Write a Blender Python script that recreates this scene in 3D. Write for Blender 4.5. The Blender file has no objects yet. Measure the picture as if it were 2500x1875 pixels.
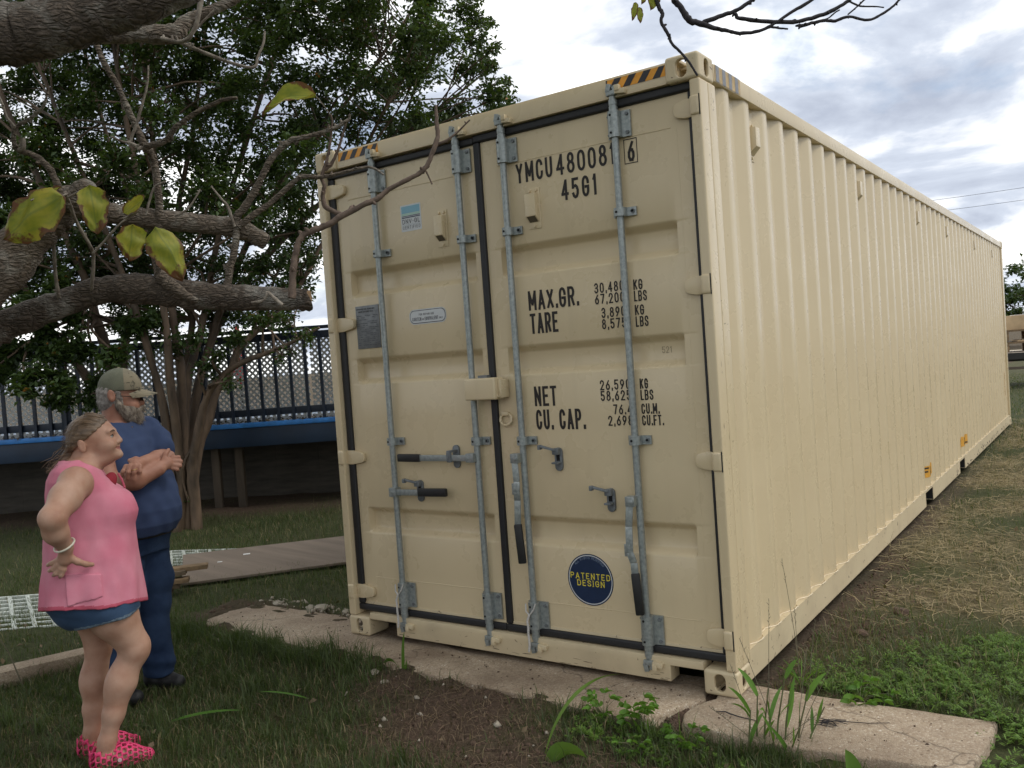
import bpy, bmesh, math, random
import numpy as np
from mathutils import Vector, Matrix

S = bpy.context.scene
COL = S.collection
random.seed(7)
RNG = np.random.default_rng(11)

# ---------------------------------------------------------------- camera, world, sun, exposure
cd = bpy.data.cameras.new('camera')
cam = bpy.data.objects.new('camera', cd)
COL.objects.link(cam)
S.camera = cam
cd.sensor_width = 36.0
cd.sensor_fit = 'HORIZONTAL'
cd.lens = 36.0 * 2138.16 / 2500.0
cd.clip_start = 0.05
cd.clip_end = 3000.0
CAM = Vector((3.90686, -3.70894, 1.59824))
R_ = ((0.8197134529298171, 0.5684877426276239, -0.06993955653294379),
      (-0.04083169523833013, -0.06379793192260834, -0.9971271717019662),
      (-0.5713165740199041, 0.8202143075834185, -0.02908370481236529))
m = Matrix.Identity(4)
for i in range(3):
    m[i][0] = R_[0][i]
    m[i][1] = -R_[1][i]
    m[i][2] = -R_[2][i]
    m[i][3] = CAM[i]
cam.matrix_world = m

S.view_settings.view_transform = 'Standard'
S.view_settings.look = 'None'
S.view_settings.exposure = 0.16
S.view_settings.gamma = 1.0
S.view_settings.use_curve_mapping = False

SUN_DIR = Vector((0.62, 0.30, 0.72)).normalized()
W = bpy.data.worlds.new('World')
S.world = W
W.use_nodes = True
nt = W.node_tree
nt.nodes.clear()


def N(tree, t, **kw):
    n = tree.nodes.new(t)
    for k, v in kw.items():
        setattr(n, k, v)
    return n


def L(tree, a, b):
    tree.links.new(a, b)


out = N(nt, 'ShaderNodeOutputWorld')
bg_sky = N(nt, 'ShaderNodeBackground')
bg_cl = N(nt, 'ShaderNodeBackground')
mixw = N(nt, 'ShaderNodeMixShader')
sky = N(nt, 'ShaderNodeTexSky', sky_type='NISHITA')
sky.sun_disc = False
sky.sun_elevation = math.asin(SUN_DIR.z)
sky.sun_rotation = math.atan2(SUN_DIR.x, SUN_DIR.y)
bg_sky.inputs['Strength'].default_value = 0.12
L(nt, sky.outputs[0], bg_sky.inputs['Color'])
tc = N(nt, 'ShaderNodeTexCoord')
sep = N(nt, 'ShaderNodeSeparateXYZ')
L(nt, tc.outputs['Generated'], sep.inputs[0])
den = N(nt, 'ShaderNodeMath', operation='ADD')
zc = N(nt, 'ShaderNodeMath', operation='MAXIMUM')
L(nt, sep.outputs['Z'], zc.inputs[0])
zc.inputs[1].default_value = 0.0
L(nt, zc.outputs[0], den.inputs[0])
den.inputs[1].default_value = 0.22
comb = N(nt, 'ShaderNodeCombineXYZ')
for ax, i in (('X', 0), ('Y', 1)):
    dv = N(nt, 'ShaderNodeMath', operation='DIVIDE')
    L(nt, sep.outputs[ax], dv.inputs[0])
    L(nt, den.outputs[0], dv.inputs[1])
    L(nt, dv.outputs[0], comb.inputs[i])


def wnoise(scale, detail, rough, off, dist=0.0):
    mp = N(nt, 'ShaderNodeMapping')
    mp.inputs['Location'].default_value = off
    L(nt, comb.outputs[0], mp.inputs['Vector'])
    n = N(nt, 'ShaderNodeTexNoise')
    n.inputs['Scale'].default_value = scale
    n.inputs['Detail'].default_value = detail
    n.inputs['Roughness'].default_value = rough
    n.inputs['Distortion'].default_value = dist
    L(nt, mp.outputs[0], n.inputs['Vector'])
    return n


def ramp(tree, fac, stops):
    r = N(tree, 'ShaderNodeValToRGB')
    el = r.color_ramp.elements
    while len(el) < len(stops):
        el.new(0.5)
    for e, (p, c) in zip(el, stops):
        e.position = p
        e.color = (c[0], c[1], c[2], 1.0)
    L(tree, fac, r.inputs[0])
    return r


cn = wnoise(1.75, 10.0, 0.55, (3.4, 7.2, 0.0), 0.35)
cr = ramp(nt, cn.outputs[0], [(0.36, (0.46, 0.51, 0.62)), (0.46, (0.64, 0.70, 0.81)), (0.515, (0.93, 0.96, 1.01)), (0.58, (1.42, 1.42, 1.40))])
L(nt, cr.outputs[0], bg_cl.inputs['Color'])
bg_cl.inputs['Strength'].default_value = 1.0
gn = wnoise(1.7, 7.0, 0.55, (11.3, 2.9, 0.0), 0.2)
gr = ramp(nt, gn.outputs[0], [(0.30, (0.25, 0.25, 0.25)), (0.42, (1, 1, 1))])
L(nt, gr.outputs[0], mixw.inputs[0])
L(nt, bg_sky.outputs[0], mixw.inputs[1])
L(nt, bg_cl.outputs[0], mixw.inputs[2])
L(nt, mixw.outputs[0], out.inputs['Surface'])

sd = bpy.data.lights.new('sun', 'SUN')
sd.energy = 1.1
sd.angle = math.radians(18)
sd.color = (1.0, 0.96, 0.90)
sun = bpy.data.objects.new('sun', sd)
COL.objects.link(sun)
sun.rotation_euler = SUN_DIR.to_track_quat('Z', 'Y').to_euler()
sun.location = (8, 2, 12)


# ---------------------------------------------------------------- helpers
def root_of(p):
    while p is not None and p.parent is not None:
        p = p.parent
    return p


def link(name, me, mat, parent=None, loc=None, rot=None):
    o = bpy.data.objects.new(name, me)
    COL.objects.link(o)
    if mat is not None and len(me.materials) == 0:
        for mm in (mat if isinstance(mat, (list, tuple)) else [mat]):
            me.materials.append(mm)
    if parent is not None:
        o.parent = parent
    if loc is not None:
        o.location = loc
    if rot is not None:
        o.rotation_euler = rot
    return o


def tag(o, label=None, cat=None, group=None, kind=None):
    for k, v in (('label', label), ('category', cat), ('group', group), ('kind', kind)):
        if v:
            o[k] = v
    return o


def thing(name, label, cat, loc=(0, 0, 0), rz=0.0, group=None):
    o = bpy.data.objects.new(name, None)
    COL.objects.link(o)
    o.empty_display_size = 0.2
    o.location = loc
    o.rotation_euler = (0, 0, rz)
    return tag(o, label, cat, group)


def np_mesh(name, V, F, smooth=False):
    V = np.asarray(V, np.float32)
    F = np.asarray(F, np.int32)
    me = bpy.data.meshes.new(name)
    n, k = F.shape
    me.vertices.add(len(V))
    me.vertices.foreach_set('co', V.ravel())
    me.loops.add(n * k)
    me.loops.foreach_set('vertex_index', F.ravel())
    me.polygons.add(n)
    me.polygons.foreach_set('loop_start', np.arange(0, n * k, k, dtype=np.int32))
    me.polygons.foreach_set('loop_total', np.full(n, k, np.int32))
    if smooth:
        me.polygons.foreach_set('use_smooth', np.ones(n, bool))
    me.update(calc_edges=True)
    me.validate()
    return me


def add_attr(me, name, arr):
    a = me.attributes.new(name, 'FLOAT', 'POINT')
    a.data.foreach_set('value', np.asarray(arr, np.float32))


class MB:
    def __init__(s):
        s.V = []
        s.F = []
        s.M = []
        s.mi = 0

    def add(s, vs, fs):
        b = len(s.V)
        s.V += [tuple(v) for v in vs]
        for f in fs:
            s.F.append(tuple(i + b for i in f))
            s.M.append(s.mi)
        return s

    def box(s, x0, x1, y0, y1, z0, z1):
        return s.add([(x0, y0, z0), (x1, y0, z0), (x1, y1, z0), (x0, y1, z0), (x0, y0, z1), (x1, y0, z1), (x1, y1, z1), (x0, y1, z1)],
                     [(0, 3, 2, 1), (4, 5, 6, 7), (0, 1, 5, 4), (1, 2, 6, 5), (2, 3, 7, 6), (3, 0, 4, 7)])

    def obox(s, c, ax, ay, az, hx, hy, hz):
        c, ax, ay, az = Vector(c), Vector(ax).normalized(), Vector(ay).normalized(), Vector(az).normalized()
        vs = []
        for k in (-1, 1):
            for i, j in ((-1, -1), (1, -1), (1, 1), (-1, 1)):
                vs.append(c + ax * hx * i + ay * hy * j + az * hz * k)
        return s.add(vs, [(0, 3, 2, 1), (4, 5, 6, 7), (0, 1, 5, 4), (1, 2, 6, 5), (2, 3, 7, 6), (3, 0, 4, 7)])

    def bar(s, p0, p1, w, h, up=(0, 0, 1)):
        p0, p1, up = Vector(p0), Vector(p1), Vector(up)
        d = (p1 - p0)
        sx = d.cross(up).normalized()
        u = sx.cross(d).normalized()
        return s.obox((p0 + p1) / 2, d, sx, u, d.length / 2, w / 2, h / 2)

    def tube(s, pts, rad, n=8, cap=True, jit=0.0, rnd=None):
        pts = [Vector(p[:3]) for p in pts]
        if not isinstance(rad, (list, tuple)):
            rad = [rad] * len(pts)
        b = len(s.V)
        prev = None
        vs, fs = [], []
        for i, p in enumerate(pts):
            if i == 0:
                t = pts[1] - pts[0]
            elif i == len(pts) - 1:
                t = pts[-1] - pts[-2]
            else:
                t = (pts[i + 1] - pts[i]).normalized() + (pts[i] - pts[i - 1]).normalized()
            t = t.normalized() if t.length > 1e-9 else Vector((0, 0, 1))
            if prev is None:
                a = Vector((0, 0, 1)) if abs(t.z) < 0.9 else Vector((1, 0, 0))
                u = t.cross(a).normalized()
            else:
                u = (prev - t * prev.dot(t)).normalized()
            prev = u
            w = t.cross(u)
            for k in range(n):
                a = 2 * math.pi * k / n
                r = rad[i]
                if jit and rnd:
                    r *= 1 + rnd.uniform(-jit, jit)
                vs.append(p + (u * math.cos(a) + w * math.sin(a)) * r)
        for i in range(len(pts) - 1):
            for k in range(n):
                k2 = (k + 1) % n
                fs.append((i * n + k, i * n + k2, (i + 1) * n + k2, (i + 1) * n + k))
        if cap:
            fs.append(tuple(reversed(range(n))))
            fs.append(tuple((len(pts) - 1) * n + k for k in range(n)))
        return s.add(vs, fs)

    def cyl(s, p0, p1, r, n=12):
        return s.tube([p0, p1], [r, r], n)

    def prism(s, poly, y0, y1):
        """poly of (x,z) extruded along y"""
        n = len(poly)
        vs = [(x, y0, z) for x, z in poly] + [(x, y1, z) for x, z in poly]
        fs = [tuple(range(n)), tuple(reversed(range(n, 2 * n)))]
        for i in range(n):
            j = (i + 1) % n
            fs.append((i, i + n, j + n, j))
        return s.add(vs, fs)

    def mesh(s, name, bevel=0.0, seg=2, smooth=False, angle=40, off=None):
        me = bpy.data.meshes.new(name)
        V = s.V
        if off is not None:
            V = [(v[0] - off[0], v[1] - off[1], v[2] - off[2]) for v in V]
        me.from_pydata(V, [], s.F)
        if any(s.M):
            me.polygons.foreach_set('material_index', s.M)
        bm = bmesh.new()
        bm.from_mesh(me)
        bmesh.ops.recalc_face_normals(bm, faces=bm.faces)
        if bevel > 0:
            ed = [e for e in bm.edges if len(e.link_faces) == 2 and e.calc_face_angle(0) > math.radians(35)]
            bmesh.ops.bevel(bm, geom=ed, offset=bevel, segments=seg, profile=0.6, affect='EDGES', clamp_overlap=True)
            smooth = True
        bm.to_mesh(me)
        bm.free()
        if smooth:
            me.polygons.foreach_set('use_smooth', [True] * len(me.polygons))
            try:
                me.set_sharp_from_angle(angle=math.radians(angle))
            except Exception:
                pass
        me.update()
        return me

    def build(s, name, mat, parent=None, bevel=0.0, seg=2, smooth=False, angle=40, local=False, loc=None):
        off = None
        if parent is not None and not local:
            r = root_of(parent)
            off = tuple(r.location)
        return link(name, s.mesh(name, bevel, seg, smooth, angle, off), mat, parent, loc)


# ---------------------------------------------------------------- signed distance modelling (bodies, clothes, castings)
class SDF:
    def __init__(s, lo, hi, h):
        s.lo = np.array(lo, float)
        s.h = h
        s.n = np.ceil((np.array(hi, float) - s.lo) / h).astype(int) + 1
        s.F = np.full(tuple(s.n), 1.0, np.float32)
        s.T = None

    def tp(s, p):
        if s.T is None:
            return np.array(p[:3], float)
        cx, cy, an = s.T
        x, y = p[0] - cx, p[1] - cy
        return np.array([cx + x * math.cos(an) - y * math.sin(an), cy + x * math.sin(an) + y * math.cos(an), p[2]], float)

    def sub(s, lo, hi):
        i0 = np.clip(np.floor((np.array(lo) - s.lo) / s.h).astype(int), 0, s.n)
        i1 = np.clip(np.ceil((np.array(hi) - s.lo) / s.h).astype(int) + 1, 0, s.n)
        ax = [s.lo[a] + s.h * np.arange(i0[a], i1[a]) for a in range(3)]
        X, Y, Z = np.meshgrid(*ax, indexing='ij', sparse=True)
        return (slice(i0[0], i1[0]), slice(i0[1], i1[1]), slice(i0[2], i1[2])), X, Y, Z

    def comb(s, sl, d, k, op='u'):
        a = s.F[sl]
        if a.size == 0:
            return
        if op == 'u':
            if k <= 0:
                r = np.minimum(a, d)
            else:
                hh = np.clip(0.5 + 0.5 * (a - d) / k, 0, 1)
                r = a * (1 - hh) + d * hh - k * hh * (1 - hh)
        else:
            d = -d
            if k <= 0:
                r = np.maximum(a, d)
            else:
                hh = np.clip(0.5 - 0.5 * (a - d) / k, 0, 1)
                r = a * (1 - hh) + d * hh + k * hh * (1 - hh)
        s.F[sl] = r

    def cap(s, a, b, ra, rb, k=0.02, op='u'):
        a, b = s.tp(a), s.tp(b)
        R = max(ra, rb) + k + 2 * s.h + 0.01
        sl, X, Y, Z = s.sub(np.minimum(a, b) - R, np.maximum(a, b) + R)
        ab = b - a
        L2 = max(float(ab @ ab), 1e-9)
        t = np.clip(((X - a[0]) * ab[0] + (Y - a[1]) * ab[1] + (Z - a[2]) * ab[2]) / L2, 0, 1)
        d = np.sqrt((X - a[0] - t * ab[0]) ** 2 + (Y - a[1] - t * ab[1]) ** 2 + (Z - a[2] - t * ab[2]) ** 2) - (ra + (rb - ra) * t)
        s.comb(sl, d, k, op)
        return s

    def chain(s, pts, k=0.02):
        for p, q in zip(pts[:-1], pts[1:]):
            s.cap(p[:3], q[:3], p[3], q[3], k)
        return s

    def ell(s, c, r, k=0.02, op='u', yaw=0.0, pitch=0.0):
        c = s.tp(c)
        if s.T is not None:
            yaw = yaw + s.T[2]
        R = max(r) + k + 2 * s.h + 0.01
        sl, X, Y, Z = s.sub(c - R, c + R)
        x, y, z = X - c[0], Y - c[1], Z - c[2]
        if yaw:
            cy, sy = math.cos(yaw), math.sin(yaw)
            x, y = x * cy + y * sy, -x * sy + y * cy
        if pitch:
            cp, sp = math.cos(pitch), math.sin(pitch)
            x, z = x * cp + z * sp, -x * sp + z * cp
        k0 = np.sqrt((x / r[0]) ** 2 + (y / r[1]) ** 2 + (z / r[2]) ** 2)
        k1 = np.sqrt((x / r[0] ** 2) ** 2 + (y / r[1] ** 2) ** 2 + (z / r[2] ** 2) ** 2) + 1e-6
        s.comb(sl, k0 * (k0 - 1) / k1, k, op)
        return s

    def rbox(s, c, hb, r, k=0.0, op='u', yaw=0.0, pitch=0.0):
        c = np.array(c, float)
        R = float(np.linalg.norm(hb)) + k + 2 * s.h + 0.01
        sl, X, Y, Z = s.sub(c - R, c + R)
        x, y, z = X - c[0], Y - c[1], Z - c[2]
        if yaw:
            cy, sy = math.cos(yaw), math.sin(yaw)
            x, y = x * cy + y * sy, -x * sy + y * cy
        if pitch:
            cp, sp = math.cos(pitch), math.sin(pitch)
            x, z = x * cp + z * sp, -x * sp + z * cp
        qx, qy, qz = np.abs(x) - (hb[0] - r), np.abs(y) - (hb[1] - r), np.abs(z) - (hb[2] - r)
        d = np.sqrt(np.maximum(qx, 0) ** 2 + np.maximum(qy, 0) ** 2 + np.maximum(qz, 0) ** 2) + np.minimum(np.maximum(np.maximum(qx, qy), qz), 0) - r
        s.comb(sl, d, k, op)
        return s

    def loft(s, rings, k=0.02, yaw=0.0, c=(0, 0), infl=0.0, fold=None, zlo=None, zhi=None, op='u', p=2.3):
        """rings: (z, xc, a, yc, b) ; superellipse cross sections in a frame turned by yaw about c"""
        rings = sorted(rings)
        zs = np.array([r[0] for r in rings])
        z0, z1 = (zs[0] if zlo is None else zlo), (zs[-1] if zhi is None else zhi)
        mx = max(max(abs(r[1]) + r[2], abs(r[3]) + r[4]) for r in rings) * 1.3 + infl + k + 0.05
        sl, X, Y, Z = s.sub((c[0] - mx, c[1] - mx, z0 - k - 0.03), (c[0] + mx, c[1] + mx, z1 + k + 0.03))
        zz = Z.ravel()
        xc, a, yc, b = [np.interp(zz, zs, np.array([r[i] for r in rings])).reshape(1, 1, -1) for i in (1, 2, 3, 4)]
        a, b = a + infl, b + infl
        cy, sy = math.cos(yaw), math.sin(yaw)
        x, y = (X - c[0]) * cy + (Y - c[1]) * sy - xc, -(X - c[0]) * sy + (Y - c[1]) * cy - yc
        q = (np.abs(x / a) ** p + np.abs(y / b) ** p) ** (1 / p)
        if fold is not None:
            th = np.arctan2(y / b, x / a)
            q = q / (1 + fold(th, Z))
        d = (q - 1) * np.minimum(a, b)
        dz = np.maximum(z0 - Z, Z - z1)
        d = np.maximum(d, dz)
        s.comb(sl, d, k, op)
        return s

    def cut(s, fn):
        """keep where fn(x,y,z) <= 0"""
        sl, X, Y, Z = s.sub(s.lo, s.lo + s.h * (s.n + 1))
        s.F = np.maximum(s.F, fn(X, Y, Z)).astype(np.float32)
        return s

    def disp(s, fn):
        sl, X, Y, Z = s.sub(s.lo, s.lo + s.h * (s.n + 1))
        s.F = (s.F + fn(X, Y, Z)).astype(np.float32)
        return s

    def surface(s):
        F = s.F
        F = np.pad(F, 1, constant_values=1.0)
        sg = F < 0
        C = [(i, j, k) for i in (0, 1) for j in (0, 1) for k in (0, 1)]
        nx, ny, nz = F.shape
        cnt = np.zeros((nx - 1, ny - 1, nz - 1), np.int8)
        for i, j, k in C:
            cnt += sg[i:nx - 1 + i, j:ny - 1 + j, k:nz - 1 + k]
        act = (cnt > 0) & (cnt < 8)
        I, J, K = np.nonzero(act)
        idx = np.full(act.shape, -1, np.int64)
        idx[I, J, K] = np.arange(len(I))
        vals = np.stack([F[I + i, J + j, K + k] for i, j, k in C], 1)
        P = np.zeros((len(I), 3))
        w = np.zeros(len(I))
        cc = np.array(C, float)
        for e in range(8):
            for f in range(e + 1, 8):
                if abs(cc[e] - cc[f]).sum() == 1:
                    a, b = vals[:, e], vals[:, f]
                    mk = (a < 0) != (b < 0)
                    t = np.where(mk, a / np.where(mk, a - b, 1), 0)
                    pt = cc[e] + t[:, None] * (cc[f] - cc[e])
                    P += pt * mk[:, None]
                    w += mk
        P = P / w[:, None] + np.stack([I, J, K], 1) - 1
        V = s.lo + P * s.h
        Q = []
        for ax in range(3):
            sl0 = [slice(None)] * 3
            sl1 = [slice(None)] * 3
            sl0[ax] = slice(0, -1)
            sl1[ax] = slice(1, None)
            ch = sg[tuple(sl0)] != sg[tuple(sl1)]
            E = np.argwhere(ch)
            if len(E) == 0:
                continue
            ins = sg[tuple(sl0)][ch]
            o1, o2 = [(1, 2), (2, 0), (0, 1)][ax]
            d1 = np.zeros(3, int)
            d1[o1] = 1
            d2 = np.zeros(3, int)
            d2[o2] = 1
            quad = np.stack([idx[tuple((E - d1 - d2).T)], idx[tuple((E - d2).T)], idx[tuple(E.T)], idx[tuple((E - d1).T)]], 1)
            quad[~ins] = quad[~ins][:, ::-1]
            Q.append(quad)
        return V, np.concatenate(Q)

    def build(s, name, mat, parent=None, loc=None, smooth_it=1):
        V, Q = s.surface()
        me = np_mesh(name, V, Q, smooth=True)
        if smooth_it:
            bm = bmesh.new()
            bm.from_mesh(me)
            for _ in range(smooth_it):
                bmesh.ops.smooth_vert(bm, verts=bm.verts, factor=0.5, use_axis_x=True, use_axis_y=True, use_axis_z=True)
            bm.to_mesh(me)
            bm.free()
        return link(name, me, mat, parent, loc)


# ---------------------------------------------------------------- materials
MATS = {}


def newmat(name):
    mt = bpy.data.materials.new(name)
    mt.use_nodes = True
    t = mt.node_tree
    t.nodes.clear()
    o = N(t, 'ShaderNodeOutputMaterial')
    b = N(t, 'ShaderNodeBsdfPrincipled')
    L(t, b.outputs[0], o.inputs['Surface'])
    MATS[name] = mt
    return mt, t, b, o


def objco(t, scale=(1, 1, 1), world=False):
    c = N(t, 'ShaderNodeTexCoord')
    mp = N(t, 'ShaderNodeMapping')
    mp.inputs['Scale'].default_value = scale
    if world:
        g = N(t, 'ShaderNodeNewGeometry')
        L(t, g.outputs['Position'], mp.inputs['Vector'])
    else:
        L(t, c.outputs['Object'], mp.inputs['Vector'])
    return mp.outputs[0]


def noise(t, vec, scale, detail=4, rough=0.55, dist=0.0):
    n = N(t, 'ShaderNodeTexNoise')
    n.inputs['Scale'].default_value = scale
    n.inputs['Detail'].default_value = detail
    n.inputs['Roughness'].default_value = rough
    n.inputs['Distortion'].default_value = dist
    L(t, vec, n.inputs['Vector'])
    return n.outputs[0]


def bump(t, b, h, strength=0.2, dist=0.01):
    bp = N(t, 'ShaderNodeBump')
    bp.inputs['Strength'].default_value = strength
    bp.inputs['Distance'].default_value = dist
    L(t, h, bp.inputs['Height'])
    L(t, bp.outputs[0], b.inputs['Normal'])


def mixc(t, fac, a, b, bt='MIX'):
    mx = N(t, 'ShaderNodeMix', data_type='RGBA', blend_type=bt)
    if isinstance(fac, (int, float)):
        mx.inputs[0].default_value = fac
    else:
        L(t, fac, mx.inputs[0])
    for i, v in ((6, a), (7, b)):
        if isinstance(v, tuple):
            mx.inputs[i].default_value = (v[0], v[1], v[2], 1)
        else:
            L(t, v, mx.inputs[i])
    return mx.outputs[2]


def simple(name, col, rough=0.6, metal=0.0, var=0.15, nscale=20.0, bmp=0.0, bscale=80.0, stretch=(1, 1, 1), col2=None, spec=0.5, world=False):
    mt, t, b, o = newmat(name)
    v = objco(t, stretch, world)
    n = noise(t, v, nscale, 5)
    c2 = col2 or tuple(c * (1 - 2 * var) for c in col)
    r = ramp(t, n, [(0.3, c2), (0.7, col)])
    L(t, r.outputs[0], b.inputs['Base Color'])
    b.inputs['Roughness'].default_value = rough
    b.inputs['Metallic'].default_value = metal
    b.inputs['Specular IOR Level'].default_value = spec
    if bmp:
        bump(t, b, noise(t, v, bscale, 4), bmp, 0.005)
    return mt


def leafmat(name, c1, c2, c3=None, trans=0.35, rough=0.45):
    mt, t, b, o = newmat(name)
    at = N(t, 'ShaderNodeAttribute', attribute_name='tint')
    st = [(0.0, c1), (0.75, c2)]
    if c3:
        st.append((0.985, c2))
        st.append((1.0, c3))
    r = ramp(t, at.outputs['Fac'], st)
    L(t, r.outputs[0], b.inputs['Base Color'])
    b.inputs['Roughness'].default_value = rough
    b.inputs['Specular IOR Level'].default_value = 0.35
    tr = N(t, 'ShaderNodeBsdfTranslucent')
    tcol = mixc(t, 0.6, r.outputs[0], (0.25, 0.4, 0.05), 'MIX')
    mulc = mixc(t, 1.0, tcol, (0.7, 0.7, 0.5), 'MULTIPLY')
    L(t, mulc, tr.inputs['Color'])
    mx = N(t, 'ShaderNodeMixShader')
    mx.inputs[0].default_value = trans
    L(t, b.outputs[0], mx.inputs[1])
    L(t, tr.outputs[0], mx.inputs[2])
    L(t, mx.outputs[0], o.inputs['Surface'])
    return mt


# container paint: cream enamel with slight mottling, faint vertical grime and sparse rust specks
mt, t, b, o = newmat('cream_paint')
v = objco(t)
n1 = noise(t, v, 1.6, 4)
n2 = noise(t, objco(t, (9, 9, 0.35)), 1.2, 5)
base = ramp(t, n1, [(0.3, (0.60, 0.487, 0.305)), (0.7, (0.635, 0.522, 0.332))])
gm = ramp(t, n2, [(0.56, (0, 0, 0)), (0.85, (0.26, 0.26, 0.26))])
c = mixc(t, gm.outputs[0], base.outputs[0], (0.42, 0.34, 0.22))
sp = noise(t, v, 70, 3, 0.7)
spm = ramp(t, sp, [(0.79, (0, 0, 0)), (0.82, (0.8, 0.8, 0.8))])
c = mixc(t, spm.outputs[0], c, (0.16, 0.09, 0.05))
L(t, c, b.inputs['Base Color'])
rr = ramp(t, noise(t, v, 6, 4), [(0.3, (0.23, 0.23, 0.23)), (0.7, (0.36, 0.36, 0.36))])
L(t, rr.outputs[0], b.inputs['Roughness'])
b.inputs['Specular IOR Level'].default_value = 0.55
bump(t, b, noise(t, v, 2.2, 2), 0.06, 0.03)

# worn variant for castings and bottom rails: chipped edges
mt, t, b, o = newmat('cream_paint_worn')
v = objco(t)
n1 = noise(t, v, 3.0, 4)
base = ramp(t, n1, [(0.3, (0.55, 0.45, 0.285)), (0.7, (0.60, 0.50, 0.32))])
sp = noise(t, v, 22, 6, 0.68, 0.6)
spm = ramp(t, sp, [(0.63, (0, 0, 0)), (0.67, (1, 1, 1))])
gm = ramp(t, noise(t, v, 5, 5), [(0.5, (0, 0, 0)), (0.8, (0.5, 0.5, 0.5))])
c = mixc(t, gm.outputs[0], base.outputs[0], (0.36, 0.29, 0.19))
c = mixc(t, spm.outputs[0], c, (0.13, 0.08, 0.05))
L(t, c, b.inputs['Base Color'])
b.inputs['Roughness'].default_value = 0.5
bump(t, b, sp, 0.25, 0.004)

simple('galvanised', (0.37, 0.40, 0.385), 0.42, 0.5, 0.16, 60, 0.15, 60, col2=(0.22, 0.245, 0.24))
simple('cast_metal', (0.22, 0.24, 0.25), 0.6, 0.45, 0.2, 40, 0.3, 120)
simple('rubber', (0.017, 0.017, 0.019), 0.55, 0, 0.15, 14, 0.2, 40)
simple('grip_rubber', (0.012, 0.012, 0.012), 0.5, 0, 0.2, 30)
simple('ink_black', (0.018, 0.013, 0.010), 0.55, 0, 0.1, 30)
simple('ink_grey', (0.10, 0.10, 0.11), 0.6, 0, 0.1, 30)
simple('ink_pencil', (0.24, 0.20, 0.14), 0.8, 0, 0.25, 120)
simple('tape_yellow', (0.78, 0.33, 0.025), 0.4, 0, 0.08, 20)
simple('tape_black', (0.022, 0.022, 0.026), 0.4, 0, 0.1, 20)
simple('tape_sunbleached', (0.58, 0.40, 0.17), 0.5, 0, 0.2, 40)
simple('tape_faded', (0.25, 0.26, 0.28), 0.5, 0, 0.2, 50)
simple('decal_white', (0.60, 0.62, 0.62), 0.4, 0, 0.04, 20)
simple('decal_blue', (0.20, 0.42, 0.52), 0.4, 0, 0.04, 20)
simple('decal_green', (0.40, 0.60, 0.50), 0.4, 0, 0.04, 20)
simple('decal_navy', (0.012, 0.028, 0.075), 0.38, 0, 0.1, 20)
simple('decal_yellow', (0.72, 0.60, 0.06), 0.4, 0, 0.05, 20)
simple('decal_pale', (0.17, 0.22, 0.30), 0.4, 0, 0.05, 20)
simple('plate_metal', (0.20, 0.21, 0.21), 0.45, 0.55, 0.2, 25, col2=(0.13, 0.135, 0.135))
simple('orange_sticker', (0.72, 0.36, 0.04), 0.5, 0, 0.12, 30)
simple('rope', (0.62, 0.60, 0.56), 0.9, 0, 0.2, 200)
simple('dark_void', (0.006, 0.006, 0.006), 0.9, 0, 0.1, 10)
simple('mesh_gauze', (0.16, 0.13, 0.085), 0.7, 0, 0.25, 300)
simple('navy_paint', (0.009, 0.020, 0.042), 0.5, 0, 0.2, 12, 0.2, 60)
simple('blue_paint', (0.045, 0.27, 0.74), 0.5, 0, 0.22, 6, 0.2, 60)
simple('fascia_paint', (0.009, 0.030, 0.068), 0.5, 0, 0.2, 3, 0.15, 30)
simple('lattice_white', (0.70, 0.70, 0.66), 0.6, 0, 0.12, 8)
simple('skirting', (0.085, 0.074, 0.058), 0.8, 0, 0.25, 3, 0.3, 30, stretch=(1, 1, 6))  # base colour darkened to stand in for tree shade under the deck
simple('post_wood', (0.11, 0.085, 0.06), 0.85, 0, 0.3, 5, 0.3, 40, stretch=(1, 1, 0.2))
simple('decking', (0.20, 0.26, 0.33), 0.7, 0, 0.2, 8)
simple('pvc_white', (0.60, 0.64, 0.58), 0.5, 0, 0.14, 9)
simple('board_grey', (0.21, 0.165, 0.125), 0.85, 0, 0.16, 3.5, 0.3, 60, stretch=(0.25, 3, 3))
simple('lumber', (0.27, 0.18, 0.095), 0.8, 0, 0.3, 6, 0.3, 50, stretch=(0.3, 3, 3))
simple('lumber_old', (0.19, 0.14, 0.085), 0.85, 0, 0.3, 6, 0.3, 50, stretch=(0.3, 3, 3))
simple('paper_white', (0.7, 0.7, 0.68), 0.8, 0, 0.05, 10)
simple('crate_tan', (0.62, 0.44, 0.25), 0.8, 0, 0.15, 4)
simple('tarp_pale', (0.66, 0.56, 0.44), 0.8, 0, 0.12, 2)
simple('dark_steel', (0.03, 0.028, 0.026), 0.6, 0.2, 0.2, 5)
simple('wire', (0.06, 0.06, 0.065), 0.7, 0, 0.1, 5)
simple('pole_wood', (0.14, 0.11, 0.08), 0.9, 0, 0.2, 5)
simple('white_vinyl', (0.75, 0.75, 0.73), 0.5, 0, 0.05, 5)
simple('red_paint', (0.45, 0.03, 0.03), 0.6, 0, 0.1, 6)
simple('sawn_wood', (0.46, 0.30, 0.17), 0.9, 0, 0.3, 30, 0.5, 60)
simple('stone', (0.42, 0.37, 0.29), 0.9, 0, 0.25, 14, 0.5, 40)
simple('stone_white', (0.55, 0.52, 0.45), 0.9, 0, 0.15, 14, 0.5, 40)

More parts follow.
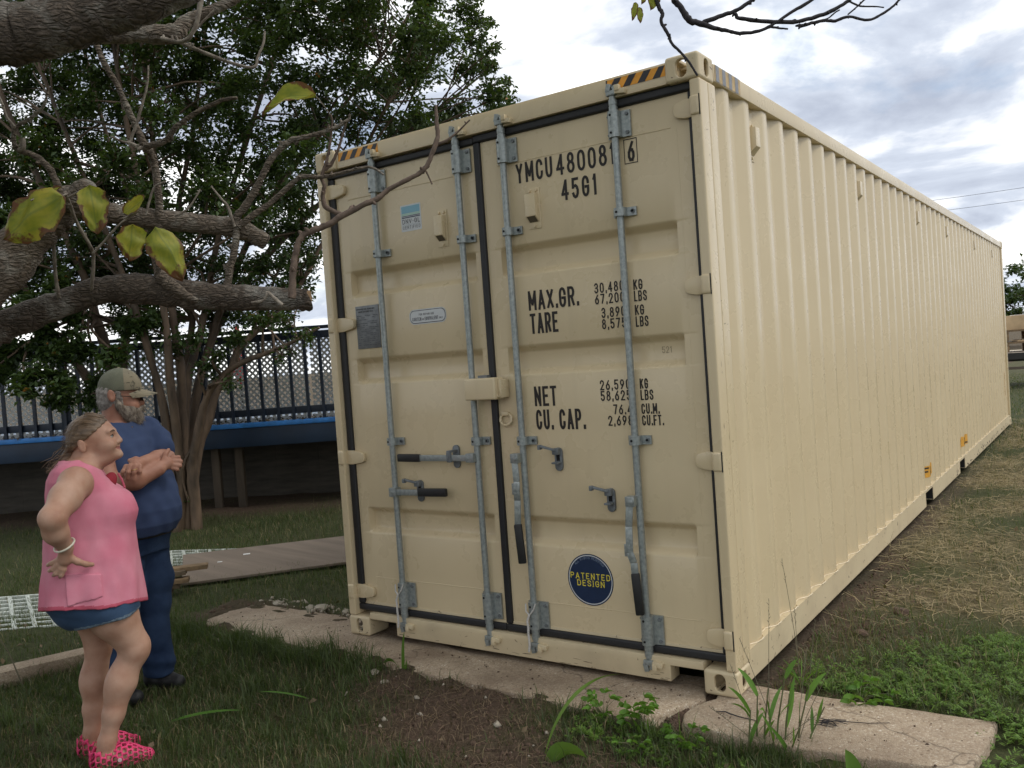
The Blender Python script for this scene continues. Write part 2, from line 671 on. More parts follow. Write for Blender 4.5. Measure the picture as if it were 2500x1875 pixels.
# bark: plated, with furrows along the limb and pale lichen
for nm, dk, lt, lich, sc in (('bark_dark', (0.045, 0.033, 0.024), (0.165, 0.125, 0.092), (0.33, 0.31, 0.27), 15), ('bark_grey', (0.085, 0.066, 0.048), (0.27, 0.21, 0.155), (0.42, 0.39, 0.33), 15)):
    mt, t, b, o = newmat(nm)
    v = objco(t, (1, 1, 2.6))
    vo = N(t, 'ShaderNodeTexVoronoi', feature='DISTANCE_TO_EDGE')
    vo.inputs['Scale'].default_value = sc * 1.6
    dv = N(t, 'ShaderNodeVectorMath', operation='ADD')
    nn = N(t, 'ShaderNodeTexNoise')
    nn.inputs['Scale'].default_value = 14
    L(t, v, nn.inputs['Vector'])
    sc_ = N(t, 'ShaderNodeVectorMath', operation='SCALE')
    sc_.inputs['Scale'].default_value = 0.09
    L(t, nn.outputs['Color'], sc_.inputs[0])
    L(t, v, dv.inputs[0])
    L(t, sc_.outputs[0], dv.inputs[1])
    L(t, dv.outputs[0], vo.inputs['Vector'])
    r = ramp(t, vo.outputs['Distance'], [(0.0, dk), (0.22, lt)])
    fine = noise(t, v, 60, 5, 0.7)
    c = mixc(t, fine, r.outputs[0], (lt[0] * 0.5, lt[1] * 0.5, lt[2] * 0.5), 'MIX')
    lm = ramp(t, noise(t, objco(t), 5.5, 6, 0.65), [(0.50, (0, 0, 0)), (0.66, (0.8, 0.8, 0.8))])
    c = mixc(t, lm.outputs[0], c, lich)
    L(t, c, b.inputs['Base Color'])
    b.inputs['Roughness'].default_value = 0.9
    hsum = N(t, 'ShaderNodeMath', operation='MULTIPLY_ADD')
    L(t, fine, hsum.inputs[0])
    hsum.inputs[1].default_value = 0.35
    L(t, vo.outputs['Distance'], hsum.inputs[2])
    bump(t, b, hsum.outputs[0], 1.0, 0.03)
leafmat('straw_brown', (0.07, 0.05, 0.03), (0.20, 0.14, 0.085), (0.38, 0.31, 0.2), 0.1, 0.7)
simple('bark_twig', (0.33, 0.29, 0.235), 0.85, 0, 0.35, 30, 0.5, 90, col2=(0.12, 0.09, 0.07))
simple('bark_brown', (0.19, 0.135, 0.10), 0.85, 0, 0.35, 30, 0.5, 90, col2=(0.075, 0.052, 0.04))
simple('bark_black', (0.035, 0.03, 0.033), 0.85, 0, 0.3, 30, 0.5, 90)
simple('bark_myrtle', (0.20, 0.135, 0.088), 0.7, 0, 0.35, 4, 0.2, 40, stretch=(2.5, 2.5, 0.6), col2=(0.055, 0.040, 0.028))

leafmat('leaf_myrtle', (0.014, 0.028, 0.011), (0.066, 0.108, 0.034), (0.35, 0.14, 0.03), 0.22)
leafmat('leaf_far', (0.02, 0.04, 0.014), (0.05, 0.085, 0.03), None, 0.2)
leafmat('leaf_canopy', (0.05, 0.09, 0.02), (0.12, 0.17, 0.03), None, 0.3)
leafmat('grass_blade', (0.024, 0.040, 0.013), (0.085, 0.115, 0.038), (0.26, 0.21, 0.11), 0.25, 0.55)
leafmat('grass_dry', (0.13, 0.11, 0.055), (0.38, 0.30, 0.165), (0.50, 0.41, 0.25), 0.15, 0.7)
leafmat('weed_leaf', (0.05, 0.13, 0.018), (0.13, 0.27, 0.035), None, 0.35, 0.5)
leafmat('fern_leaf', (0.06, 0.14, 0.022), (0.17, 0.28, 0.045), None, 0.3, 0.55)
simple('weed_stem', (0.11, 0.16, 0.05), 0.6, 0, 0.3, 20, col2=(0.10, 0.07, 0.035))
simple('seed_stem', (0.16, 0.14, 0.085), 0.8, 0, 0.2, 20)

# big yellowing leaves
mt, t, b, o = newmat('leaf_yellow')
v = objco(t)
n = noise(t, v, 11, 5, 0.6)
r = ramp(t, n, [(0.25, (0.16, 0.22, 0.025)), (0.5, (0.32, 0.33, 0.035)), (0.72, (0.46, 0.38, 0.05))])
at = N(t, 'ShaderNodeAttribute', attribute_name='edge')
ad = N(t, 'ShaderNodeMath', operation='MULTIPLY_ADD')
L(t, noise(t, v, 16, 4, 0.6), ad.inputs[0])
ad.inputs[1].default_value = 0.9
L(t, at.outputs['Fac'], ad.inputs[2])
em = ramp(t, ad.outputs[0], [(0.86, (0, 0, 0)), (0.94, (1, 1, 1))])
c = mixc(t, em.outputs[0], r.outputs[0], (0.15, 0.06, 0.025))
av = N(t, 'ShaderNodeAttribute', attribute_name='vein')
c = mixc(t, av.outputs['Fac'], c, (0.14, 0.20, 0.04))
L(t, c, b.inputs['Base Color'])
b.inputs['Roughness'].default_value = 0.55
tr = N(t, 'ShaderNodeBsdfTranslucent')
L(t, c, tr.inputs['Color'])
mx = N(t, 'ShaderNodeMixShader')
mx.inputs[0].default_value = 0.4
L(t, b.outputs[0], mx.inputs[1])
L(t, tr.outputs[0], mx.inputs[2])
L(t, mx.outputs[0], o.inputs['Surface'])
bump(t, b, noise(t, v, 40, 3), 0.4, 0.004)

# exposed aggregate concrete
mt, t, b, o = newmat('aggregate')
v = objco(t)
vo = N(t, 'ShaderNodeTexVoronoi')
vo.inputs['Scale'].default_value = 115
L(t, v, vo.inputs['Vector'])
peb = ramp(t, vo.outputs['Color'], [(0.0, (0.13, 0.085, 0.052)), (0.22, (0.32, 0.24, 0.16)), (0.6, (0.42, 0.335, 0.235)), (0.9, (0.50, 0.42, 0.32)), (1.0, (0.70, 0.64, 0.54))])
ve = N(t, 'ShaderNodeTexVoronoi', feature='DISTANCE_TO_EDGE')
ve.inputs['Scale'].default_value = 115
L(t, v, ve.inputs['Vector'])
em = ramp(t, ve.outputs['Distance'], [(0.0, (1, 1, 1)), (0.14, (0, 0, 0))])
c = mixc(t, em.outputs[0], peb.outputs[0], (0.30, 0.235, 0.165))
dm = ramp(t, noise(t, v, 2.2, 6, 0.65), [(0.42, (0, 0, 0)), (0.68, (0.75, 0.75, 0.75))])
c = mixc(t, dm.outputs[0], c, (0.19, 0.135, 0.09))
ck = N(t, 'ShaderNodeTexVoronoi', feature='DISTANCE_TO_EDGE')
ck.inputs['Scale'].default_value = 0.9
wv = N(t, 'ShaderNodeVectorMath', operation='ADD')
wn = N(t, 'ShaderNodeTexNoise')
wn.inputs['Scale'].default_value = 6
L(t, v, wn.inputs['Vector'])
ws = N(t, 'ShaderNodeVectorMath', operation='SCALE')
ws.inputs['Scale'].default_value = 0.16
L(t, wn.outputs['Color'], ws.inputs[0])
L(t, v, wv.inputs[0])
L(t, ws.outputs[0], wv.inputs[1])
L(t, wv.outputs[0], ck.inputs['Vector'])
km = ramp(t, ck.outputs['Distance'], [(0.0, (0.7, 0.7, 0.7)), (0.005, (0, 0, 0))])
c = mixc(t, km.outputs[0], c, (0.07, 0.05, 0.035))
L(t, c, b.inputs['Base Color'])
b.inputs['Roughness'].default_value = 0.9
bump(t, b, ve.outputs['Distance'], 0.6, 0.006)

# soil under the grass
mt, t, b, o = newmat('soil')
v = objco(t)
n1 = noise(t, v, 1.3, 5, 0.6)
n2 = noise(t, v, 30, 6, 0.7)
far = N(t, 'ShaderNodeAttribute', attribute_name='grassy')
r1 = ramp(t, n2, [(0.3, (0.048, 0.032, 0.022)), (0.7, (0.110, 0.076, 0.053))])
r2 = ramp(t, n2, [(0.3, (0.028, 0.036, 0.014)), (0.7, (0.075, 0.080, 0.032))])
r3 = ramp(t, n1, [(0.35, (0.125, 0.100, 0.050)), (0.65, (0.25, 0.185, 0.110))])
c = mixc(t, far.outputs['Fac'], r1.outputs[0], r2.outputs[0])
fa2 = N(t, 'ShaderNodeAttribute', attribute_name='dry')
pn = noise(t, v, 3.4, 6, 0.65)
pm = ramp(t, pn, [(0.40, (0.075, 0.048, 0.030)), (0.50, (0.15, 0.115, 0.060)), (0.60, (0.26, 0.20, 0.12))])
gp = ramp(t, n1, [(0.45, (0, 0, 0)), (0.62, (0.7, 0.7, 0.7))])
r3c = mixc(t, 0.6, r3.outputs[0], pm.outputs[0])
r3c = mixc(t, gp.outputs[0], r3c, (0.075, 0.085, 0.030))
c = mixc(t, fa2.outputs['Fac'], c, r3c)
L(t, c, b.inputs['Base Color'])
b.inputs['Roughness'].default_value = 0.95
b.inputs['Specular IOR Level'].default_value = 0.2
bump(t, b, n2, 0.9, 0.02)
M = MATS
LIMBS={'limb_a': [(0.313, -2.517, 2.665, 0.1123),(0.556, -2.326, 2.789, 0.1071),(0.704, -2.204, 2.83, 0.0992),(0.76, -2.147, 2.84, 0.0996),(0.863, -2.057, 2.861, 0.0972),(0.968, -1.965, 2.893, 0.0919),(1.099, -1.855, 2.944, 0.0866),(1.243, -1.734, 3.017, 0.0812),(1.366, -1.629, 3.099, 0.0757),(1.649, -1.408, 3.257, 0.0673),(2.007, -1.138, 3.38, 0.0588),(2.361, -0.874, 3.357, 0.0443),(2.541, -0.739, 3.156, 0.0237),(2.588, -0.695, 2.965, 0.0134),(2.622, -0.658, 2.863, 0.0097)], 'limb_a2': [(0.31, -2.085, 2.879, 0.047),(0.534, -1.882, 2.957, 0.0412),(0.67, -1.743, 2.973, 0.0368),(0.769, -1.631, 2.981, 0.0356),(0.857, -1.526, 2.985, 0.0359),(0.882, -1.462, 3.047, 0.0264),(0.977, -1.35, 3.118, 0.02),(1.047, -1.255, 3.192, 0.0168)], 'limb_b': [(-0.21, -2.426, 1.745, 0.0954),(-0.215, -2.185, 1.784, 0.0808),(-0.173, -1.934, 1.825, 0.0743),(-0.159, -1.8, 1.895, 0.0726),(0.021, -1.623, 1.978, 0.0605),(0.158, -1.489, 2.035, 0.061),(0.305, -1.363, 2.025, 0.0687),(0.459, -1.244, 1.988, 0.067),(0.617, -1.123, 1.961, 0.0597),(0.833, -0.967, 1.936, 0.0505),(0.88, -0.939, 1.928, 0.0485)], 'limb_c': [(-0.338, -2.399, 1.586, 0.1228),(-0.061, -2.137, 1.822, 0.1162),(0.086, -1.965, 2.044, 0.1044),(0.181, -1.832, 2.226, 0.0956),(0.219, -1.741, 2.331, 0.0865),(0.243, -1.66, 2.396, 0.0737),(0.31, -1.555, 2.357, 0.048),(0.336, -1.476, 2.348, 0.045),(0.408, -1.366, 2.326, 0.0456),(0.514, -1.231, 2.306, 0.0425),(0.578, -1.127, 2.291, 0.0449),(0.613, -1.042, 2.27, 0.0436),(0.645, -0.96, 2.224, 0.0384)], 'limb_c_stub': [(0.324, -1.715, 2.368, 0.0514),(0.378, -1.688, 2.414, 0.0444),(0.421, -1.669, 2.446, 0.0306)], 'branch_d': [(0.346, -1.333, 2.053, 0.0241),(0.372, -1.346, 2.105, 0.0203),(0.399, -1.356, 2.189, 0.0183),(0.429, -1.364, 2.279, 0.0182),(0.454, -1.375, 2.372, 0.0181),(0.473, -1.388, 2.549, 0.0162),(0.479, -1.414, 2.606, 0.0178),(0.486, -1.441, 2.62, 0.0177),(0.473, -1.478, 2.729, 0.0141),(0.449, -1.522, 2.872, 0.0122),(0.429, -1.565, 2.969, 0.0121),(0.423, -1.598, 3.063, 0.0112),(0.386, -1.652, 3.166, 0.0103),(0.368, -1.696, 3.209, 0.0102),(0.318, -1.759, 3.305, 0.0101)], 'branch_d_side': [(0.545, -1.48, 2.603, 0.0139),(0.633, -1.447, 2.615, 0.0124),(0.699, -1.429, 2.664, 0.011),(0.792, -1.392, 2.711, 0.0096),(0.898, -1.346, 2.747, 0.0081),(0.971, -1.324, 2.744, 0.0067)], 'branch_d_side2': [(0.545, -1.48, 2.597, 0.0104),(0.529, -1.497, 2.601, 0.0087),(0.506, -1.518, 2.62, 0.0069),(0.483, -1.54, 2.628, 0.0052),(0.446, -1.571, 2.652, 0.0035)], 'branch_d_side3': [(0.491, -1.516, 2.623, 0.007),(0.533, -1.492, 2.727, 0.0058),(0.573, -1.467, 2.854, 0.0046),(0.588, -1.462, 2.94, 0.0035)], 'twig_a': [(0.901, -1.61, 2.934, 0.008),(0.969, -1.563, 2.915, 0.0085),(1.011, -1.533, 2.961, 0.0091),(1.035, -1.512, 3.07, 0.0097),(1.041, -1.504, 3.165, 0.0103)], 'twig_a2': [(0.913, -1.541, 2.936, 0.0081),(0.998, -1.473, 2.883, 0.0074),(1.046, -1.431, 2.853, 0.0068),(1.128, -1.364, 2.821, 0.0061),(1.141, -1.344, 2.865, 0.0054),(1.155, -1.322, 2.922, 0.0048),(1.154, -1.31, 2.972, 0.0041)], 'twig_a3': [(0.94, -1.522, 2.938, 0.0065),(0.97, -1.499, 2.978, 0.0052),(1.034, -1.452, 3.048, 0.004)], 'branch_e': [(0.569, -1.142, 2.016, 0.0187),(0.595, -1.13, 2.107, 0.0168),(0.625, -1.116, 2.197, 0.0168),(0.638, -1.114, 2.274, 0.0167),(0.646, -1.116, 2.321, 0.0186),(0.673, -1.105, 2.349, 0.0167),(0.73, -1.072, 2.427, 0.0166),(0.768, -1.052, 2.496, 0.0148),(0.81, -1.03, 2.567, 0.0147),(0.886, -0.984, 2.64, 0.0129),(0.959, -0.942, 2.652, 0.011),(1.055, -0.884, 2.677, 0.0092),(1.122, -0.845, 2.71, 0.0073),(1.134, -0.845, 2.735, 0.0036)], 'branch_e2': [(0.65, -1.113, 2.28, 0.0149),(0.721, -1.065, 2.335, 0.0137),(0.786, -1.02, 2.383, 0.0126),(0.876, -0.957, 2.471, 0.0114),(0.906, -0.938, 2.485, 0.0103),(0.968, -0.898, 2.476, 0.0092),(1.033, -0.856, 2.483, 0.008),(1.108, -0.805, 2.5, 0.0069),(1.171, -0.764, 2.502, 0.0058),(1.215, -0.738, 2.464, 0.0046)], 'branch_f': [(0.891, -1.043, 1.934, 0.0182),(0.897, -1.031, 2.049, 0.0155),(0.906, -1.017, 2.129, 0.0146),(0.928, -0.996, 2.202, 0.0146),(0.972, -0.96, 2.232, 0.0146),(1.03, -0.914, 2.255, 0.0137),(1.079, -0.875, 2.291, 0.0147),(1.157, -0.815, 2.333, 0.0128),(1.205, -0.777, 2.355, 0.0119),(1.244, -0.744, 2.394, 0.011),(1.331, -0.678, 2.441, 0.0101),(1.376, -0.641, 2.478, 0.011),(1.404, -0.615, 2.544, 0.0111),(1.424, -0.594, 2.617, 0.0111),(1.422, -0.589, 2.686, 0.0092),(1.42, -0.584, 2.761, 0.0055)], 'twig_f2': [(1.403, -0.59, 2.581, 0.0074),(1.467, -0.544, 2.617, 0.0054),(1.537, -0.493, 2.687, 0.0033)], 'twig_f3': [(1.325, -0.637, 2.467, 0.0046),(1.354, -0.616, 2.478, 0.0042),(1.379, -0.601, 2.411, 0.0037)], 'twig_f4': [(1.002, -0.806, 2.309, 0.0122),(0.946, -0.852, 2.354, 0.0113),(0.945, -0.861, 2.408, 0.0103),(0.959, -0.86, 2.441, 0.0093),(0.955, -0.87, 2.481, 0.0084),(0.977, -0.863, 2.532, 0.0074),(0.999, -0.855, 2.598, 0.0065),(1.018, -0.848, 2.684, 0.0056),(1.028, -0.849, 2.722, 0.0046),(1.029, -0.857, 2.754, 0.0037)], 'twig_f5': [(0.97, -0.858, 2.514, 0.0093),(1.006, -0.844, 2.545, 0.0079),(1.035, -0.834, 2.594, 0.0065),(1.06, -0.827, 2.651, 0.0051),(1.087, -0.818, 2.715, 0.0037)], 'twig_f6': [(1.021, -0.817, 2.307, 0.0094),(1.044, -0.801, 2.324, 0.0084),(1.066, -0.784, 2.345, 0.0075)], 'branch_g': [(0.342, -1.751, 2.362, 0.0169),(0.351, -1.757, 2.385, 0.0157),(0.352, -1.768, 2.447, 0.0145),(0.337, -1.79, 2.511, 0.0133),(0.303, -1.825, 2.56, 0.0122),(0.263, -1.865, 2.584, 0.011),(0.259, -1.88, 2.61, 0.0098),(0.278, -1.878, 2.669, 0.0087),(0.337, -1.85, 2.697, 0.0075),(0.383, -1.83, 2.725, 0.0064),(0.413, -1.821, 2.754, 0.0052),(0.438, -1.814, 2.818, 0.0041)], 'twig_g2': [(0.3, -1.892, 2.666, 0.0066),(0.281, -1.91, 2.704, 0.0058),(0.276, -1.918, 2.744, 0.0049),(0.269, -1.927, 2.786, 0.0041),(0.252, -1.943, 2.846, 0.0033)], 'twig_g3': [(0.289, -1.878, 2.575, 0.0099),(0.31, -1.87, 2.589, 0.0099),(0.313, -1.872, 2.62, 0.0099)], 'twig_h': [(0.473, -1.806, 2.385, 0.0065),(0.419, -1.759, 2.357, 0.0068),(0.37, -1.71, 2.294, 0.0071),(0.345, -1.645, 2.201, 0.0074),(0.289, -1.6, 2.166, 0.0077),(0.211, -1.573, 2.056, 0.008),(0.139, -1.539, 2.023, 0.0083)], 'twig_h2': [(0.509, -1.728, 2.143, 0.0058),(0.557, -1.709, 2.182, 0.0052),(0.6, -1.692, 2.22, 0.0045),(0.648, -1.673, 2.256, 0.0039),(0.721, -1.636, 2.295, 0.0033)], 'twig_i': [(0.182, -1.708, 2.26, 0.007),(0.13, -1.687, 2.154, 0.0077),(0.087, -1.66, 2.038, 0.0084),(0.046, -1.63, 1.981, 0.0091)], 'twig_j': [(0.521, -1.347, 2.327, 0.0063),(0.559, -1.32, 2.345, 0.0054),(0.585, -1.301, 2.374, 0.0045),(0.619, -1.275, 2.436, 0.0036)], 'twig_k': [(0.438, -1.43, 2.336, 0.0063),(0.482, -1.413, 2.446, 0.0049),(0.541, -1.39, 2.469, 0.0036)], 'twig_l': [(0.654, -1.135, 2.279, 0.0074),(0.647, -1.157, 2.365, 0.0061),(0.637, -1.183, 2.402, 0.0049),(0.616, -1.216, 2.458, 0.0036)], 'knot_branch': [(0.38, -1.357, 2.085, 0.0331),(0.421, -1.339, 2.045, 0.0294),(0.463, -1.32, 2.008, 0.0256),(0.514, -1.295, 1.969, 0.0164),(0.546, -1.283, 1.953, 0.0073)], 'twig_m': [(0.777, -1.172, 1.925, 0.0054),(0.814, -1.146, 1.928, 0.0061),(0.83, -1.134, 1.95, 0.0069),(0.837, -1.128, 1.962, 0.0076),(0.859, -1.114, 1.936, 0.0083),(0.887, -1.095, 1.903, 0.009)], 'twig_n': [(1.041, -0.873, 2.748, 0.0028),(1.049, -0.915, 2.776, 0.0025),(1.053, -0.96, 2.808, 0.0022)], 'twig_o': [(0.462, -1.937, 2.341, 0.0032),(0.475, -1.887, 2.359, 0.0035),(0.492, -1.834, 2.365, 0.0038),(0.483, -1.799, 2.38, 0.0041)], 'twig_p': [(0.566, -1.778, 2.381, 0.0041),(0.524, -1.789, 2.375, 0.0045),(0.482, -1.8, 2.364, 0.0049)], 'twig_q': [(0.721, -1.636, 2.295, 0.0033),(0.701, -1.651, 2.283, 0.0033),(0.66, -1.68, 2.265, 0.0033)], 'over_a': [(2.622, -0.658, 2.863, 0.0105),(2.641, -0.645, 2.831, 0.0112),(2.661, -0.633, 2.789, 0.0127),(2.688, -0.615, 2.773, 0.0112),(2.738, -0.581, 2.751, 0.0082),(2.775, -0.555, 2.737, 0.0067),(2.812, -0.53, 2.725, 0.0067),(2.871, -0.489, 2.728, 0.006),(2.918, -0.456, 2.751, 0.0054),(2.977, -0.413, 2.792, 0.006),(3.038, -0.369, 2.832, 0.006),(3.109, -0.317, 2.911, 0.006)], 'over_b': [(2.699, -0.607, 2.771, 0.0082),(2.764, -0.561, 2.795, 0.0079),(2.803, -0.534, 2.807, 0.0075),(2.85, -0.5, 2.839, 0.0071),(2.873, -0.483, 2.853, 0.0067)], 'over_c': [(2.797, -0.538, 2.806, 0.0067),(2.805, -0.533, 2.792, 0.0067),(2.814, -0.527, 2.78, 0.0075),(2.88, -0.481, 2.764, 0.0078),(2.975, -0.415, 2.752, 0.0075),(3.044, -0.367, 2.765, 0.0075),(3.099, -0.328, 2.786, 0.0072),(3.146, -0.295, 2.818, 0.006),(3.193, -0.26, 2.859, 0.006)], 'over_d': [(2.989, -0.407, 2.742, 0.0067),(2.997, -0.401, 2.736, 0.0065),(3.022, -0.383, 2.742, 0.0062),(3.064, -0.354, 2.749, 0.0059),(3.101, -0.328, 2.746, 0.0056),(3.143, -0.298, 2.757, 0.0053),(3.2, -0.259, 2.74, 0.005),(3.243, -0.229, 2.759, 0.0047),(3.278, -0.203, 2.786, 0.0045),(3.295, -0.191, 2.805, 0.0042),(3.315, -0.177, 2.826, 0.0039)], 'over_e': [(3.145, -0.295, 2.814, 0.0036),(3.178, -0.273, 2.793, 0.0032),(3.221, -0.243, 2.788, 0.0028),(3.249, -0.224, 2.782, 0.0024)], 'over_f': [(3.197, -0.258, 2.821, 0.0036),(3.172, -0.277, 2.795, 0.0031),(3.14, -0.301, 2.765, 0.0027)], 'over_g': [(2.905, -0.465, 2.74, 0.0045),(2.935, -0.444, 2.733, 0.0037),(2.958, -0.428, 2.728, 0.003)], 'over_i': [(3.116, -0.316, 2.785, 0.0024),(3.103, -0.325, 2.777, 0.0026),(3.078, -0.344, 2.756, 0.0028),(3.049, -0.364, 2.748, 0.003)], 'over_h': [(2.526, -0.716, 3.111, 0.009),(2.551, -0.704, 2.959, 0.0084),(2.571, -0.694, 2.852, 0.0078),(2.584, -0.686, 2.815, 0.0073),(2.579, -0.69, 2.786, 0.0067),(2.599, -0.678, 2.737, 0.0062),(2.607, -0.674, 2.707, 0.0056),(2.635, -0.656, 2.668, 0.005),(2.658, -0.641, 2.631, 0.0045),(2.68, -0.627, 2.581, 0.0039)]}
LEAVES={'l1': ((1.053, -0.96, 2.808), (0.837, -1.11, 2.832), 0.0576), 'l2': ((0.56, -1.868, 2.35), (0.339, -2.027, 2.207), 0.0922), 'l3': ((0.603, -1.776, 2.395), (0.624, -1.768, 2.203), 0.0581), 'l4': ((0.688, -1.661, 2.238), (0.677, -1.674, 2.092), 0.0589), 'l5': ((0.745, -1.597, 2.229), (0.837, -1.541, 2.024), 0.0691), 'l6': ((0.667, -1.674, 2.283), (0.743, -1.619, 2.342), 0.0278), 'l7': ((0.444, -1.801, 2.411), (0.38, -1.846, 2.379), 0.0165), 'o1': ((2.506, -0.738, 2.864), (2.495, -0.749, 2.799), 0.0135), 'o2': ((2.515, -0.733, 2.845), (2.518, -0.733, 2.788), 0.0127), 'o3': ((2.567, -0.694, 2.912), (2.552, -0.708, 2.833), 0.0269), 'o4': ((2.522, -0.664, 2.943), (2.504, -0.679, 2.876), 0.0167)}
STEMS=[[(-4.948, 2.315, -0.133, 0.0705),(-4.904, 2.308, 0.356, 0.065),(-4.876, 2.289, 0.829, 0.0596),(-4.833, 2.281, 1.292, 0.0543),(-4.778, 2.277, 1.661, 0.0489),(-4.769, 2.242, 2.027, 0.0437),(-4.759, 2.207, 2.393, 0.0384),(-4.764, 2.174, 3.118, 0.0332),(-4.762, 2.153, 4.021, 0.0281),(-4.786, 2.121, 5.144, 0.023),(-4.77, 2.12, 6.342, 0.018)], [(-4.82, 2.343, -0.132, 0.0702),(-4.778, 2.316, 0.359, 0.0644),(-4.737, 2.282, 0.644, 0.0587),(-4.628, 2.294, 0.921, 0.0531),(-4.502, 2.322, 1.28, 0.0475),(-4.37, 2.348, 1.493, 0.042),(-4.179, 2.414, 1.662, 0.0365),(-3.962, 2.496, 1.768, 0.0311),(-3.675, 2.626, 1.854, 0.0258),(-3.453, 2.71, 1.926, 0.0206),(-3.133, 2.865, 2.072, 0.0154)], [(-4.938, 2.382, -0.147, 0.0661),(-4.955, 2.428, 0.335, 0.062),(-4.918, 2.511, 0.801, 0.0579),(-4.826, 2.629, 1.165, 0.0537),(-4.78, 2.711, 1.445, 0.0495),(-4.674, 2.833, 1.644, 0.0452),(-4.612, 2.926, 1.902, 0.0409),(-4.439, 3.095, 2.137, 0.0367),(-4.268, 3.261, 2.297, 0.0323),(-3.931, 3.556, 2.857, 0.028),(-3.557, 3.891, 3.803, 0.0236),(-3.139, 4.256, 4.752, 0.0192),(-2.685, 4.642, 5.557, 0.0147)], [(-4.981, 2.231, -0.118, 0.0702),(-4.852, 2.206, 0.561, 0.0621),(-4.774, 2.141, 1.119, 0.0542),(-4.698, 2.074, 1.669, 0.0465),(-4.621, 2.015, 2.42, 0.0389),(-4.654, 1.891, 3.525, 0.0315),(-4.685, 1.769, 4.603, 0.0243),(-4.701, 1.665, 5.911, 0.0172)], [(-5.0, 2.339, -0.141, 0.0661),(-5.045, 2.4, 0.528, 0.061),(-5.078, 2.464, 1.09, 0.0557),(-5.064, 2.561, 1.658, 0.0504),(-4.982, 2.703, 2.126, 0.0451),(-4.951, 2.806, 2.51, 0.0396),(-4.817, 3.0, 3.423, 0.0342),(-4.582, 3.265, 4.39, 0.0286),(-4.253, 3.605, 5.606, 0.023),(-4.093, 3.82, 6.602, 0.0174)], [(-4.93, 2.146, -0.098, 0.0602),(-4.895, 2.108, 0.607, 0.0535),(-4.859, 2.071, 1.301, 0.0469),(-4.915, 1.969, 1.994, 0.0404),(-5.007, 1.842, 2.679, 0.034),(-5.164, 1.675, 3.494, 0.0277),(-5.383, 1.47, 4.479, 0.0215),(-5.594, 1.273, 5.537, 0.0154)], [(-5.049, 2.426, -0.162, 0.062),(-5.107, 2.494, 0.305, 0.0565),(-5.131, 2.594, 1.019, 0.0508),(-5.035, 2.781, 1.83, 0.0451),(-4.822, 3.051, 2.693, 0.0393),(-4.479, 3.416, 3.656, 0.0334),(-3.973, 3.889, 4.469, 0.0274),(-3.504, 4.332, 5.198, 0.0213),(-3.068, 4.756, 5.99, 0.0152)], [(-5.129, 2.492, -0.18, 0.053),(-5.236, 2.575, 0.386, 0.0484),(-5.266, 2.721, 1.254, 0.0437),(-5.079, 3.023, 2.222, 0.0389),(-4.688, 3.46, 2.992, 0.0339),(-4.078, 4.049, 3.76, 0.0289),(-3.505, 4.607, 4.342, 0.0237),(-3.007, 5.108, 4.841, 0.0185),(-2.63, 5.522, 5.255, 0.0131)], [(-5.216, 2.432, -0.172, 0.0578),(-5.27, 2.524, 0.54, 0.052),(-5.352, 2.6, 1.365, 0.0462),(-5.25, 2.81, 2.336, 0.0402),(-5.443, 2.82, 3.448, 0.0341),(-5.306, 3.06, 4.599, 0.028),(-5.204, 3.281, 5.874, 0.0217),(-5.155, 3.453, 6.815, 0.0153)]]
STEMS2=[[(-5.953, 2.043, -0.095, 0.073),(-5.781, 2.091, 1.322, 0.0662),(-5.769, 2.001, 2.0, 0.0596),(-5.763, 1.897, 2.382, 0.0531),(-5.729, 1.812, 2.754, 0.0468),(-5.784, 1.668, 3.218, 0.0405),(-5.921, 1.475, 3.91, 0.0344),(-6.054, 1.285, 4.587, 0.0284),(-6.172, 1.112, 5.474, 0.0225)], [(-6.076, 2.079, -0.109, 0.0638),(-5.949, 2.067, 1.084, 0.0567),(-6.011, 1.903, 1.681, 0.0496),(-6.227, 1.629, 2.231, 0.0427),(-6.357, 1.417, 2.808, 0.036),(-6.668, 1.083, 3.481, 0.0294),(-6.889, 0.812, 4.222, 0.0229)], [(-6.015, 2.121, -0.114, 0.0589),(-5.997, 2.226, 1.018, 0.0535),(-5.993, 2.305, 1.706, 0.0481),(-5.968, 2.396, 2.297, 0.0426),(-5.84, 2.558, 2.885, 0.0371),(-5.908, 2.592, 3.695, 0.0315),(-6.197, 2.478, 4.681, 0.0259),(-6.438, 2.404, 5.873, 0.0202)]]
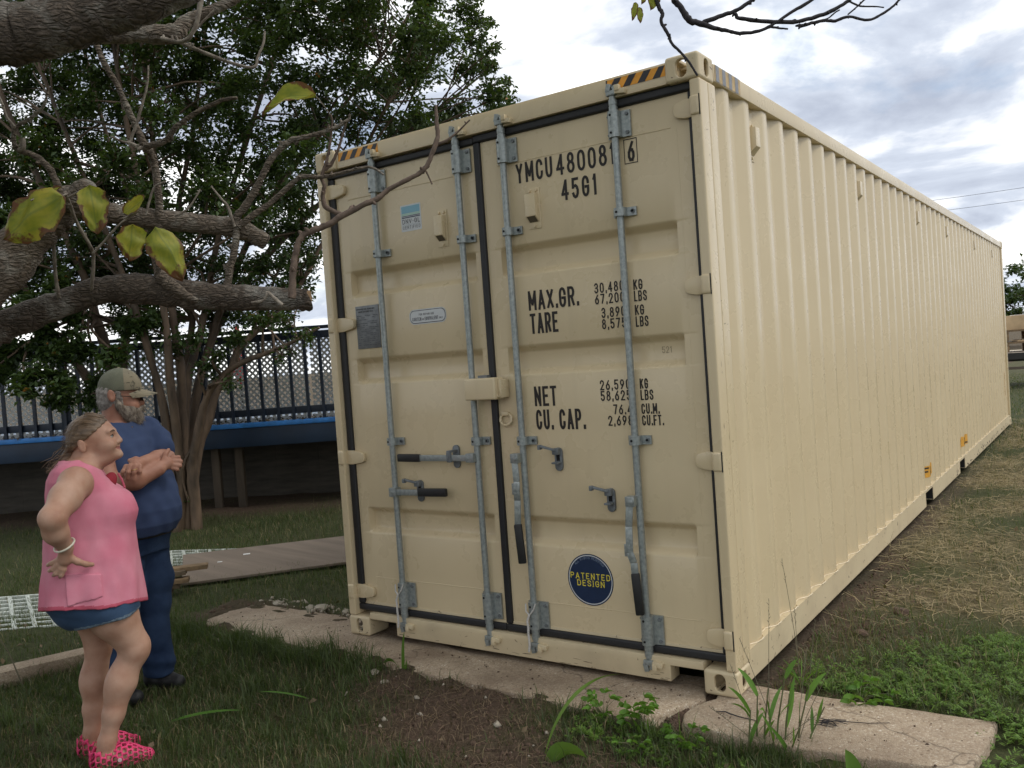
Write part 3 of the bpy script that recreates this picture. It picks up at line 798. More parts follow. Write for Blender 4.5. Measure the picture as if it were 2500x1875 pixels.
BLOBS=[(-6.526, 1.177, 6.993, 0.358, 1.0),(-6.626, 1.125, 7.075, 0.322, 0.8),(-6.915, 1.95, 7.242, 0.389, 1.0),(-5.935, 1.244, 6.715, 0.312, 0.8),(-5.37, 1.462, 6.702, 0.343, 1.0),(-6.495, 2.357, 7.191, 0.352, 0.8),(-5.127, 1.902, 6.762, 0.351, 1.0),(-6.308, 2.624, 7.263, 0.356, 0.8),(-5.358, 2.583, 7.118, 0.376, 1.0),(-4.469, 1.98, 6.498, 0.305, 0.8),(-5.684, 3.291, 7.493, 0.403, 1.0),(-4.284, 2.456, 6.594, 0.314, 0.8),(-5.093, 3.548, 7.264, 0.399, 1.0),(-4.136, 2.882, 6.713, 0.323, 0.8),(-3.415, 2.665, 6.408, 0.338, 1.0),(-3.286, 2.415, 6.155, 0.295, 0.8),(-3.348, 3.048, 6.483, 0.348, 1.0),(-3.375, 3.208, 6.588, 0.317, 0.8),(-3.054, 3.632, 6.693, 0.359, 1.0),(-3.018, 3.264, 6.431, 0.312, 0.8),(-2.635, 3.656, 6.436, 0.352, 1.0),(-2.254, 3.293, 6.094, 0.299, 0.8),(-2.963, 4.696, 7.047, 0.389, 1.0),(-2.21, 3.985, 6.561, 0.316, 0.8),(-5.517, 0.855, 6.038, 0.328, 1.0),(-7.582, 2.004, 6.886, 0.363, 0.8),(-5.043, 1.11, 5.869, 0.326, 1.0),(-6.914, 1.958, 6.641, 0.35, 0.8),(-6.085, 2.096, 6.506, 0.377, 1.0),(-4.997, 1.64, 6.194, 0.306, 0.8),(-5.166, 2.062, 6.396, 0.357, 1.0),(-4.207, 1.671, 5.942, 0.292, 0.8),(-5.68, 2.847, 6.812, 0.39, 1.0),(-4.249, 1.891, 6.043, 0.299, 0.8),(-4.001, 2.375, 6.069, 0.342, 1.0),(-4.145, 2.169, 6.183, 0.304, 0.8),(-3.372, 2.339, 5.918, 0.328, 1.0),(-5.187, 3.796, 6.991, 0.367, 0.8),(-4.422, 3.688, 6.606, 0.39, 1.0),(-3.875, 3.221, 6.109, 0.327, 0.8),(-2.738, 2.766, 5.805, 0.328, 1.0),(-4.175, 4.191, 6.802, 0.358, 0.8),(-2.305, 3.051, 5.745, 0.327, 1.0),(-2.718, 3.268, 6.034, 0.307, 0.8),(-2.215, 3.423, 5.759, 0.337, 1.0),(-2.998, 4.079, 6.135, 0.334, 0.8),(-2.82, 5.161, 6.619, 0.4, 1.0),(-2.623, 4.849, 6.317, 0.347, 0.8),(-5.999, 0.985, 5.876, 0.342, 1.0),(-7.584, 1.899, 6.342, 0.361, 0.8),(-7.048, 1.92, 6.319, 0.392, 1.0),(-6.334, 1.644, 5.956, 0.331, 0.8),(-5.391, 1.565, 5.74, 0.347, 1.0),(-4.834, 1.397, 5.42, 0.297, 0.8),(-5.842, 2.383, 6.035, 0.381, 1.0),(-4.909, 1.497, 5.488, 0.301, 0.8),(-4.187, 1.811, 5.473, 0.33, 1.0),(-5.439, 2.384, 5.981, 0.334, 0.8),(-4.187, 2.257, 5.544, 0.343, 1.0),(-3.986, 1.813, 5.312, 0.292, 0.8),(-4.915, 3.434, 6.282, 0.393, 1.0),(-4.384, 3.059, 5.783, 0.333, 0.8),(-4.254, 3.5, 6.088, 0.381, 1.0),(-4.578, 3.556, 5.97, 0.35, 0.8),(-2.81, 2.671, 5.358, 0.327, 1.0),(-3.783, 3.305, 5.79, 0.328, 0.8),(-2.595, 3.137, 5.414, 0.336, 1.0),(-3.331, 3.712, 5.713, 0.331, 0.8),(-3.442, 4.499, 5.988, 0.394, 1.0),(-2.824, 3.666, 5.639, 0.32, 0.8),(-2.034, 3.798, 5.509, 0.344, 1.0),(-1.887, 3.5, 5.182, 0.299, 0.8),(-7.516, 1.822, 5.951, 0.399, 1.0),(-7.378, 1.842, 5.978, 0.356, 0.8),(-6.971, 2.194, 6.044, 0.399, 1.0),(-7.041, 2.017, 5.987, 0.354, 0.8),(-5.037, 1.509, 5.191, 0.339, 1.0),(-4.846, 1.596, 5.339, 0.303, 0.8),(-5.462, 2.277, 5.599, 0.37, 1.0),(-4.189, 1.639, 4.997, 0.292, 0.8),(-4.99, 2.446, 5.47, 0.366, 1.0),(-4.05, 1.937, 5.111, 0.297, 0.8),(-4.366, 2.51, 5.256, 0.355, 1.0),(-4.752, 3.002, 5.373, 0.339, 0.8),(-3.846, 2.749, 5.234, 0.351, 1.0),(-4.808, 3.775, 5.784, 0.36, 0.8),(-4.376, 3.719, 5.552, 0.391, 1.0),(-3.155, 2.741, 5.096, 0.302, 0.8),(-3.676, 3.856, 5.528, 0.38, 1.0),(-2.972, 2.882, 5.207, 0.302, 0.8),(-3.648, 4.556, 5.747, 0.4, 1.0),(-2.872, 3.529, 5.175, 0.318, 0.8),(-2.508, 3.934, 5.302, 0.358, 1.0),(-2.73, 4.493, 5.533, 0.341, 0.8),(-1.637, 3.462, 4.904, 0.327, 1.0),(-2.966, 4.816, 5.372, 0.354, 0.8),(-7.797, 1.8, 5.482, 0.405, 1.0),(-6.862, 1.156, 5.169, 0.329, 0.8),(-6.959, 1.835, 5.263, 0.388, 1.0),(-6.518, 1.843, 5.417, 0.34, 0.8),(-6.211, 1.953, 5.161, 0.377, 1.0),(-6.794, 2.43, 5.542, 0.361, 0.8),(-6.464, 2.568, 5.388, 0.4, 1.0),(-4.923, 1.756, 4.939, 0.309, 0.8),(-6.265, 2.986, 5.425, 0.408, 1.0),(-4.841, 2.293, 5.007, 0.322, 0.8),(-4.588, 2.5, 5.005, 0.359, 1.0),(-5.079, 2.525, 5.196, 0.332, 0.8),(-4.142, 2.673, 4.862, 0.355, 1.0),(-3.614, 2.45, 4.672, 0.303, 0.8),(-5.01, 3.829, 5.222, 0.408, 1.0),(-3.549, 2.937, 4.768, 0.315, 0.8),(-3.234, 2.904, 4.776, 0.343, 1.0),(-3.97, 3.956, 4.971, 0.35, 0.8),(-2.992, 3.289, 4.809, 0.35, 1.0),(-3.561, 4.286, 5.235, 0.351, 0.8),(-3.572, 4.75, 5.193, 0.405, 1.0),(-2.44, 3.269, 4.607, 0.303, 0.8),(-2.289, 3.828, 4.806, 0.351, 1.0),(-3.38, 4.984, 5.393, 0.366, 0.8),(-7.088, 1.565, 4.783, 0.384, 1.0),(-7.555, 1.949, 4.983, 0.363, 0.8),(-6.262, 1.738, 4.684, 0.372, 1.0),(-6.23, 1.738, 4.644, 0.333, 0.8),(-6.556, 2.342, 4.995, 0.396, 1.0),(-5.058, 1.474, 4.583, 0.304, 0.8),(-5.12, 2.058, 4.608, 0.358, 1.0),(-4.982, 1.97, 4.378, 0.316, 0.8),(-4.075, 1.756, 4.293, 0.327, 1.0),(-5.797, 3.199, 5.102, 0.364, 0.8),(-5.376, 3.173, 4.896, 0.396, 1.0),(-4.614, 2.869, 4.694, 0.333, 0.8),(-3.672, 2.477, 4.275, 0.34, 1.0),(-4.517, 3.357, 4.467, 0.345, 0.8),(-3.596, 3.076, 4.316, 0.357, 1.0),(-3.893, 3.456, 4.42, 0.336, 0.8),(-4.248, 4.129, 4.714, 0.401, 1.0),(-4.24, 4.092, 4.676, 0.359, 0.8),(-3.29, 4.009, 4.632, 0.378, 1.0),(-3.462, 3.965, 4.41, 0.341, 0.8),(-2.937, 4.226, 4.39, 0.377, 1.0),(-3.38, 4.67, 4.523, 0.359, 0.8),(-7.105, 1.413, 4.302, 0.38, 0.95),(-6.768, 1.279, 4.273, 0.331, 0.76),(-5.336, 1.019, 4.039, 0.332, 0.95),(-6.416, 1.577, 4.291, 0.332, 0.76),(-5.312, 1.373, 4.11, 0.342, 0.95),(-7.119, 2.108, 4.383, 0.36, 0.76),(-6.627, 2.654, 4.586, 0.407, 0.95),(-4.422, 1.425, 3.894, 0.291, 0.76),(-5.438, 2.47, 4.209, 0.377, 0.95),(-4.431, 1.51, 3.833, 0.294, 0.76),(-4.57, 2.337, 4.138, 0.355, 0.95),(-5.327, 3.091, 4.208, 0.353, 0.76),(-4.697, 2.937, 4.195, 0.375, 0.95),(-5.573, 3.373, 4.431, 0.365, 0.76),(-3.678, 2.777, 3.874, 0.35, 0.95),(-4.382, 3.432, 4.068, 0.344, 0.76),(-2.862, 2.557, 3.839, 0.326, 0.95),(-3.17, 3.063, 3.749, 0.312, 0.76),(-6.867, 1.48, 3.949, 0.377, 0.95),(-6.439, 1.757, 3.931, 0.377, 0.95),(-4.818, 1.219, 3.563, 0.327, 0.95),(-6.371, 2.634, 4.029, 0.401, 0.95),(-4.266, 1.759, 3.481, 0.332, 0.95),(-3.803, 2.1, 3.569, 0.332, 0.95),(-4.657, 3.125, 3.646, 0.381, 0.95),(-3.16, 2.605, 3.45, 0.334, 0.95),(-7.697, 1.91, 3.679, 0.408, 0.85),(-6.957, 2.011, 3.636, 0.395, 0.85),(-5.344, 1.587, 3.206, 0.35, 0.85),(-6.199, 2.713, 3.479, 0.401, 0.85),(-4.374, 1.931, 3.128, 0.34, 0.85),(-5.053, 3.118, 3.51, 0.389, 0.85),(-3.37, 2.226, 3.147, 0.328, 0.85),(-4.686, 3.979, 3.453, 0.407, 0.85),(-2.343, 4.825, 5.756, 0.293, 1.25),(-2.058, 4.591, 5.235, 0.26, 1.25),(-2.632, 5.258, 5.196, 0.308, 1.25),(-1.789, 4.428, 4.6, 0.207, 1.25),(-1.712, 4.554, 4.562, 0.194, 1.25),(-2.251, 5.46, 5.048, 0.133, 1.25),(-2.497, 5.265, 4.606, 0.256, 1.25),(-2.133, 5.061, 4.565, 0.198, 1.25),(-2.809, 5.099, 4.744, 0.308, 1.25),(-2.322, 3.849, 4.264, 0.272, 1.25),(-2.837, 4.944, 4.519, 0.229, 1.25),(-2.001, 5.193, 4.709, 0.109, 1.25),(-2.259, 4.984, 5.631, 0.172, 1.25),(-2.299, 5.258, 5.716, 0.111, 1.25),(-1.677, 4.406, 5.045, 0.119, 1.25),(-1.649, 4.565, 4.389, 0.12, 1.25),(-1.712, 4.433, 4.879, 0.128, 1.25),(-6.134, 1.419, 3.063, 0.37, 0.9),(-5.97, 1.897, 3.019, 0.358, 0.9),(-5.644, 2.37, 3.052, 0.341, 0.9),(-5.08, 2.637, 2.949, 0.289, 0.9),(-4.563, 2.874, 2.899, 0.262, 0.9),(-5.295, 2.472, 2.534, 0.289, 0.9),(-5.955, 2.26, 2.642, 0.344, 0.9),(-6.066, 1.816, 2.598, 0.334, 0.9),(-4.737, 2.738, 2.485, 0.239, 0.9),(-5.508, 2.311, 2.166, 0.217, 0.9),(-4.012, 2.888, 2.789, 0.255, 0.9),(-4.058, 2.722, 2.467, 0.206, 0.9),(-3.673, 2.872, 2.568, 0.204, 0.9),(-3.634, 2.521, 2.203, 0.211, 0.9),(-3.264, 2.531, 2.108, 0.198, 0.9),(-3.033, 2.566, 2.004, 0.145, 0.9),(-3.924, 2.432, 1.983, 0.187, 0.9),(-4.151, 2.268, 1.802, 0.178, 0.9),(-3.234, 2.418, 1.787, 0.102, 0.9),(-4.032, 2.342, 1.57, 0.133, 0.9),(-4.392, 2.231, 2.042, 0.202, 0.9),(-4.331, 2.262, 1.722, 0.162, 0.9),(-4.707, 2.129, 1.93, 0.181, 0.9),(-3.146, 2.48, 1.801, 0.085, 0.9),(-3.925, 2.577, 2.631, 0.18, 0.9),(-3.699, 2.989, 2.941, 0.229, 0.9),(-3.496, 3.126, 2.832, 0.183, 0.9),(-3.519, 3.246, 3.21, 0.208, 0.9),(-3.606, 3.192, 3.403, 0.232, 0.9),(-4.802, 2.247, 0.239, 0.051, 0.9),(-3.473, 3.008, 2.46, 0.113, 0.9),(-7.104, 1.785, 3.999, 0.452, 1.0),(-6.722, 2.142, 4.028, 0.429, 1.0),(-6.263, 2.451, 3.937, 0.429, 1.0),(-5.629, 2.652, 3.906, 0.421, 1.0),(-5.544, 3.223, 3.906, 0.438, 1.0),(-5.162, 3.617, 3.94, 0.442, 1.0),(-4.668, 3.853, 3.885, 0.413, 1.0),(-6.427, 1.645, 3.444, 0.407, 1.0),(-6.118, 2.014, 3.43, 0.388, 1.0),(-5.747, 2.362, 3.429, 0.391, 1.0),(-5.326, 2.678, 3.371, 0.391, 1.0),(-5.194, 3.222, 3.42, 0.405, 1.0),(-4.403, 3.261, 3.337, 0.365, 1.0),(-4.449, 3.806, 3.336, 0.306, 1.0),(-6.949, 1.677, 3.025, 0.396, 1.0),(-6.157, 2.255, 3.008, 0.372, 1.0),(-5.925, 2.88, 3.06, 0.385, 1.0),(-5.686, 3.361, 3.002, 0.368, 1.0),(-4.497, 3.175, 2.906, 0.316, 1.0),(-6.636, 1.895, 2.85, 0.346, 1.0),(-6.471, 2.854, 2.701, 0.317, 1.0),(-5.171, 2.725, 2.623, 0.268, 1.0),(-4.558, 2.905, 2.661, 0.239, 1.0),(-6.897, 1.67, 2.674, 0.346, 1.1),(-6.914, 2.272, 2.528, 0.31, 1.1),(-6.337, 2.578, 2.427, 0.308, 1.1),(-6.023, 2.996, 2.347, 0.287, 1.1),(-5.254, 3.099, 2.285, 0.278, 1.1),(-4.582, 3.122, 2.28, 0.244, 1.1),(-4.426, 3.49, 2.315, 0.199, 1.1),(-6.099, 2.748, 2.869, 0.359, 1.1),(-5.012, 3.17, 2.415, 0.251, 1.1),(-4.146, 3.534, 2.636, 0.221, 1.1),(-4.152, 3.775, 3.043, 0.25, 1.1),(-4.461, 3.64, 2.873, 0.302, 1.1),(-6.284, 2.265, 2.874, 0.35, 1.1)]
BLOBS2=[(-5.808, 1.036, 3.004, 0.22, 1.25),(-5.216, 1.097, 2.681, 0.235, 1.25),(-5.338, 0.887, 2.434, 0.253, 1.25),(-6.2, 1.1, 2.057, 0.318, 1.25),(-5.813, 1.317, 2.162, 0.316, 1.25),(-5.247, 1.361, 1.99, 0.263, 1.25),(-5.446, 0.88, 1.72, 0.234, 1.25),(-5.259, 1.205, 1.648, 0.26, 1.25),(-5.164, 1.561, 1.666, 0.213, 1.25),(-6.515, 1.016, 2.447, 0.367, 1.25),(-6.145, 0.798, 1.799, 0.309, 1.25),(-5.947, 1.463, 1.451, 0.157, 1.25),(-5.219, 1.479, 1.429, 0.16, 1.25),(-4.722, 1.465, 1.954, 0.193, 1.25),(-4.932, 1.804, 2.224, 0.179, 1.25),(-5.461, 1.427, 2.448, 0.201, 1.25),(-4.769, 1.903, 2.299, 0.161, 1.25),(-6.43, 0.918, 3.253, 0.406, 1.25),(-5.467, 0.823, 3.374, 0.295, 1.25),(-6.978, 1.002, 4.032, 0.468, 0.8),(-7.662, 1.176, 4.905, 0.541, 0.8),(-6.763, 0.687, 5.297, 0.538, 0.8),(-6.487, 0.635, 3.022, 0.442, 0.8),(-6.975, 0.557, 3.662, 0.497, 0.8),(-7.292, 0.475, 2.651, 0.504, 0.8)]

# ================================================================ SETTING: ground, slab
def sstep(a, b, x):
    t = np.clip((x - a) / (b - a), 0, 1)
    return t * t * (3 - 2 * t)


def wav(x, y):
    return 0.012 * np.sin(2.1 * x + 0.7 * y) + 0.010 * np.sin(-1.3 * x + 2.9 * y + 1.0) + 0.006 * np.sin(5.3 * x + 4.1 * y)


def ground_z(x, y):
    x, y = np.asarray(x, float), np.asarray(y, float)
    right = sstep(2.0, 2.5, x) * sstep(0.0, 0.35, y)
    z = -0.095 + 0.075 * right
    z = z + wav(x, y) * 0.8
    # the soil banks up against the front of the walk
    dx_, dy_ = np.maximum(np.maximum(-1.28 - x, x - 1.95), 0), np.maximum(np.maximum(-0.22 - 0.045 * np.clip(x + 1.28, 0, 3) - y, y - 0.24), 0)
    edge_n = 0.6 * 0.014 * np.sin(9 * x + 3 * np.sin(5 * y)) * np.sin(7.7 * y + 4.3 * x) + 0.012 * np.sin(23 * x + 11 * y)
    bk = (1 - sstep(0.0, 0.60, np.hypot(dx_, dy_))) * (1 - right)
    z = z + (0.083 + edge_n + 0.012 * (1 - sstep(-1.0, -0.2, x))) * bk
    bk2 = (1 - sstep(0.0, 0.25, np.maximum(np.abs(x - 2.85) - 0.6, np.maximum(-0.33 - y, y - 0.2)))) * sstep(1.95, 2.4, x) * (1 - sstep(0.0, 0.2, y))
    z = z + (0.045 + edge_n * 0.8) * bk2
    # under the container and the slab the ground lies lower
    yf = np.where(x < 2.25, -0.225 - 0.0455 * np.clip(x + 1.28, 0, 4), -0.325 + 0.03 * (x - 2.4))
    und = sstep(-1.20, -1.08, x) * (1 - sstep(3.30, 3.38, x)) * sstep(0.04, 0.12, y - yf) * (1 - sstep(0.08, 0.16, y))
    z = z * (1 - und) + (-0.11) * und
    und2 = sstep(0.0, 0.1, x) * (1 - sstep(2.28, 2.42, x)) * sstep(0.1, 0.2, y) * (1 - sstep(12.1, 12.4, y))
    z = z * (1 - und2) + (-0.06) * und2
    return z


def soft(x0, y0, r, x, y):
    return np.clip(1.3 - np.hypot((x - x0), (y - y0)) / r, 0, 1)


def zones(x, y):
    """grassy 0..1 and dry 0..1"""
    x, y = np.asarray(x, float), np.asarray(y, float)
    nz = 0.5 + 0.25 * np.sin(3.1 * x + 1.7 * y + 0.6 * np.sin(4 * y)) + 0.25 * np.sin(-2.3 * x + 3.9 * y + 1.3)
    dirt = np.maximum.reduce([1.1 * soft(1.28, -0.58, 0.44, x, y), soft(1.75, -0.85, 0.32, x, y), 0.9 * soft(0.80, -0.45, 0.24, x, y), 0.8 * soft(2.25, -0.75, 0.4, x, y)])
    dirt = np.maximum(dirt, 0.95 * soft(2.62, 1.2, 0.42, x, y))
    dirt = np.maximum(dirt, 0.9 * soft(2.55, 2.0, 0.30, x, y))
    dirt = np.maximum(dirt, 0.8 * soft(2.5, 0.5, 0.35, x, y))
    dirt = np.maximum(dirt, 0.75 * sstep(-0.36, -0.28, y) * (1 - sstep(0.26, 0.40, y)) * sstep(-1.6, -1.4, x) * (1 - sstep(1.0, 2.0, x)))
    dirt = np.maximum(dirt, 0.85 * (1 - sstep(0.10, 0.34 + 0.10 * np.sin(2.2 * y), x - 2.42)) * sstep(2.3, 2.4, x) * sstep(0.2, 0.4, y) * (1 - sstep(5, 9, y)))
    # deep shade by the deck: bare
    u = (x + 5.81) * 0.819 + (y - 3.255) * 0.574
    w = -(x + 5.81) * 0.574 + (y - 3.255) * 0.819
    dirt = np.maximum(dirt, 0.9 * sstep(-1.0, 0.2, w) * (x < 0))
    grassy = np.clip(1 - dirt * (0.75 + 0.5 * nz), 0, 1)
    dry = sstep(2.3, 2.7, x) * sstep(0.9, 2.2, y) * np.clip(-0.05 + 1.15 * nz, 0, 1)
    dry = np.maximum(dry, sstep(15, 40, np.hypot(x, y)) * 0.4)
    return grassy, dry


def axis_pts(a, b, st, far):
    # outward-growing tail only on the side that faces away from the scene
    c = list(np.arange(a, b + 1e-6, st))
    lo, hi, d = [], [], st
    p = a
    while p > -far and a < -4:
        d *= 1.35
        p -= d
        lo.append(p)
    d, p = st, b
    while p < far and b > 6:
        d *= 1.35
        p += d
        hi.append(p)
    return np.array(lo[::-1] + c + hi)


gx = np.concatenate([axis_pts(-9, -1.7, 0.09, 900)[:-1], np.arange(-1.7, 3.7, 0.03), axis_pts(3.7, 7, 0.09, 900)])
gy = np.concatenate([axis_pts(-5, -1.0, 0.08, 900)[:-1], np.arange(-1.0, 0.5, 0.02), axis_pts(0.5, 14, 0.08, 900)])
gx, gy = np.unique(np.round(gx, 4)), np.unique(np.round(gy, 4))
gx, gy = (g_[np.concatenate([[True], np.diff(g_) > 0.008])] for g_ in (gx, gy))
GX, GY = np.meshgrid(gx, gy, indexing='ij')
GZ = ground_z(GX, GY) + np.random.default_rng(3).normal(0, 0.004, GX.shape) * (np.hypot(GX, GY) < 16)
nx_, ny_ = GX.shape
ii = np.arange(nx_ * ny_).reshape(nx_, ny_)
quads = np.stack([ii[:-1, :-1].ravel(), ii[1:, :-1].ravel(), ii[1:, 1:].ravel(), ii[:-1, 1:].ravel()], 1)
me = np_mesh('ground', np.stack([GX.ravel(), GY.ravel(), GZ.ravel()], 1), quads, True)
gg, dd = zones(GX.ravel(), GY.ravel())
add_attr(me, 'grassy', gg)
add_attr(me, 'dry', dd * 0.8)
tag(link('ground', me, M['soil']), kind='structure')

# the concrete walk under the door end, two slabs parted by a broken joint
path = bpy.data.objects.new('concrete_path', None)
COL.objects.link(path)
tag(path, kind='structure')


def slab(poly, z0, z1, jit, seed):
    rnd = random.Random(seed)
    pts = []
    for i, p in enumerate(poly):
        q = poly[(i + 1) % len(poly)]
        n = max(1, int(math.hypot(q[0] - p[0], q[1] - p[1]) / 0.05))
        for k in range(n):
            tt = k / n
            pts.append((p[0] + (q[0] - p[0]) * tt + rnd.uniform(-jit, jit), p[1] + (q[1] - p[1]) * tt + rnd.uniform(-jit, jit)))
    cx = sum(p[0] for p in pts) / len(pts)
    cy = sum(p[1] for p in pts) / len(pts)
    n = len(pts)
    inn = []
    for x, y in pts:
        d = math.hypot(cx - x, cy - y)
        inn.append((x + (cx - x) / d * 0.010, y + (cy - y) / d * 0.010))
    vs = [(x, y, z0) for x, y in pts] + [(x, y, z1 - 0.009 + rnd.uniform(-.003, .003)) for x, y in pts] + [(x, y, z1) for x, y in inn]
    fs = []
    for i in range(n):
        j = (i + 1) % n
        fs += [(i, j, n + j, n + i), (n + i, n + j, 2 * n + j, 2 * n + i)]
    fs.append(tuple(range(2 * n, 3 * n)))
    return MB().add(vs, fs)


slab([(-1.28, -0.22), (-0.6, -0.27), (0.1, -0.30), (0.9, -0.335), (1.7, -0.37), (2.16, -0.385), (2.22, -0.20), (2.30, -0.05), (2.24, 0.19), (0.6, 0.23), (-0.4, 0.26), (-1.15, 0.24)], -0.16, -0.002, 0.008, 1).build('slab', M['aggregate'], path, smooth=True, angle=50)
slab([(2.30, -0.33), (2.6, -0.36), (3.0, -0.325), (3.395, -0.29), (3.43, 0.0), (3.435, 0.215), (2.9, 0.20), (2.32, 0.19), (2.335, -0.02), (2.27, -0.18)], -0.16, 0.0, 0.006, 2).build('slab', M['aggregate'], path, smooth=True, angle=50)

# pale concrete edging strip at the far left
ed = MB()
ed.bar((-1.36, -0.86, -0.05), (-1.66, -1.75, -0.045), 0.15, 0.10)
eo = ed.build('concrete_edging', M['aggregate'], None, bevel=0.012)
tag(eo, 'long pale concrete edging strip half sunk in the grass at the far left', 'kerb')


# ================================================================ lettering: a narrow stroke alphabet
def arc(cx, cy, rx, ry, a0, a1, n=8):
    return [(cx + rx * math.cos(math.radians(a0 + (a1 - a0) * i / n)), cy + ry * math.sin(math.radians(a0 + (a1 - a0) * i / n))) for i in range(n + 1)]


rc = 0.30
GL = {
    'A': (1.05, [[(0, 0), (.5, 1), (1, 0)], [(.2, .28), (.8, .28)]]),
    'B': (1, [[(0, 0), (0, 1), (.6, 1)] + arc(.6, .76, .4, .24, 90, -90) + [(0, .52)], [(.55, .52)] + arc(.6, .26, .4, .26, 90, -90) + [(0, 0)]]),
    'C': (1, [[(1, .70)] + arc(.5, 1 - rc, .5, rc, 0, 180) + arc(.5, rc, .5, rc, 180, 360) + [(1, .32)]]),
    'D': (1, [[(0, 0), (0, 1), (.4, 1)] + arc(.4, 1 - rc, .6, rc, 90, 0) + arc(.4, rc, .6, rc, 0, -90) + [(0, 0)]]),
    'E': (.9, [[(1, 1), (0, 1), (0, 0), (1, 0)], [(0, .52), (.8, .52)]]),
    'F': (.9, [[(1, 1), (0, 1), (0, 0)], [(0, .52), (.8, .52)]]),
    'G': (1, [[(1, .72)] + arc(.5, 1 - rc, .5, rc, 0, 180) + arc(.5, rc, .5, rc, 180, 360) + [(1, .47), (.55, .47)]]),
    'H': (1, [[(0, 0), (0, 1)], [(1, 0), (1, 1)], [(0, .52), (1, .52)]]),
    'I': (.28, [[(.5, 0), (.5, 1)]]),
    'K': (1, [[(0, 0), (0, 1)], [(1, 1), (.08, .40)], [(.32, .57), (1, 0)]]),
    'L': (.85, [[(0, 1), (0, 0), (1, 0)]]),
    'M': (1.2, [[(0, 0), (0, 1), (.5, .25), (1, 1), (1, 0)]]),
    'N': (1, [[(0, 0), (0, 1), (1, 0), (1, 1)]]),
    'O': (1, [[(0, .5)] + arc(.5, 1 - rc, .5, rc, 180, 0) + arc(.5, rc, .5, rc, 0, -180) + [(0, .5)]]),
    'P': (1, [[(0, 0), (0, 1), (.6, 1)] + arc(.6, .74, .4, .26, 90, -90) + [(0, .48)]]),
    'Q': (1, [[(0, .5)] + arc(.5, 1 - rc, .5, rc, 180, 0) + arc(.5, rc, .5, rc, 0, -180) + [(0, .5)], [(.6, .25), (1, 0)]]),
    'R': (1, [[(0, 0), (0, 1), (.6, 1)] + arc(.6, .75, .4, .25, 90, -90) + [(0, .5)], [(.55, .5), (1, 0)]]),
    'S': (1, [[(1, .74)] + arc(.5, .76, .5, .24, 0, 180)[1:] + [(.08, .62), (.92, .38)] + arc(.5, .24, .5, .24, 0, -180)]),
    'T': (.95, [[(0, 1), (1, 1)], [(.5, 1), (.5, 0)]]),
    'U': (1, [[(0, 1)] + arc(.5, rc, .5, rc, 180, 360) + [(1, 1)]]),
    'V': (1.05, [[(0, 1), (.5, 0), (1, 1)]]),
    'X': (1.05, [[(0, 1), (1, 0)], [(0, 0), (1, 1)]]),
    'Y': (1.05, [[(0, 1), (.5, .45), (1, 1)], [(.5, .45), (.5, 0)]]),
    '0': (1, [[(0, .5)] + arc(.5, 1 - rc, .5, rc, 180, 0) + arc(.5, rc, .5, rc, 0, -180) + [(0, .5)]]),
    '1': (.6, [[(.1, .78), (.7, 1), (.7, 0)]]),
    '2': (1, [[(0, .74)] + arc(.5, .73, .5, .27, 180, -20) + [(0, 0), (1, 0)]]),
    '3': (1, [[(0, .78)] + arc(.5, .76, .48, .24, 170, -80) + [(.35, .53)], [(.45, .53)] + arc(.5, .27, .5, .27, 80, -170)]),
    '4': (1.05, [[(.72, 0), (.72, 1), (0, .27), (1, .27)]]),
    '5': (1, [[(.95, 1), (.08, 1), (.04, .55)] + arc(.5, .32, .5, .32, 115, -165)]),
    '6': (1, [[(.85, 1), (.12, .50)] + arc(.5, .30, .5, .30, 155, -205)]),
    '7': (1, [[(0, 1), (1, 1), (.32, 0)]]),
    '8': (1, [arc(.5, .77, .42, .23, -90, 270, 16), arc(.5, .27, .5, .27, 90, 450, 16)]),
    '9': (1, [[(.15, 0), (.88, .5)] + arc(.5, .70, .5, .30, -25, 335)]),
    '.': (.30, [[(.5, 0), (.5, .10)]]),
    ',': (.30, [[(.7, .10), (.3, -.10)]]),
    '\u00b7': (.4, [[(.5, .42), (.5, .56)]]),
    ' ': (.55, []),
}


def ribbon(pl, w):
    n = len(pl)
    closed = n > 2 and math.hypot(pl[0][0] - pl[-1][0], pl[0][1] - pl[-1][1]) < 1e-6
    vs, fs = [], []
    for i, p in enumerate(pl):
        if closed:
            a, c_ = pl[(i - 1) % (n - 1)], pl[(i + 1) % (n - 1)] if i < n - 1 else pl[1]
            if i == 0:
                a = pl[-2]
        else:
            a, c_ = pl[max(i - 1, 0)], pl[min(i + 1, n - 1)]
        d1 = Vector((p[0] - a[0], p[1] - a[1]))
        d2 = Vector((c_[0] - p[0], c_[1] - p[1]))
        d1 = d1.normalized() if d1.length > 1e-9 else d2.normalized()
        d2 = d2.normalized() if d2.length > 1e-9 else d1
        t_ = (d1 + d2)
        t_ = t_.normalized() if t_.length > 1e-6 else d1
        nrm = Vector((-t_.y, t_.x))
        sc = min(1.0 / max(nrm.dot(Vector((-d1.y, d1.x))), 0.35), 1.9)
        vs.append((p[0] + nrm.x * w / 2 * sc, p[1] + nrm.y * w / 2 * sc))
        vs.append((p[0] - nrm.x * w / 2 * sc, p[1] - nrm.y * w / 2 * sc))
    for i in range(n - 1):
        fs.append((2 * i, 2 * i + 1, 2 * i + 3, 2 * i + 2))
    return vs, fs


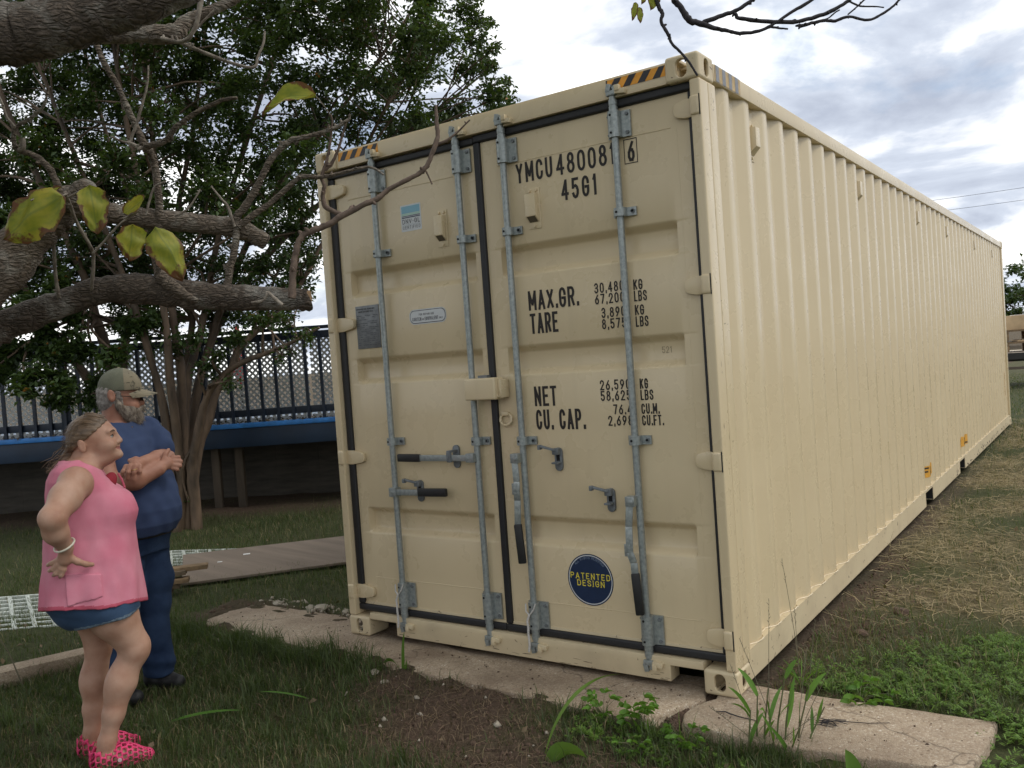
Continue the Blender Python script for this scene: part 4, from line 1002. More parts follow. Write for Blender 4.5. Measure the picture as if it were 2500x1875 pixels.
def split_strokes(pl):
    """cut a polyline at its sharp corners so that no corner has to be mitred"""
    n = len(pl)
    cuts = [0]
    for i in range(1, n - 1):
        d1 = Vector((pl[i][0] - pl[i - 1][0], pl[i][1] - pl[i - 1][1]))
        d2 = Vector((pl[i + 1][0] - pl[i][0], pl[i + 1][1] - pl[i][1]))
        if d1.length > 1e-6 and d2.length > 1e-6 and d1.angle(d2) > math.radians(38):
            cuts.append(i)
    cuts.append(n - 1)
    return [pl[a:b + 1] for a, b in zip(cuts[:-1], cuts[1:]) if b > a]


def text_mesh(mb, txt, x0, x1, z0, z1, mapf, sw=0.135, gap=0.34, serif=False, lift=0.0):
    """lays txt in the rectangle (x0..x1, z0..z1); mapf(x,z,layer) gives 3D points"""
    H = z1 - z0
    s = sw * H
    unit = [GL[c][0] for c in txt]
    tot = sum(unit) + gap * (len(txt) - 1)
    ux = (x1 - x0) / tot
    x = x0
    for c, u in zip(txt, unit):
        w = u * ux
        li = 0
        for pl0 in GL[c][1]:
            q0 = [(x + s / 2 + px * max(w - s, w * 0.1), z0 + s / 2 + pz * (H - s)) for px, pz in pl0]
            for q in split_strokes(q0):
                closed = len(q) > 3 and math.hypot(q[0][0] - q[-1][0], q[0][1] - q[-1][1]) < 1e-6
                if not closed:
                    for end in (0, -1):
                        a, b = q[end], q[1 if end == 0 else -2]
                        d = Vector((a[0] - b[0], a[1] - b[1])).normalized()
                        e = s * (0.5 if max(abs(d.x), abs(d.y)) > 0.985 else 0.22)
                        q = [(a[0] + d.x * e, a[1] + d.y * e)] + q[1:] if end == 0 else q[:-1] + [(a[0] + d.x * e, a[1] + d.y * e)]
                vs, fs = ribbon(q, s)
                mb.add([mapf(vx, vz, li * 0.00015 + lift) for vx, vz in vs], fs)
                li += 1
            if serif:
                for e in (pl0[0], pl0[-1]):
                    if (e[1] < 0.03 or e[1] > 0.97) and len(pl0) < 6 and c not in 'ETLC':
                        ex = x + s / 2 + e[0] * (w - s)
                        zz = z0 if e[1] < .5 else z1 - s * 0.4
                        v2 = [(ex - s * 1.1, zz), (ex + s * 1.1, zz), (ex + s * 1.1, zz + s * 0.4), (ex - s * 1.1, zz + s * 0.4)]
                        mb.add([mapf(vx, vz, 0.0012 + lift) for vx, vz in v2], [(0, 1, 2, 3)])
        x += w + gap * ux


# ================================================================ SHIPPING CONTAINER
CW, CH, CL = 2.438, 2.896, 12.192
PAINT, WORN, GALV = M['cream_paint'], M['cream_paint_worn'], M['galvanised']
box = thing('shipping_container', 'tall cream steel shipping container with closed double doors standing on the concrete path', 'shipping container', (0, 0, 0))

# --- corner castings: rounded hollow blocks with oval holes
def casting(top, right):
    s = SDF((-0.01, -0.01, -0.01), (0.172, 0.188, 0.128), 0.0034)
    s.rbox((0.081, 0.089, 0.059), (0.081, 0.089, 0.059), 0.016)
    s.rbox((0.076, 0.095, 0.059), (0.062, 0.070, 0.041), 0.015, 0.004, 'd')
    # holes: end face (y=0), side face (x=0), top/bottom face
    s.rbox((0.084, 0.01, 0.057), (0.026, 0.05, 0.040), 0.025, 0.004, 'd')
    s.rbox((0.0, 0.092, 0.057), (0.05, 0.026, 0.040), 0.025, 0.004, 'd')
    s.rbox((0.081, 0.089, 0.118), (0.032, 0.060, 0.05), 0.03, 0.004, 'd')
    V, Q = s.surface()
    # modelled with the outer corner at x=0 ; hole side up
    if not top:
        V = V * np.array([1, 1, -1]) + np.array([0, 0, 0.118])
        Q = Q[:, ::-1]
    if right:
        V = V * np.array([-1, 1, 1])
        Q = Q[:, ::-1]
    return np_mesh('corner_casting', V, Q, True)


cmesh = {(tp, rt): casting(tp, rt) for tp in (0, 1) for rt in (0, 1)}
for me in cmesh.values():
    me.materials.append(WORN)
for rear in (0, 1):
    for tp in (0, 1):
        for rt in (0, 1):
            key = (tp, rt if not rear else 1 - rt)
            o = link('corner_casting', cmesh[key], None, box, (CW if rt else 0.0, CL if rear else 0.0, CH - 0.118 if tp else 0.0), (0, 0, math.pi if rear else 0))

# --- frame
mb = MB()
for x0, x1, nm in ((2.387, 2.436, 'r'), (0.002, 0.055, 'l')):
    p = MB()
    p.box(x0, x1, 0.004, 0.10, 0.119, 2.777)
    if nm == 'r':
        p.box(2.400, 2.436, 0.1005, 0.19, 0.119, 2.777)
    else:
        p.box(0.002, 0.038, 0.1005, 0.19, 0.119, 2.777)
    p.build('corner_post', PAINT, box, bevel=0.009, seg=3)
for x0, x1 in ((2.36, 2.436), (0.002, 0.078)):
    MB().box(x0, x1, CL - 0.16, CL - 0.004, 0.119, 2.777).build('corner_post', PAINT, box, bevel=0.008)
h = MB().box(0.163, 2.275, 0.018, 0.11, 2.784, 2.872)
h.box(0.163, 2.275, 0.030, 0.115, 2.8721, 2.885)
h.box(0.056, 2.386, 0.06, 0.11, 2.70, 2.777)
h.build('door_header', PAINT, box, bevel=0.004)
sl = MB().prism([(0.163, 0.105), (0.163, 0.142), (2.275, 0.142), (2.275, 0.105), (2.108, 0.105), (2.108, 0.028), (0.375, 0.028), (0.375, 0.105)], 0.012, 0.11)
sl.box(0.056, 2.386, 0.050, 0.11, 0.1425, 0.20)
sl.build('door_sill', WORN, box, bevel=0.004)
MB().box(0.10, 2.34, CL - 0.10, CL - 0.02, 0.03, 0.16).build('rear_sill', PAINT, box)
MB().box(0.10, 2.34, CL - 0.10, CL - 0.02, 2.79, 2.88).build('rear_header', PAINT, box)
for xs in (1, 0):
    X0, X1 = (2.376, 2.436) if xs else (0.002, 0.062)
    MB().box(X0, X1, 0.18, CL - 0.18, 2.795, 2.876).build('top_rail', PAINT, box, bevel=0.006)
    r = MB()
    xo, xi = (2.430, 2.30) if xs else (0.008, 0.138)
    yA, yB = 0.18, CL - 0.18
    segs = [(yA, 4.73), (5.10, 6.77), (7.15, yB)]
    for a, b_ in segs:
        r.box(min(xo, xo - 0.006 if xs else xo + .006), max(xo, xo - 0.006 if xs else xo + .006), a, b_, 0.028, 0.158)
        r.box(min(xo, xi), max(xo, xi), a, b_, 0.022, 0.0275)
    for a, b_ in ((4.73, 5.10), (6.77, 7.15)):
        r.box(min(xo, xo - .006 if xs else xo + .006), max(xo, xo - .006 if xs else xo + .006), a, b_, 0.143, 0.158)
    r.box(min(xo, xi), max(xo, xi), yA, yB, 0.1585, 0.163)
    r.build('bottom_rail', WORN, box)
    if xs:
        for a, b_ in ((4.73, 5.10), (6.77, 7.15)):
            q = MB()
            q.box(1.9, 2.42, a - 0.006, a, 0.028, 0.1425).box(1.9, 2.42, b_, b_ + 0.006, 0.028, 0.1425).box(1.9, 2.424, a, b_, 0.1365, 0.1425)
            q.build('forklift_pocket', M['dark_steel'], box)

# --- corrugated sides
def corr_x(y):
    k = (y - 0.32) % 0.2742
    for a, b_, f0, f1 in ((0, .070, 0, 0), (.070, .138, 0, 1), (.138, .206, 1, 1), (.206, .2743, 1, 0)):
        if k <= b_:
            return 2.424 - 0.036 * (f0 + (f1 - f0) * (k - a) / (b_ - a))
    return 2.424


ys = [0.19]
k = 0
while True:
    a = 0.32 + (k - 1) * 0.2742
    for d in (0.0, .070, .138, .206):
        for e in (-0.006, 0.006):
            if 0.195 < a + d + e < CL - 0.165:
                ys.append(a + d + e)
    k += 1
    if a > CL:
        break
ys.append(CL - 0.16)
for xs in (1, 0):
    V, F = [], []
    for y in ys:
        x = corr_x(y)
        x = x if xs else CW - x
        for z in (0.161, 0.9, 1.6, 2.3, 2.797):
            V.append((x, y, z))
    for i in range(len(ys) - 1):
        for j in range(4):
            F.append((i * 5 + j, (i + 1) * 5 + j, (i + 1) * 5 + j + 1, i * 5 + j + 1) if xs else (i * 5 + j, i * 5 + j + 1, (i + 1) * 5 + j + 1, (i + 1) * 5 + j))
    link('side_panel', np_mesh('side_panel', V, F, True), PAINT, box)
# bead of sealant where the panel meets the bottom rail
bd = MB()
rb = random.Random(5)
bd.tube([(corr_x(y) + 0.006 + rb.uniform(-.002, .003), y, 0.165) for y in np.arange(0.2, 11.9, 0.02)], 0.0045, 5)
bd.build('caulk_bead', PAINT, box, smooth=True)
MB().box(0.06, 2.378, CL - 0.09, CL - 0.05, 0.16, 2.79).build('end_wall', PAINT, box)
rf = MB()
for i in range(46):
    y = 0.12 + i * 0.26
    rf.box(0.064, 2.374, y, y + 0.18, 2.862, 2.872)
    rf.box(0.064, 2.374, y + 0.181, y + 0.259, 2.850, 2.860)
rf.build('roof', PAINT, box)
fl = MB().box(0.14, 2.29, 0.12, CL - 0.12, 0.165, 0.20)
for i in range(38):
    y = 0.3 + i * 0.305
    if not (4.65 < y < 5.2 or 6.7 < y < 7.2):
        fl.box(0.14, 2.29, y, y + 0.045, 0.03, 0.164)
fl.build('underframe', M['dark_steel'], box)

# --- hazard tape
def stripes(name, x0, x1, z0, z1, y, slant, n, parent, mats=('tape_yellow', 'tape_black'), mapf=None):
    mapf = mapf or (lambda x, z, l: (x, y - l, z))
    a = MB()
    a.add([mapf(x0, z0, 0), mapf(x1, z0, 0), mapf(x1, z1, 0), mapf(x0, z1, 0)], [(0, 1, 2, 3)])
    t0 = a.build('hazard_tape', M[mats[0]], parent)
    bk = MB()
    st = (x1 - x0) / n
    for i in range(-1, n + 1):
        xa, xb = x0 + i * st + st * 0.15, x0 + i * st + st * 0.65
        pl = [(xa, z0), (xb, z0), (xb + slant, z1), (xa + slant, z1)]
        # clip to the tape
        cl = [(min(max(px, x0), x1), pz) for px, pz in pl]
        if xa + min(0, slant) > x1 or xb + max(0, slant) < x0:
            continue
        if abs(cl[0][0] - cl[1][0]) < 1e-4 and abs(cl[2][0] - cl[3][0]) < 1e-4:
            continue
        bk.add([mapf(px, pz, 0.0008) for px, pz in cl], [(0, 1, 2, 3)])
    bk.build('stripe', M[mats[1]], t0)


stripes('tape', 0.182, 0.50, 2.822, 2.870, 0.0165, 0.035, 4, box)
stripes('tape', 1.97, 2.272, 2.822, 2.870, 0.0165, 0.035, 4, box)
stripes('tape', 0.19, 0.52, 2.80, 2.874, 0, 0.0, 4, box, ('tape_sunbleached', 'tape_faded'), lambda x, z, l: (2.4375 + l, x, z))

# --- doors
DY = 0.055
RZ = [(2.185, 2.140, 2.058, 2.014), (1.668, 1.622, 1.544, 1.500), (0.780, 0.732, 0.656, 0.610)]
doors = []
for side, (x0, x1, xa, xb) in enumerate(((0.100, 1.150, 0.176, 1.108), (1.188, 2.364, 1.277, 2.264))):
    zs = {0.19, 2.74, 1.0, 1.3, 1.85, 2.4, 0.4}
    for (a, b_, c_, d_) in RZ:
        for i in range(9):
            zs.add(a + (b_ - a) * i / 8)
            zs.add(c_ + (d_ - c_) * i / 8)
    zs = sorted(zs)
    xs = [x0, xa - 0.002, xa + 0.010, xa + 0.02, (xa + xb) / 2, xb - 0.02, xb - 0.010, xb + 0.002, x1]
    Bf = [0, 0, 1, 1, 1, 1, 1, 0, 0]

    def Sz(z):
        for (a, b_, c_, d_) in RZ:
            if d_ <= z <= a:
                if z >= b_:
                    q = (a - z) / (a - b_)
                elif z <= c_:
                    q = (z - d_) / (c_ - d_)
                else:
                    q = 1
                return q * q * (3 - 2 * q)
        return 0

    V, F = [], []
    for x, bf in zip(xs, Bf):
        for z in zs:
            V.append((x, DY + 0.043 * Sz(z) * bf, z))
    nz_ = len(zs)
    for i in range(len(xs) - 1):
        for j in range(nz_ - 1):
            F.append((i * nz_ + j, (i + 1) * nz_ + j, (i + 1) * nz_ + j + 1, i * nz_ + j + 1))
    mb = MB().add(V, F)
    mb.box(x0, x1, 0.1005, 0.104, 0.19, 2.74)
    for bx in ((x0, x0 + .002), (x1 - .002, x1)):
        mb.box(bx[0], bx[1], DY + 0.0015, 0.098, 0.19, 2.74)
    d = mb.build('door', PAINT, box, smooth=True, angle=35)
    doors.append(d)
    # faint weld seams
    for z in (2.598, 0.352 if side == 0 else 0.322):
        wl = MB()
        wl.tube([(x0 + 0.10 + (x1 - x0 - 0.2) * i / 12, DY + 0.0005, z + 0.001 * math.sin(i * 2.0 + side)) for i in range(13)], 0.0028, 5)
        wl.build('weld_seam', PAINT, d, smooth=True)
    for xw in (xa - 0.045, xb + 0.03):
        MB().tube([(xw, DY + 0.001, 0.36), (xw, DY + 0.001, 2.59)], 0.0016, 4).build('weld_seam', PAINT, d)
dl, dr = doors


def face(d, mat, name, fn):
    q = MB()
    fn(q)
    return q.build(name, M[mat], d)


def gasket(d, x0, x1, z0, z1):
    MB().box(x0, x1, 0.036, 0.075, z0, z1).build('gasket', M['rubber'], d, bevel=0.010, seg=3)


gasket(dl, 0.056, 1.150, 2.737, 2.774)
gasket(dl, 0.057, 0.103, 0.186, 2.736)
gasket(dl, 0.056, 1.150, 0.146, 0.185)
gasket(dr, 1.151, 2.386, 2.742, 2.781)
gasket(dr, 1.1505, 1.1895, 0.186, 2.741)
gasket(dr, 1.151, 2.386, 0.146, 0.185)
gasket(dr, 2.361, 2.386, 0.186, 2.741)

# --- hinges
for d, sg_, xp in ((dl, 1, 0.002), (dr, -1, 2.436)):
    for zc in (2.660, 1.868, 1.072, 0.262):
        q = MB()
        w = 0.042
        pts = [(0.052, -w), (0.10, -w), (0.17, -w * 0.72), (0.187, -w * 0.55), (0.193, 0), (0.187, w * 0.55), (0.17, w * 0.72), (0.10, w), (0.052, w)] if sg_ > 0 else [(0.052, -w), (0.09, -w), (0.128, -w * 0.78), (0.141, -w * 0.58), (0.145, 0), (0.141, w * 0.58), (0.128, w * 0.78), (0.09, w), (0.052, w)]
        q.prism([(xp + sg_ * px, zc + pz) for px, pz in pts], 0.030, 0.0545)
        hg = q.build('hinge', PAINT, d, bevel=0.005)
        k = MB()
        xa_, xb_ = sorted((xp + sg_ * 0.006, xp + sg_ * 0.0515))
        k.box(xa_, xb_, -0.004, 0.05, zc - w - 0.002, zc + w + 0.002)
        k.build('knuckle', PAINT, hg, bevel=0.012, seg=3)
        if sg_ < 0:
            face(hg, 'dark_void', 'slit', lambda g: g.box(xp - 0.0075, xp - 0.004, -0.0005, 0.02, zc - w - 0.004, zc + w + 0.004))

# --- lock rods with guides, clamps, cams and keepers
RODY = 0.020
rods = [(dl, 0.440), (dl, 1.052), (dr, 1.350), (dr, 1.998)]


def bolt(mbx, x, z, y=0.030, r=0.008):
    mbx.cyl((x, y, z), (x, y - 0.010, z), r, 6)


def sleeve(d, xr, z0, z1):
    q = MB()
    n = 9
    prof = [(xr - 0.045, 0.050), (xr - 0.045, 0.040), (xr - 0.030, 0.036)] + [(xr + 0.030 * math.cos(math.radians(180 + 180 * i / n)), RODY + 0.028 * math.sin(math.radians(180 + 180 * i / n))) for i in range(n + 1)] + [(xr + 0.030, 0.036), (xr + 0.074, 0.040), (xr + 0.074, 0.050)]
    m_ = len(prof)
    vs = [(x, y, z0) for x, y in prof] + [(x, y, z1) for x, y in prof]
    fs = [tuple(reversed(range(m_))), tuple(range(m_, 2 * m_))]
    for i in range(m_):
        j = (i + 1) % m_
        fs.append((i, j, m_ + j, m_ + i))
    q.add(vs, fs)
    br_ = q.build('rod_guide', GALV, d, smooth=True, angle=35)
    bb = MB()
    for z in (z0 + 0.018, z1 - 0.018):
        bolt(bb, xr + 0.058, z, 0.040, 0.009)
        if z1 - z0 > 0.08:
            bolt(bb, xr - 0.037, z, 0.038, 0.006)
    bb.build('bolt', M['cast_metal'], d)
    hole = MB()
    for z in (z0 + 0.02, z1 - 0.02) if z1 - z0 > 0.08 else ((z0 + z1) / 2,):
        hole.cyl((xr - 0.006, RODY - 0.0275, z), (xr - 0.006, RODY - 0.0295, z), 0.006, 8)
    hole.build('bolt_hole', M['dark_void'], d)


for d, xr in rods:
    low = 0.018 if d is dr else 0.0
    MB().tube([(xr, RODY, 0.12), (xr, RODY, 2.80)], 0.0170, 16).build('lock_rod', GALV, d, smooth=True)
    sleeve(d, xr, 2.60, 2.722)
    sleeve(d, xr, 0.205 - low, 0.345 - low)
    sleeve(d, xr, 2.230, 2.270)
    sleeve(d, xr, 1.148, 1.190)
    for z in (2.748, 0.176 - low):
        MB().tube([(xr, RODY, z - 0.026), (xr, RODY, z - 0.004), (xr, RODY, z - 0.003), (xr, RODY, z + 0.003), (xr, RODY, z + 0.004), (xr, RODY, z + 0.026)], [0.0215, 0.0215, 0.019, 0.019, 0.0215, 0.0215], 14).build('rod_collar', GALV, d, smooth=True)
    for z, s_ in ((2.805, 1), (0.105, -1)):
        cm = MB()
        cm.obox((xr, RODY - 0.002, z), (1, 0, 0), (0, 1, 0), (0, 0, 1), 0.024, 0.020, 0.012)
        cm.obox((xr - 0.012, RODY - 0.006, z + s_ * 0.024), (1, 0, -0.25 * s_), (0, 1, 0), (0.25 * s_, 0, 1), 0.012, 0.016, 0.020)
        cm.obox((xr + 0.016, RODY - 0.004, z + s_ * 0.018), (1, 0, 0.3 * s_), (0, 1, 0), (-0.3 * s_, 0, 1), 0.008, 0.016, 0.014)
        cm.build('cam', GALV, d, bevel=0.003)
        kp = MB()
        kp.obox((xr + 0.052, 0.004, z - 0.002), (1, 0, -0.15), (0, 1, 0), (0.15, 0, 1), 0.026, 0.016, 0.012)
        kp.obox((xr + 0.040, -0.004, z + 0.014 * s_), (1, 0, 0), (0, 1, 0), (0, 0, 1), 0.012, 0.014, 0.014)
        kp.build('cam_keeper', WORN, d, bevel=0.004)

# --- handles
def grip(p0, p1, d, w=0.030, h_=0.042):
    g = MB().bar(p0, p1, w, h_, up=(0, -1, 0))
    return g.build('grip', M['grip_rubber'], d, bevel=0.010, seg=3)


HY = -0.012
# left door: two level handles in their catches
q = MB()
q.bar((0.66, HY, 1.079), (1.03, HY, 1.081), 0.034, 0.010, up=(0, -1, 0))
q.obox((1.028, HY + 0.012, 1.082), (1, 0, 0), (0, 1, 0), (0, 0, 1), 0.026, 0.024, 0.024)
q.cyl((1.022, HY - 0.014, 1.08), (1.022, HY + 0.03, 1.08), 0.010, 8)
hn = q.build('handle', GALV, dl, bevel=0.003)
MB().bar((0.508, HY, 1.079), (0.672, HY, 1.079), 0.044, 0.024, up=(0, -1, 0)).build('grip', M['grip_rubber'], dl, bevel=0.008, seg=2)
q = MB()
q.bar((0.45, HY, 0.880), (0.66, HY, 0.884), 0.034, 0.010, up=(0, -1, 0))
q.obox((0.452, HY + 0.012, 0.880), (1, 0, 0), (0, 1, 0), (0, 0, 1), 0.026, 0.024, 0.026)
q.cyl((0.452, HY - 0.014, 0.88), (0.452, HY + 0.03, 0.88), 0.010, 8)
q.build('handle', GALV, dl, bevel=0.003)
MB().bar((0.640, HY, 0.885), (0.845, HY, 0.890), 0.046, 0.024, up=(0, -1, 0)).build('grip', M['grip_rubber'], dl, bevel=0.008, seg=2)


def catch(d, xc, z0, z1, hook=None, shut=False):
    q = MB()
    n = 8
    w = 0.022
    pl = [(xc + w * math.cos(math.radians(a)), z1 - w + w * math.sin(math.radians(a))) for a in np.linspace(0, 180, n)] + [(xc + w * math.cos(math.radians(a)), z0 + w + w * math.sin(math.radians(a))) for a in np.linspace(180, 360, n)]
    q.prism(pl, 0.040, 0.0545)
    if hook:
        q.bar((xc - 0.004, 0.022, z1 - 0.012), hook, 0.030, 0.012, up=(0, 0, 1))
        q.obox((xc - 0.002, 0.030, z1 - 0.018), (1, 0, 0), (0, 1, 0), (0, 0, 1), 0.018, 0.016, 0.016)
        q.obox((hook[0] - 0.002, hook[1] - 0.004, hook[2] - 0.005), (1, 0, 0), (0, 1, 0), (0, 0, 1), 0.008, 0.012, 0.012)
    q.obox((xc, 0.022, z0 + 0.045), (1, 0, 0), (0, 1, 0), (0, 0, 1), 0.018, 0.022, 0.005)
    if shut:
        q.obox((xc, -0.020, (z0 + z1) / 2 + 0.004), (1, 0, 0), (0, 1, 0), (0, 0, 1), 0.014, 0.008, 0.028)
        q.obox((xc, 0.01, (z0 + z1) / 2 + 0.034), (1, 0, 0), (0, 1, 0), (0, 0, 1), 0.014, 0.035, 0.006)
    c_ = q.build('handle_catch', M['cast_metal'], d, bevel=0.003)
    if hook:
        MB().box(xc - 0.010, xc + 0.010, 0.0385, 0.0398, z0 + 0.052, z0 + 0.088).build('slot', M['dark_void'], d)


catch(dl, 0.887, 1.018, 1.146, shut=True)
catch(dl, 0.607, 0.822, 0.945, hook=(0.553, -0.02, 0.955))
catch(dr, 1.548, 1.012, 1.132, hook=(1.484, -0.02, 1.146))
catch(dr, 1.834, 0.815, 0.932, hook=(1.768, -0.02, 0.946))


def hang_handle(d, xr, ztop, zmid, zg, zend, xg, bend):
    q = MB()
    q.obox((xr - 0.022, -0.016, ztop), (1, 0, 0), (0, 1, 0), (0, 0, 1), 0.024, 0.022, 0.024)
    q.cyl((xr - 0.010, -0.045, ztop - 0.002), (xr - 0.010, -0.03, ztop - 0.002), 0.009, 8)
    pts = [(xr - 0.030, -0.022, ztop - 0.01), (xr - 0.034 + bend, -0.026, ztop - 0.12), (xr - 0.036 + bend, -0.030, zmid), (xr - 0.028, -0.022, zmid - 0.05), (xg, -0.020, zg - 0.01)]
    for a, b_ in zip(pts[:-1], pts[1:]):
        q.bar(a, b_, 0.034, 0.010, up=(0.35, -1, 0))
    q.obox((pts[2][0] - 0.010, pts[2][1], pts[2][2] + 0.01), (1, 0, 0), (0, 1, 0), (0, 0, 1), 0.016, 0.005, 0.030)
    q.build('handle', GALV, d, bevel=0.003)
    MB().bar((xg, -0.020, zg), (xg + 0.012, -0.018, zend), 0.042, 0.026, up=(0.35, -1, 0)).build('grip', M['grip_rubber'], d, bevel=0.009, seg=2)


hang_handle(dr, 1.350, 1.084, 0.915, 0.742, 0.535, 1.312, 0.012)
hang_handle(dr, 1.998, 0.884, 0.64, 0.540, 0.338, 1.972, -0.006)

# --- lock box, padlock hook, tie ring
q = MB().box(1.052, 1.252, -0.058, 0.030, 1.392, 1.506)
lb = q.build('lock_box', PAINT, dr, bevel=0.010, seg=3)
MB().box(1.2525, 1.272, -0.030, 0.045, 1.398, 1.495).build('lock_bracket', PAINT, lb, bevel=0.006)
MB().box(1.105, 1.165, 0.0, 0.034, 1.5065, 1.520).build('lock_tongue', M['cast_metal'], lb)
MB().tube([(1.262 + 0.014 * math.cos(a), -0.035, 1.425 + 0.018 * math.sin(a)) for a in np.linspace(-2.6, 0.9, 10)], 0.0035, 6).build('lock_hook', PAINT, lb)
MB().tube([(1.242 + 0.036 * math.cos(a), 0.046 - 0.012 * (1 - math.sin(a)) * 0.5, 1.281 + 0.030 * math.sin(a)) for a in np.linspace(0, 2 * math.pi, 21)], 0.007, 8, cap=False).build('tie_ring', PAINT, dr, smooth=True)
MB().box(1.218, 1.258, 0.033, 0.0545, 1.300, 1.322).build('ring_lug', PAINT, dr, bevel=0.006)

# --- door vents
def vent(d, x0, x1, z0, z1):
    q = MB()
    q.box(x0, x1, 0.050, 0.0545, z0, z1)
    zc0, zc1 = z0 + 0.032, z1 - 0.030
    xm0, xm1 = x0 + 0.002, x1 - 0.010
    q.add([(xm0, 0.0499, zc0), (xm1, 0.0499, zc0), (xm1, 0.0499, zc1), (xm0, 0.0499, zc1), (xm0, 0.016, zc0 + 0.030), (xm1, 0.016, zc0 + 0.030), (xm1, 0.016, zc1 - 0.004), (xm0, 0.016, zc1 - 0.004)],
          [(0, 1, 2, 3), (4, 7, 6, 5), (0, 4, 5, 1), (1, 5, 6, 2), (2, 6, 7, 3), (3, 7, 4, 0)])
    v_ = q.build('vent', PAINT, d, bevel=0.002)
    MB().add([(xm0 + 0.006, 0.0465, zc0 + 0.001), (xm1 - 0.006, 0.0465, zc0 + 0.001), (xm1 - 0.006, 0.0185, zc0 + 0.0275), (xm0 + 0.006, 0.0185, zc0 + 0.0275)], [(0, 1, 2, 3)]).build('vent_gauze', M['mesh_gauze'], d)
    bb = MB()
    for bx, bz in ((x0 + 0.016, z1 - 0.014), (x1 - 0.018, z1 - 0.014), ((x0 + x1) / 2, z0 + 0.014)):
        bb.cyl((bx, 0.0499, bz), (bx, 0.040, bz), 0.008, 8)
    bb.build('rivet', PAINT, d)


vent(dl, 0.866, 0.934, 2.232, 2.432)
vent(dr, 1.465, 1.538, 2.246, 2.452)

# --- lettering and stickers on the doors
def dmap(y=DY - 0.0015):
    return lambda x, z, l: (x, y - l, z)


def letters(d, txt, x0, x1, z0, z1, mat='ink_black', sw=0.135, gap=0.34, y=DY - 0.0015, serif=False, name='lettering'):
    q = MB()
    text_mesh(q, txt, x0, x1, z0, z1, dmap(y), sw, gap, serif)
    return q.build(name, M[mat], d)


letters(dr, 'YMCU', 1.402, 1.622, 2.488, 2.590)
letters(dr, '480081', 1.644, 1.972, 2.488, 2.590)
letters(dr, '6', 2.040, 2.078, 2.482, 2.580)
q = MB()
for (a, b_, c_, e_) in ((2.022, 2.092, 2.474, 2.478), (2.022, 2.092, 2.586, 2.590), (2.022, 2.026, 2.4781, 2.5859), (2.088, 2.092, 2.4781, 2.5859)):
    q.add([(a, DY - .0015, c_), (b_, DY - .0015, c_), (b_, DY - .0015, e_), (a, DY - .0015, e_)], [(0, 1, 2, 3)])
q.build('lettering', M['ink_black'], dr)
letters(dr, '45G1', 1.664, 1.866, 2.360, 2.462, gap=0.42)
letters(dr, 'MAX.GR.', 1.424, 1.722, 1.836, 1.936, gap=0.24)
letters(dr, 'TARE', 1.426, 1.594, 1.716, 1.820, gap=0.22)
for t_, xa_, xb_, za in (('30,480', 1.813, 1.974, 1.885), ('67,200', 1.813, 1.974, 1.831), ('3,890', 1.844, 1.974, 1.763), ('8,575', 1.843, 1.974, 1.708), ('26,590', 1.809, 1.974, 1.412), ('58,625', 1.809, 1.974, 1.359), ('76.4', 1.874, 1.974, 1.291), ('2,698', 1.842, 1.974, 1.237)):
    letters(dr, t_, xa_, xb_, za, za + 0.050, sw=0.14, gap=0.36)
for t_, xb_, za in (('KG', 2.073, 1.881), ('LBS', 2.092, 1.827), ('KG', 2.073, 1.761), ('LBS', 2.092, 1.706), ('KG', 2.068, 1.411), ('LBS', 2.092, 1.357), ('CU.M.', 2.118, 1.291), ('CU.FT.', 2.136, 1.236)):
    letters(dr, t_, 2.025, xb_, za, za + 0.050, sw=0.14, gap=0.26)
letters(dr, 'NET', 1.421, 1.556, 1.344, 1.446, gap=0.24)
letters(dr, 'CU. CAP.', 1.422, 1.712, 1.223, 1.326, gap=0.26)
# pencilled 521 inside the middle recess
letters(dr, '521', 2.132, 2.182, 1.574, 1.604, 'ink_pencil', sw=0.07, y=DY + 0.041, name='scribble')

# certification sticker
def sticker(d, x0, x1, z0, z1, mat, y=DY - 0.0012, r=0.006):
    q = MB()
    pts = []
    for cx, cz, a0 in ((x1 - r, z1 - r, 0), (x0 + r, z1 - r, 90), (x0 + r, z0 + r, 180), (x1 - r, z0 + r, 270)):
        for i in range(7):
            a = math.radians(a0 + 15 * i)
            pts.append((cx + r * math.cos(a), y, cz + r * math.sin(a)))
    q.add(pts, [tuple(range(len(pts)))])
    return q.build('sticker', M[mat], d)


sticker(dl, 0.602, 0.752, 2.352, 2.500, 'decal_white')
for z0_, z1_, mm in ((2.453, 2.492, 'decal_blue'), (2.441, 2.4515, 'decal_green'), (2.435, 2.4385, 'decal_navy'), (2.4265, 2.4315, 'decal_navy')):
    face(dl, mm, 'sticker', lambda g: g.add([(0.610, DY - .002, z0_), (0.744, DY - .002, z0_), (0.744, DY - .002, z1_), (0.610, DY - .002, z1_)], [(0, 1, 2, 3)]))
letters(dl, 'DNV\u00b7GL', 0.612, 0.742, 2.394, 2.420, 'ink_grey', sw=0.15, y=DY - 0.002)
letters(dl, 'CERTIFIED', 0.614, 0.742, 2.364, 2.383, 'ink_grey', sw=0.12, gap=0.5, y=DY - 0.002)
face(dl, 'decal_pale', 'sticker', lambda g: g.add([(0.612, DY - .002, 2.3875), (0.742, DY - .002, 2.3875), (0.742, DY - .002, 2.3885), (0.612, DY - .002, 2.3885)], [(0, 1, 2, 3)]))
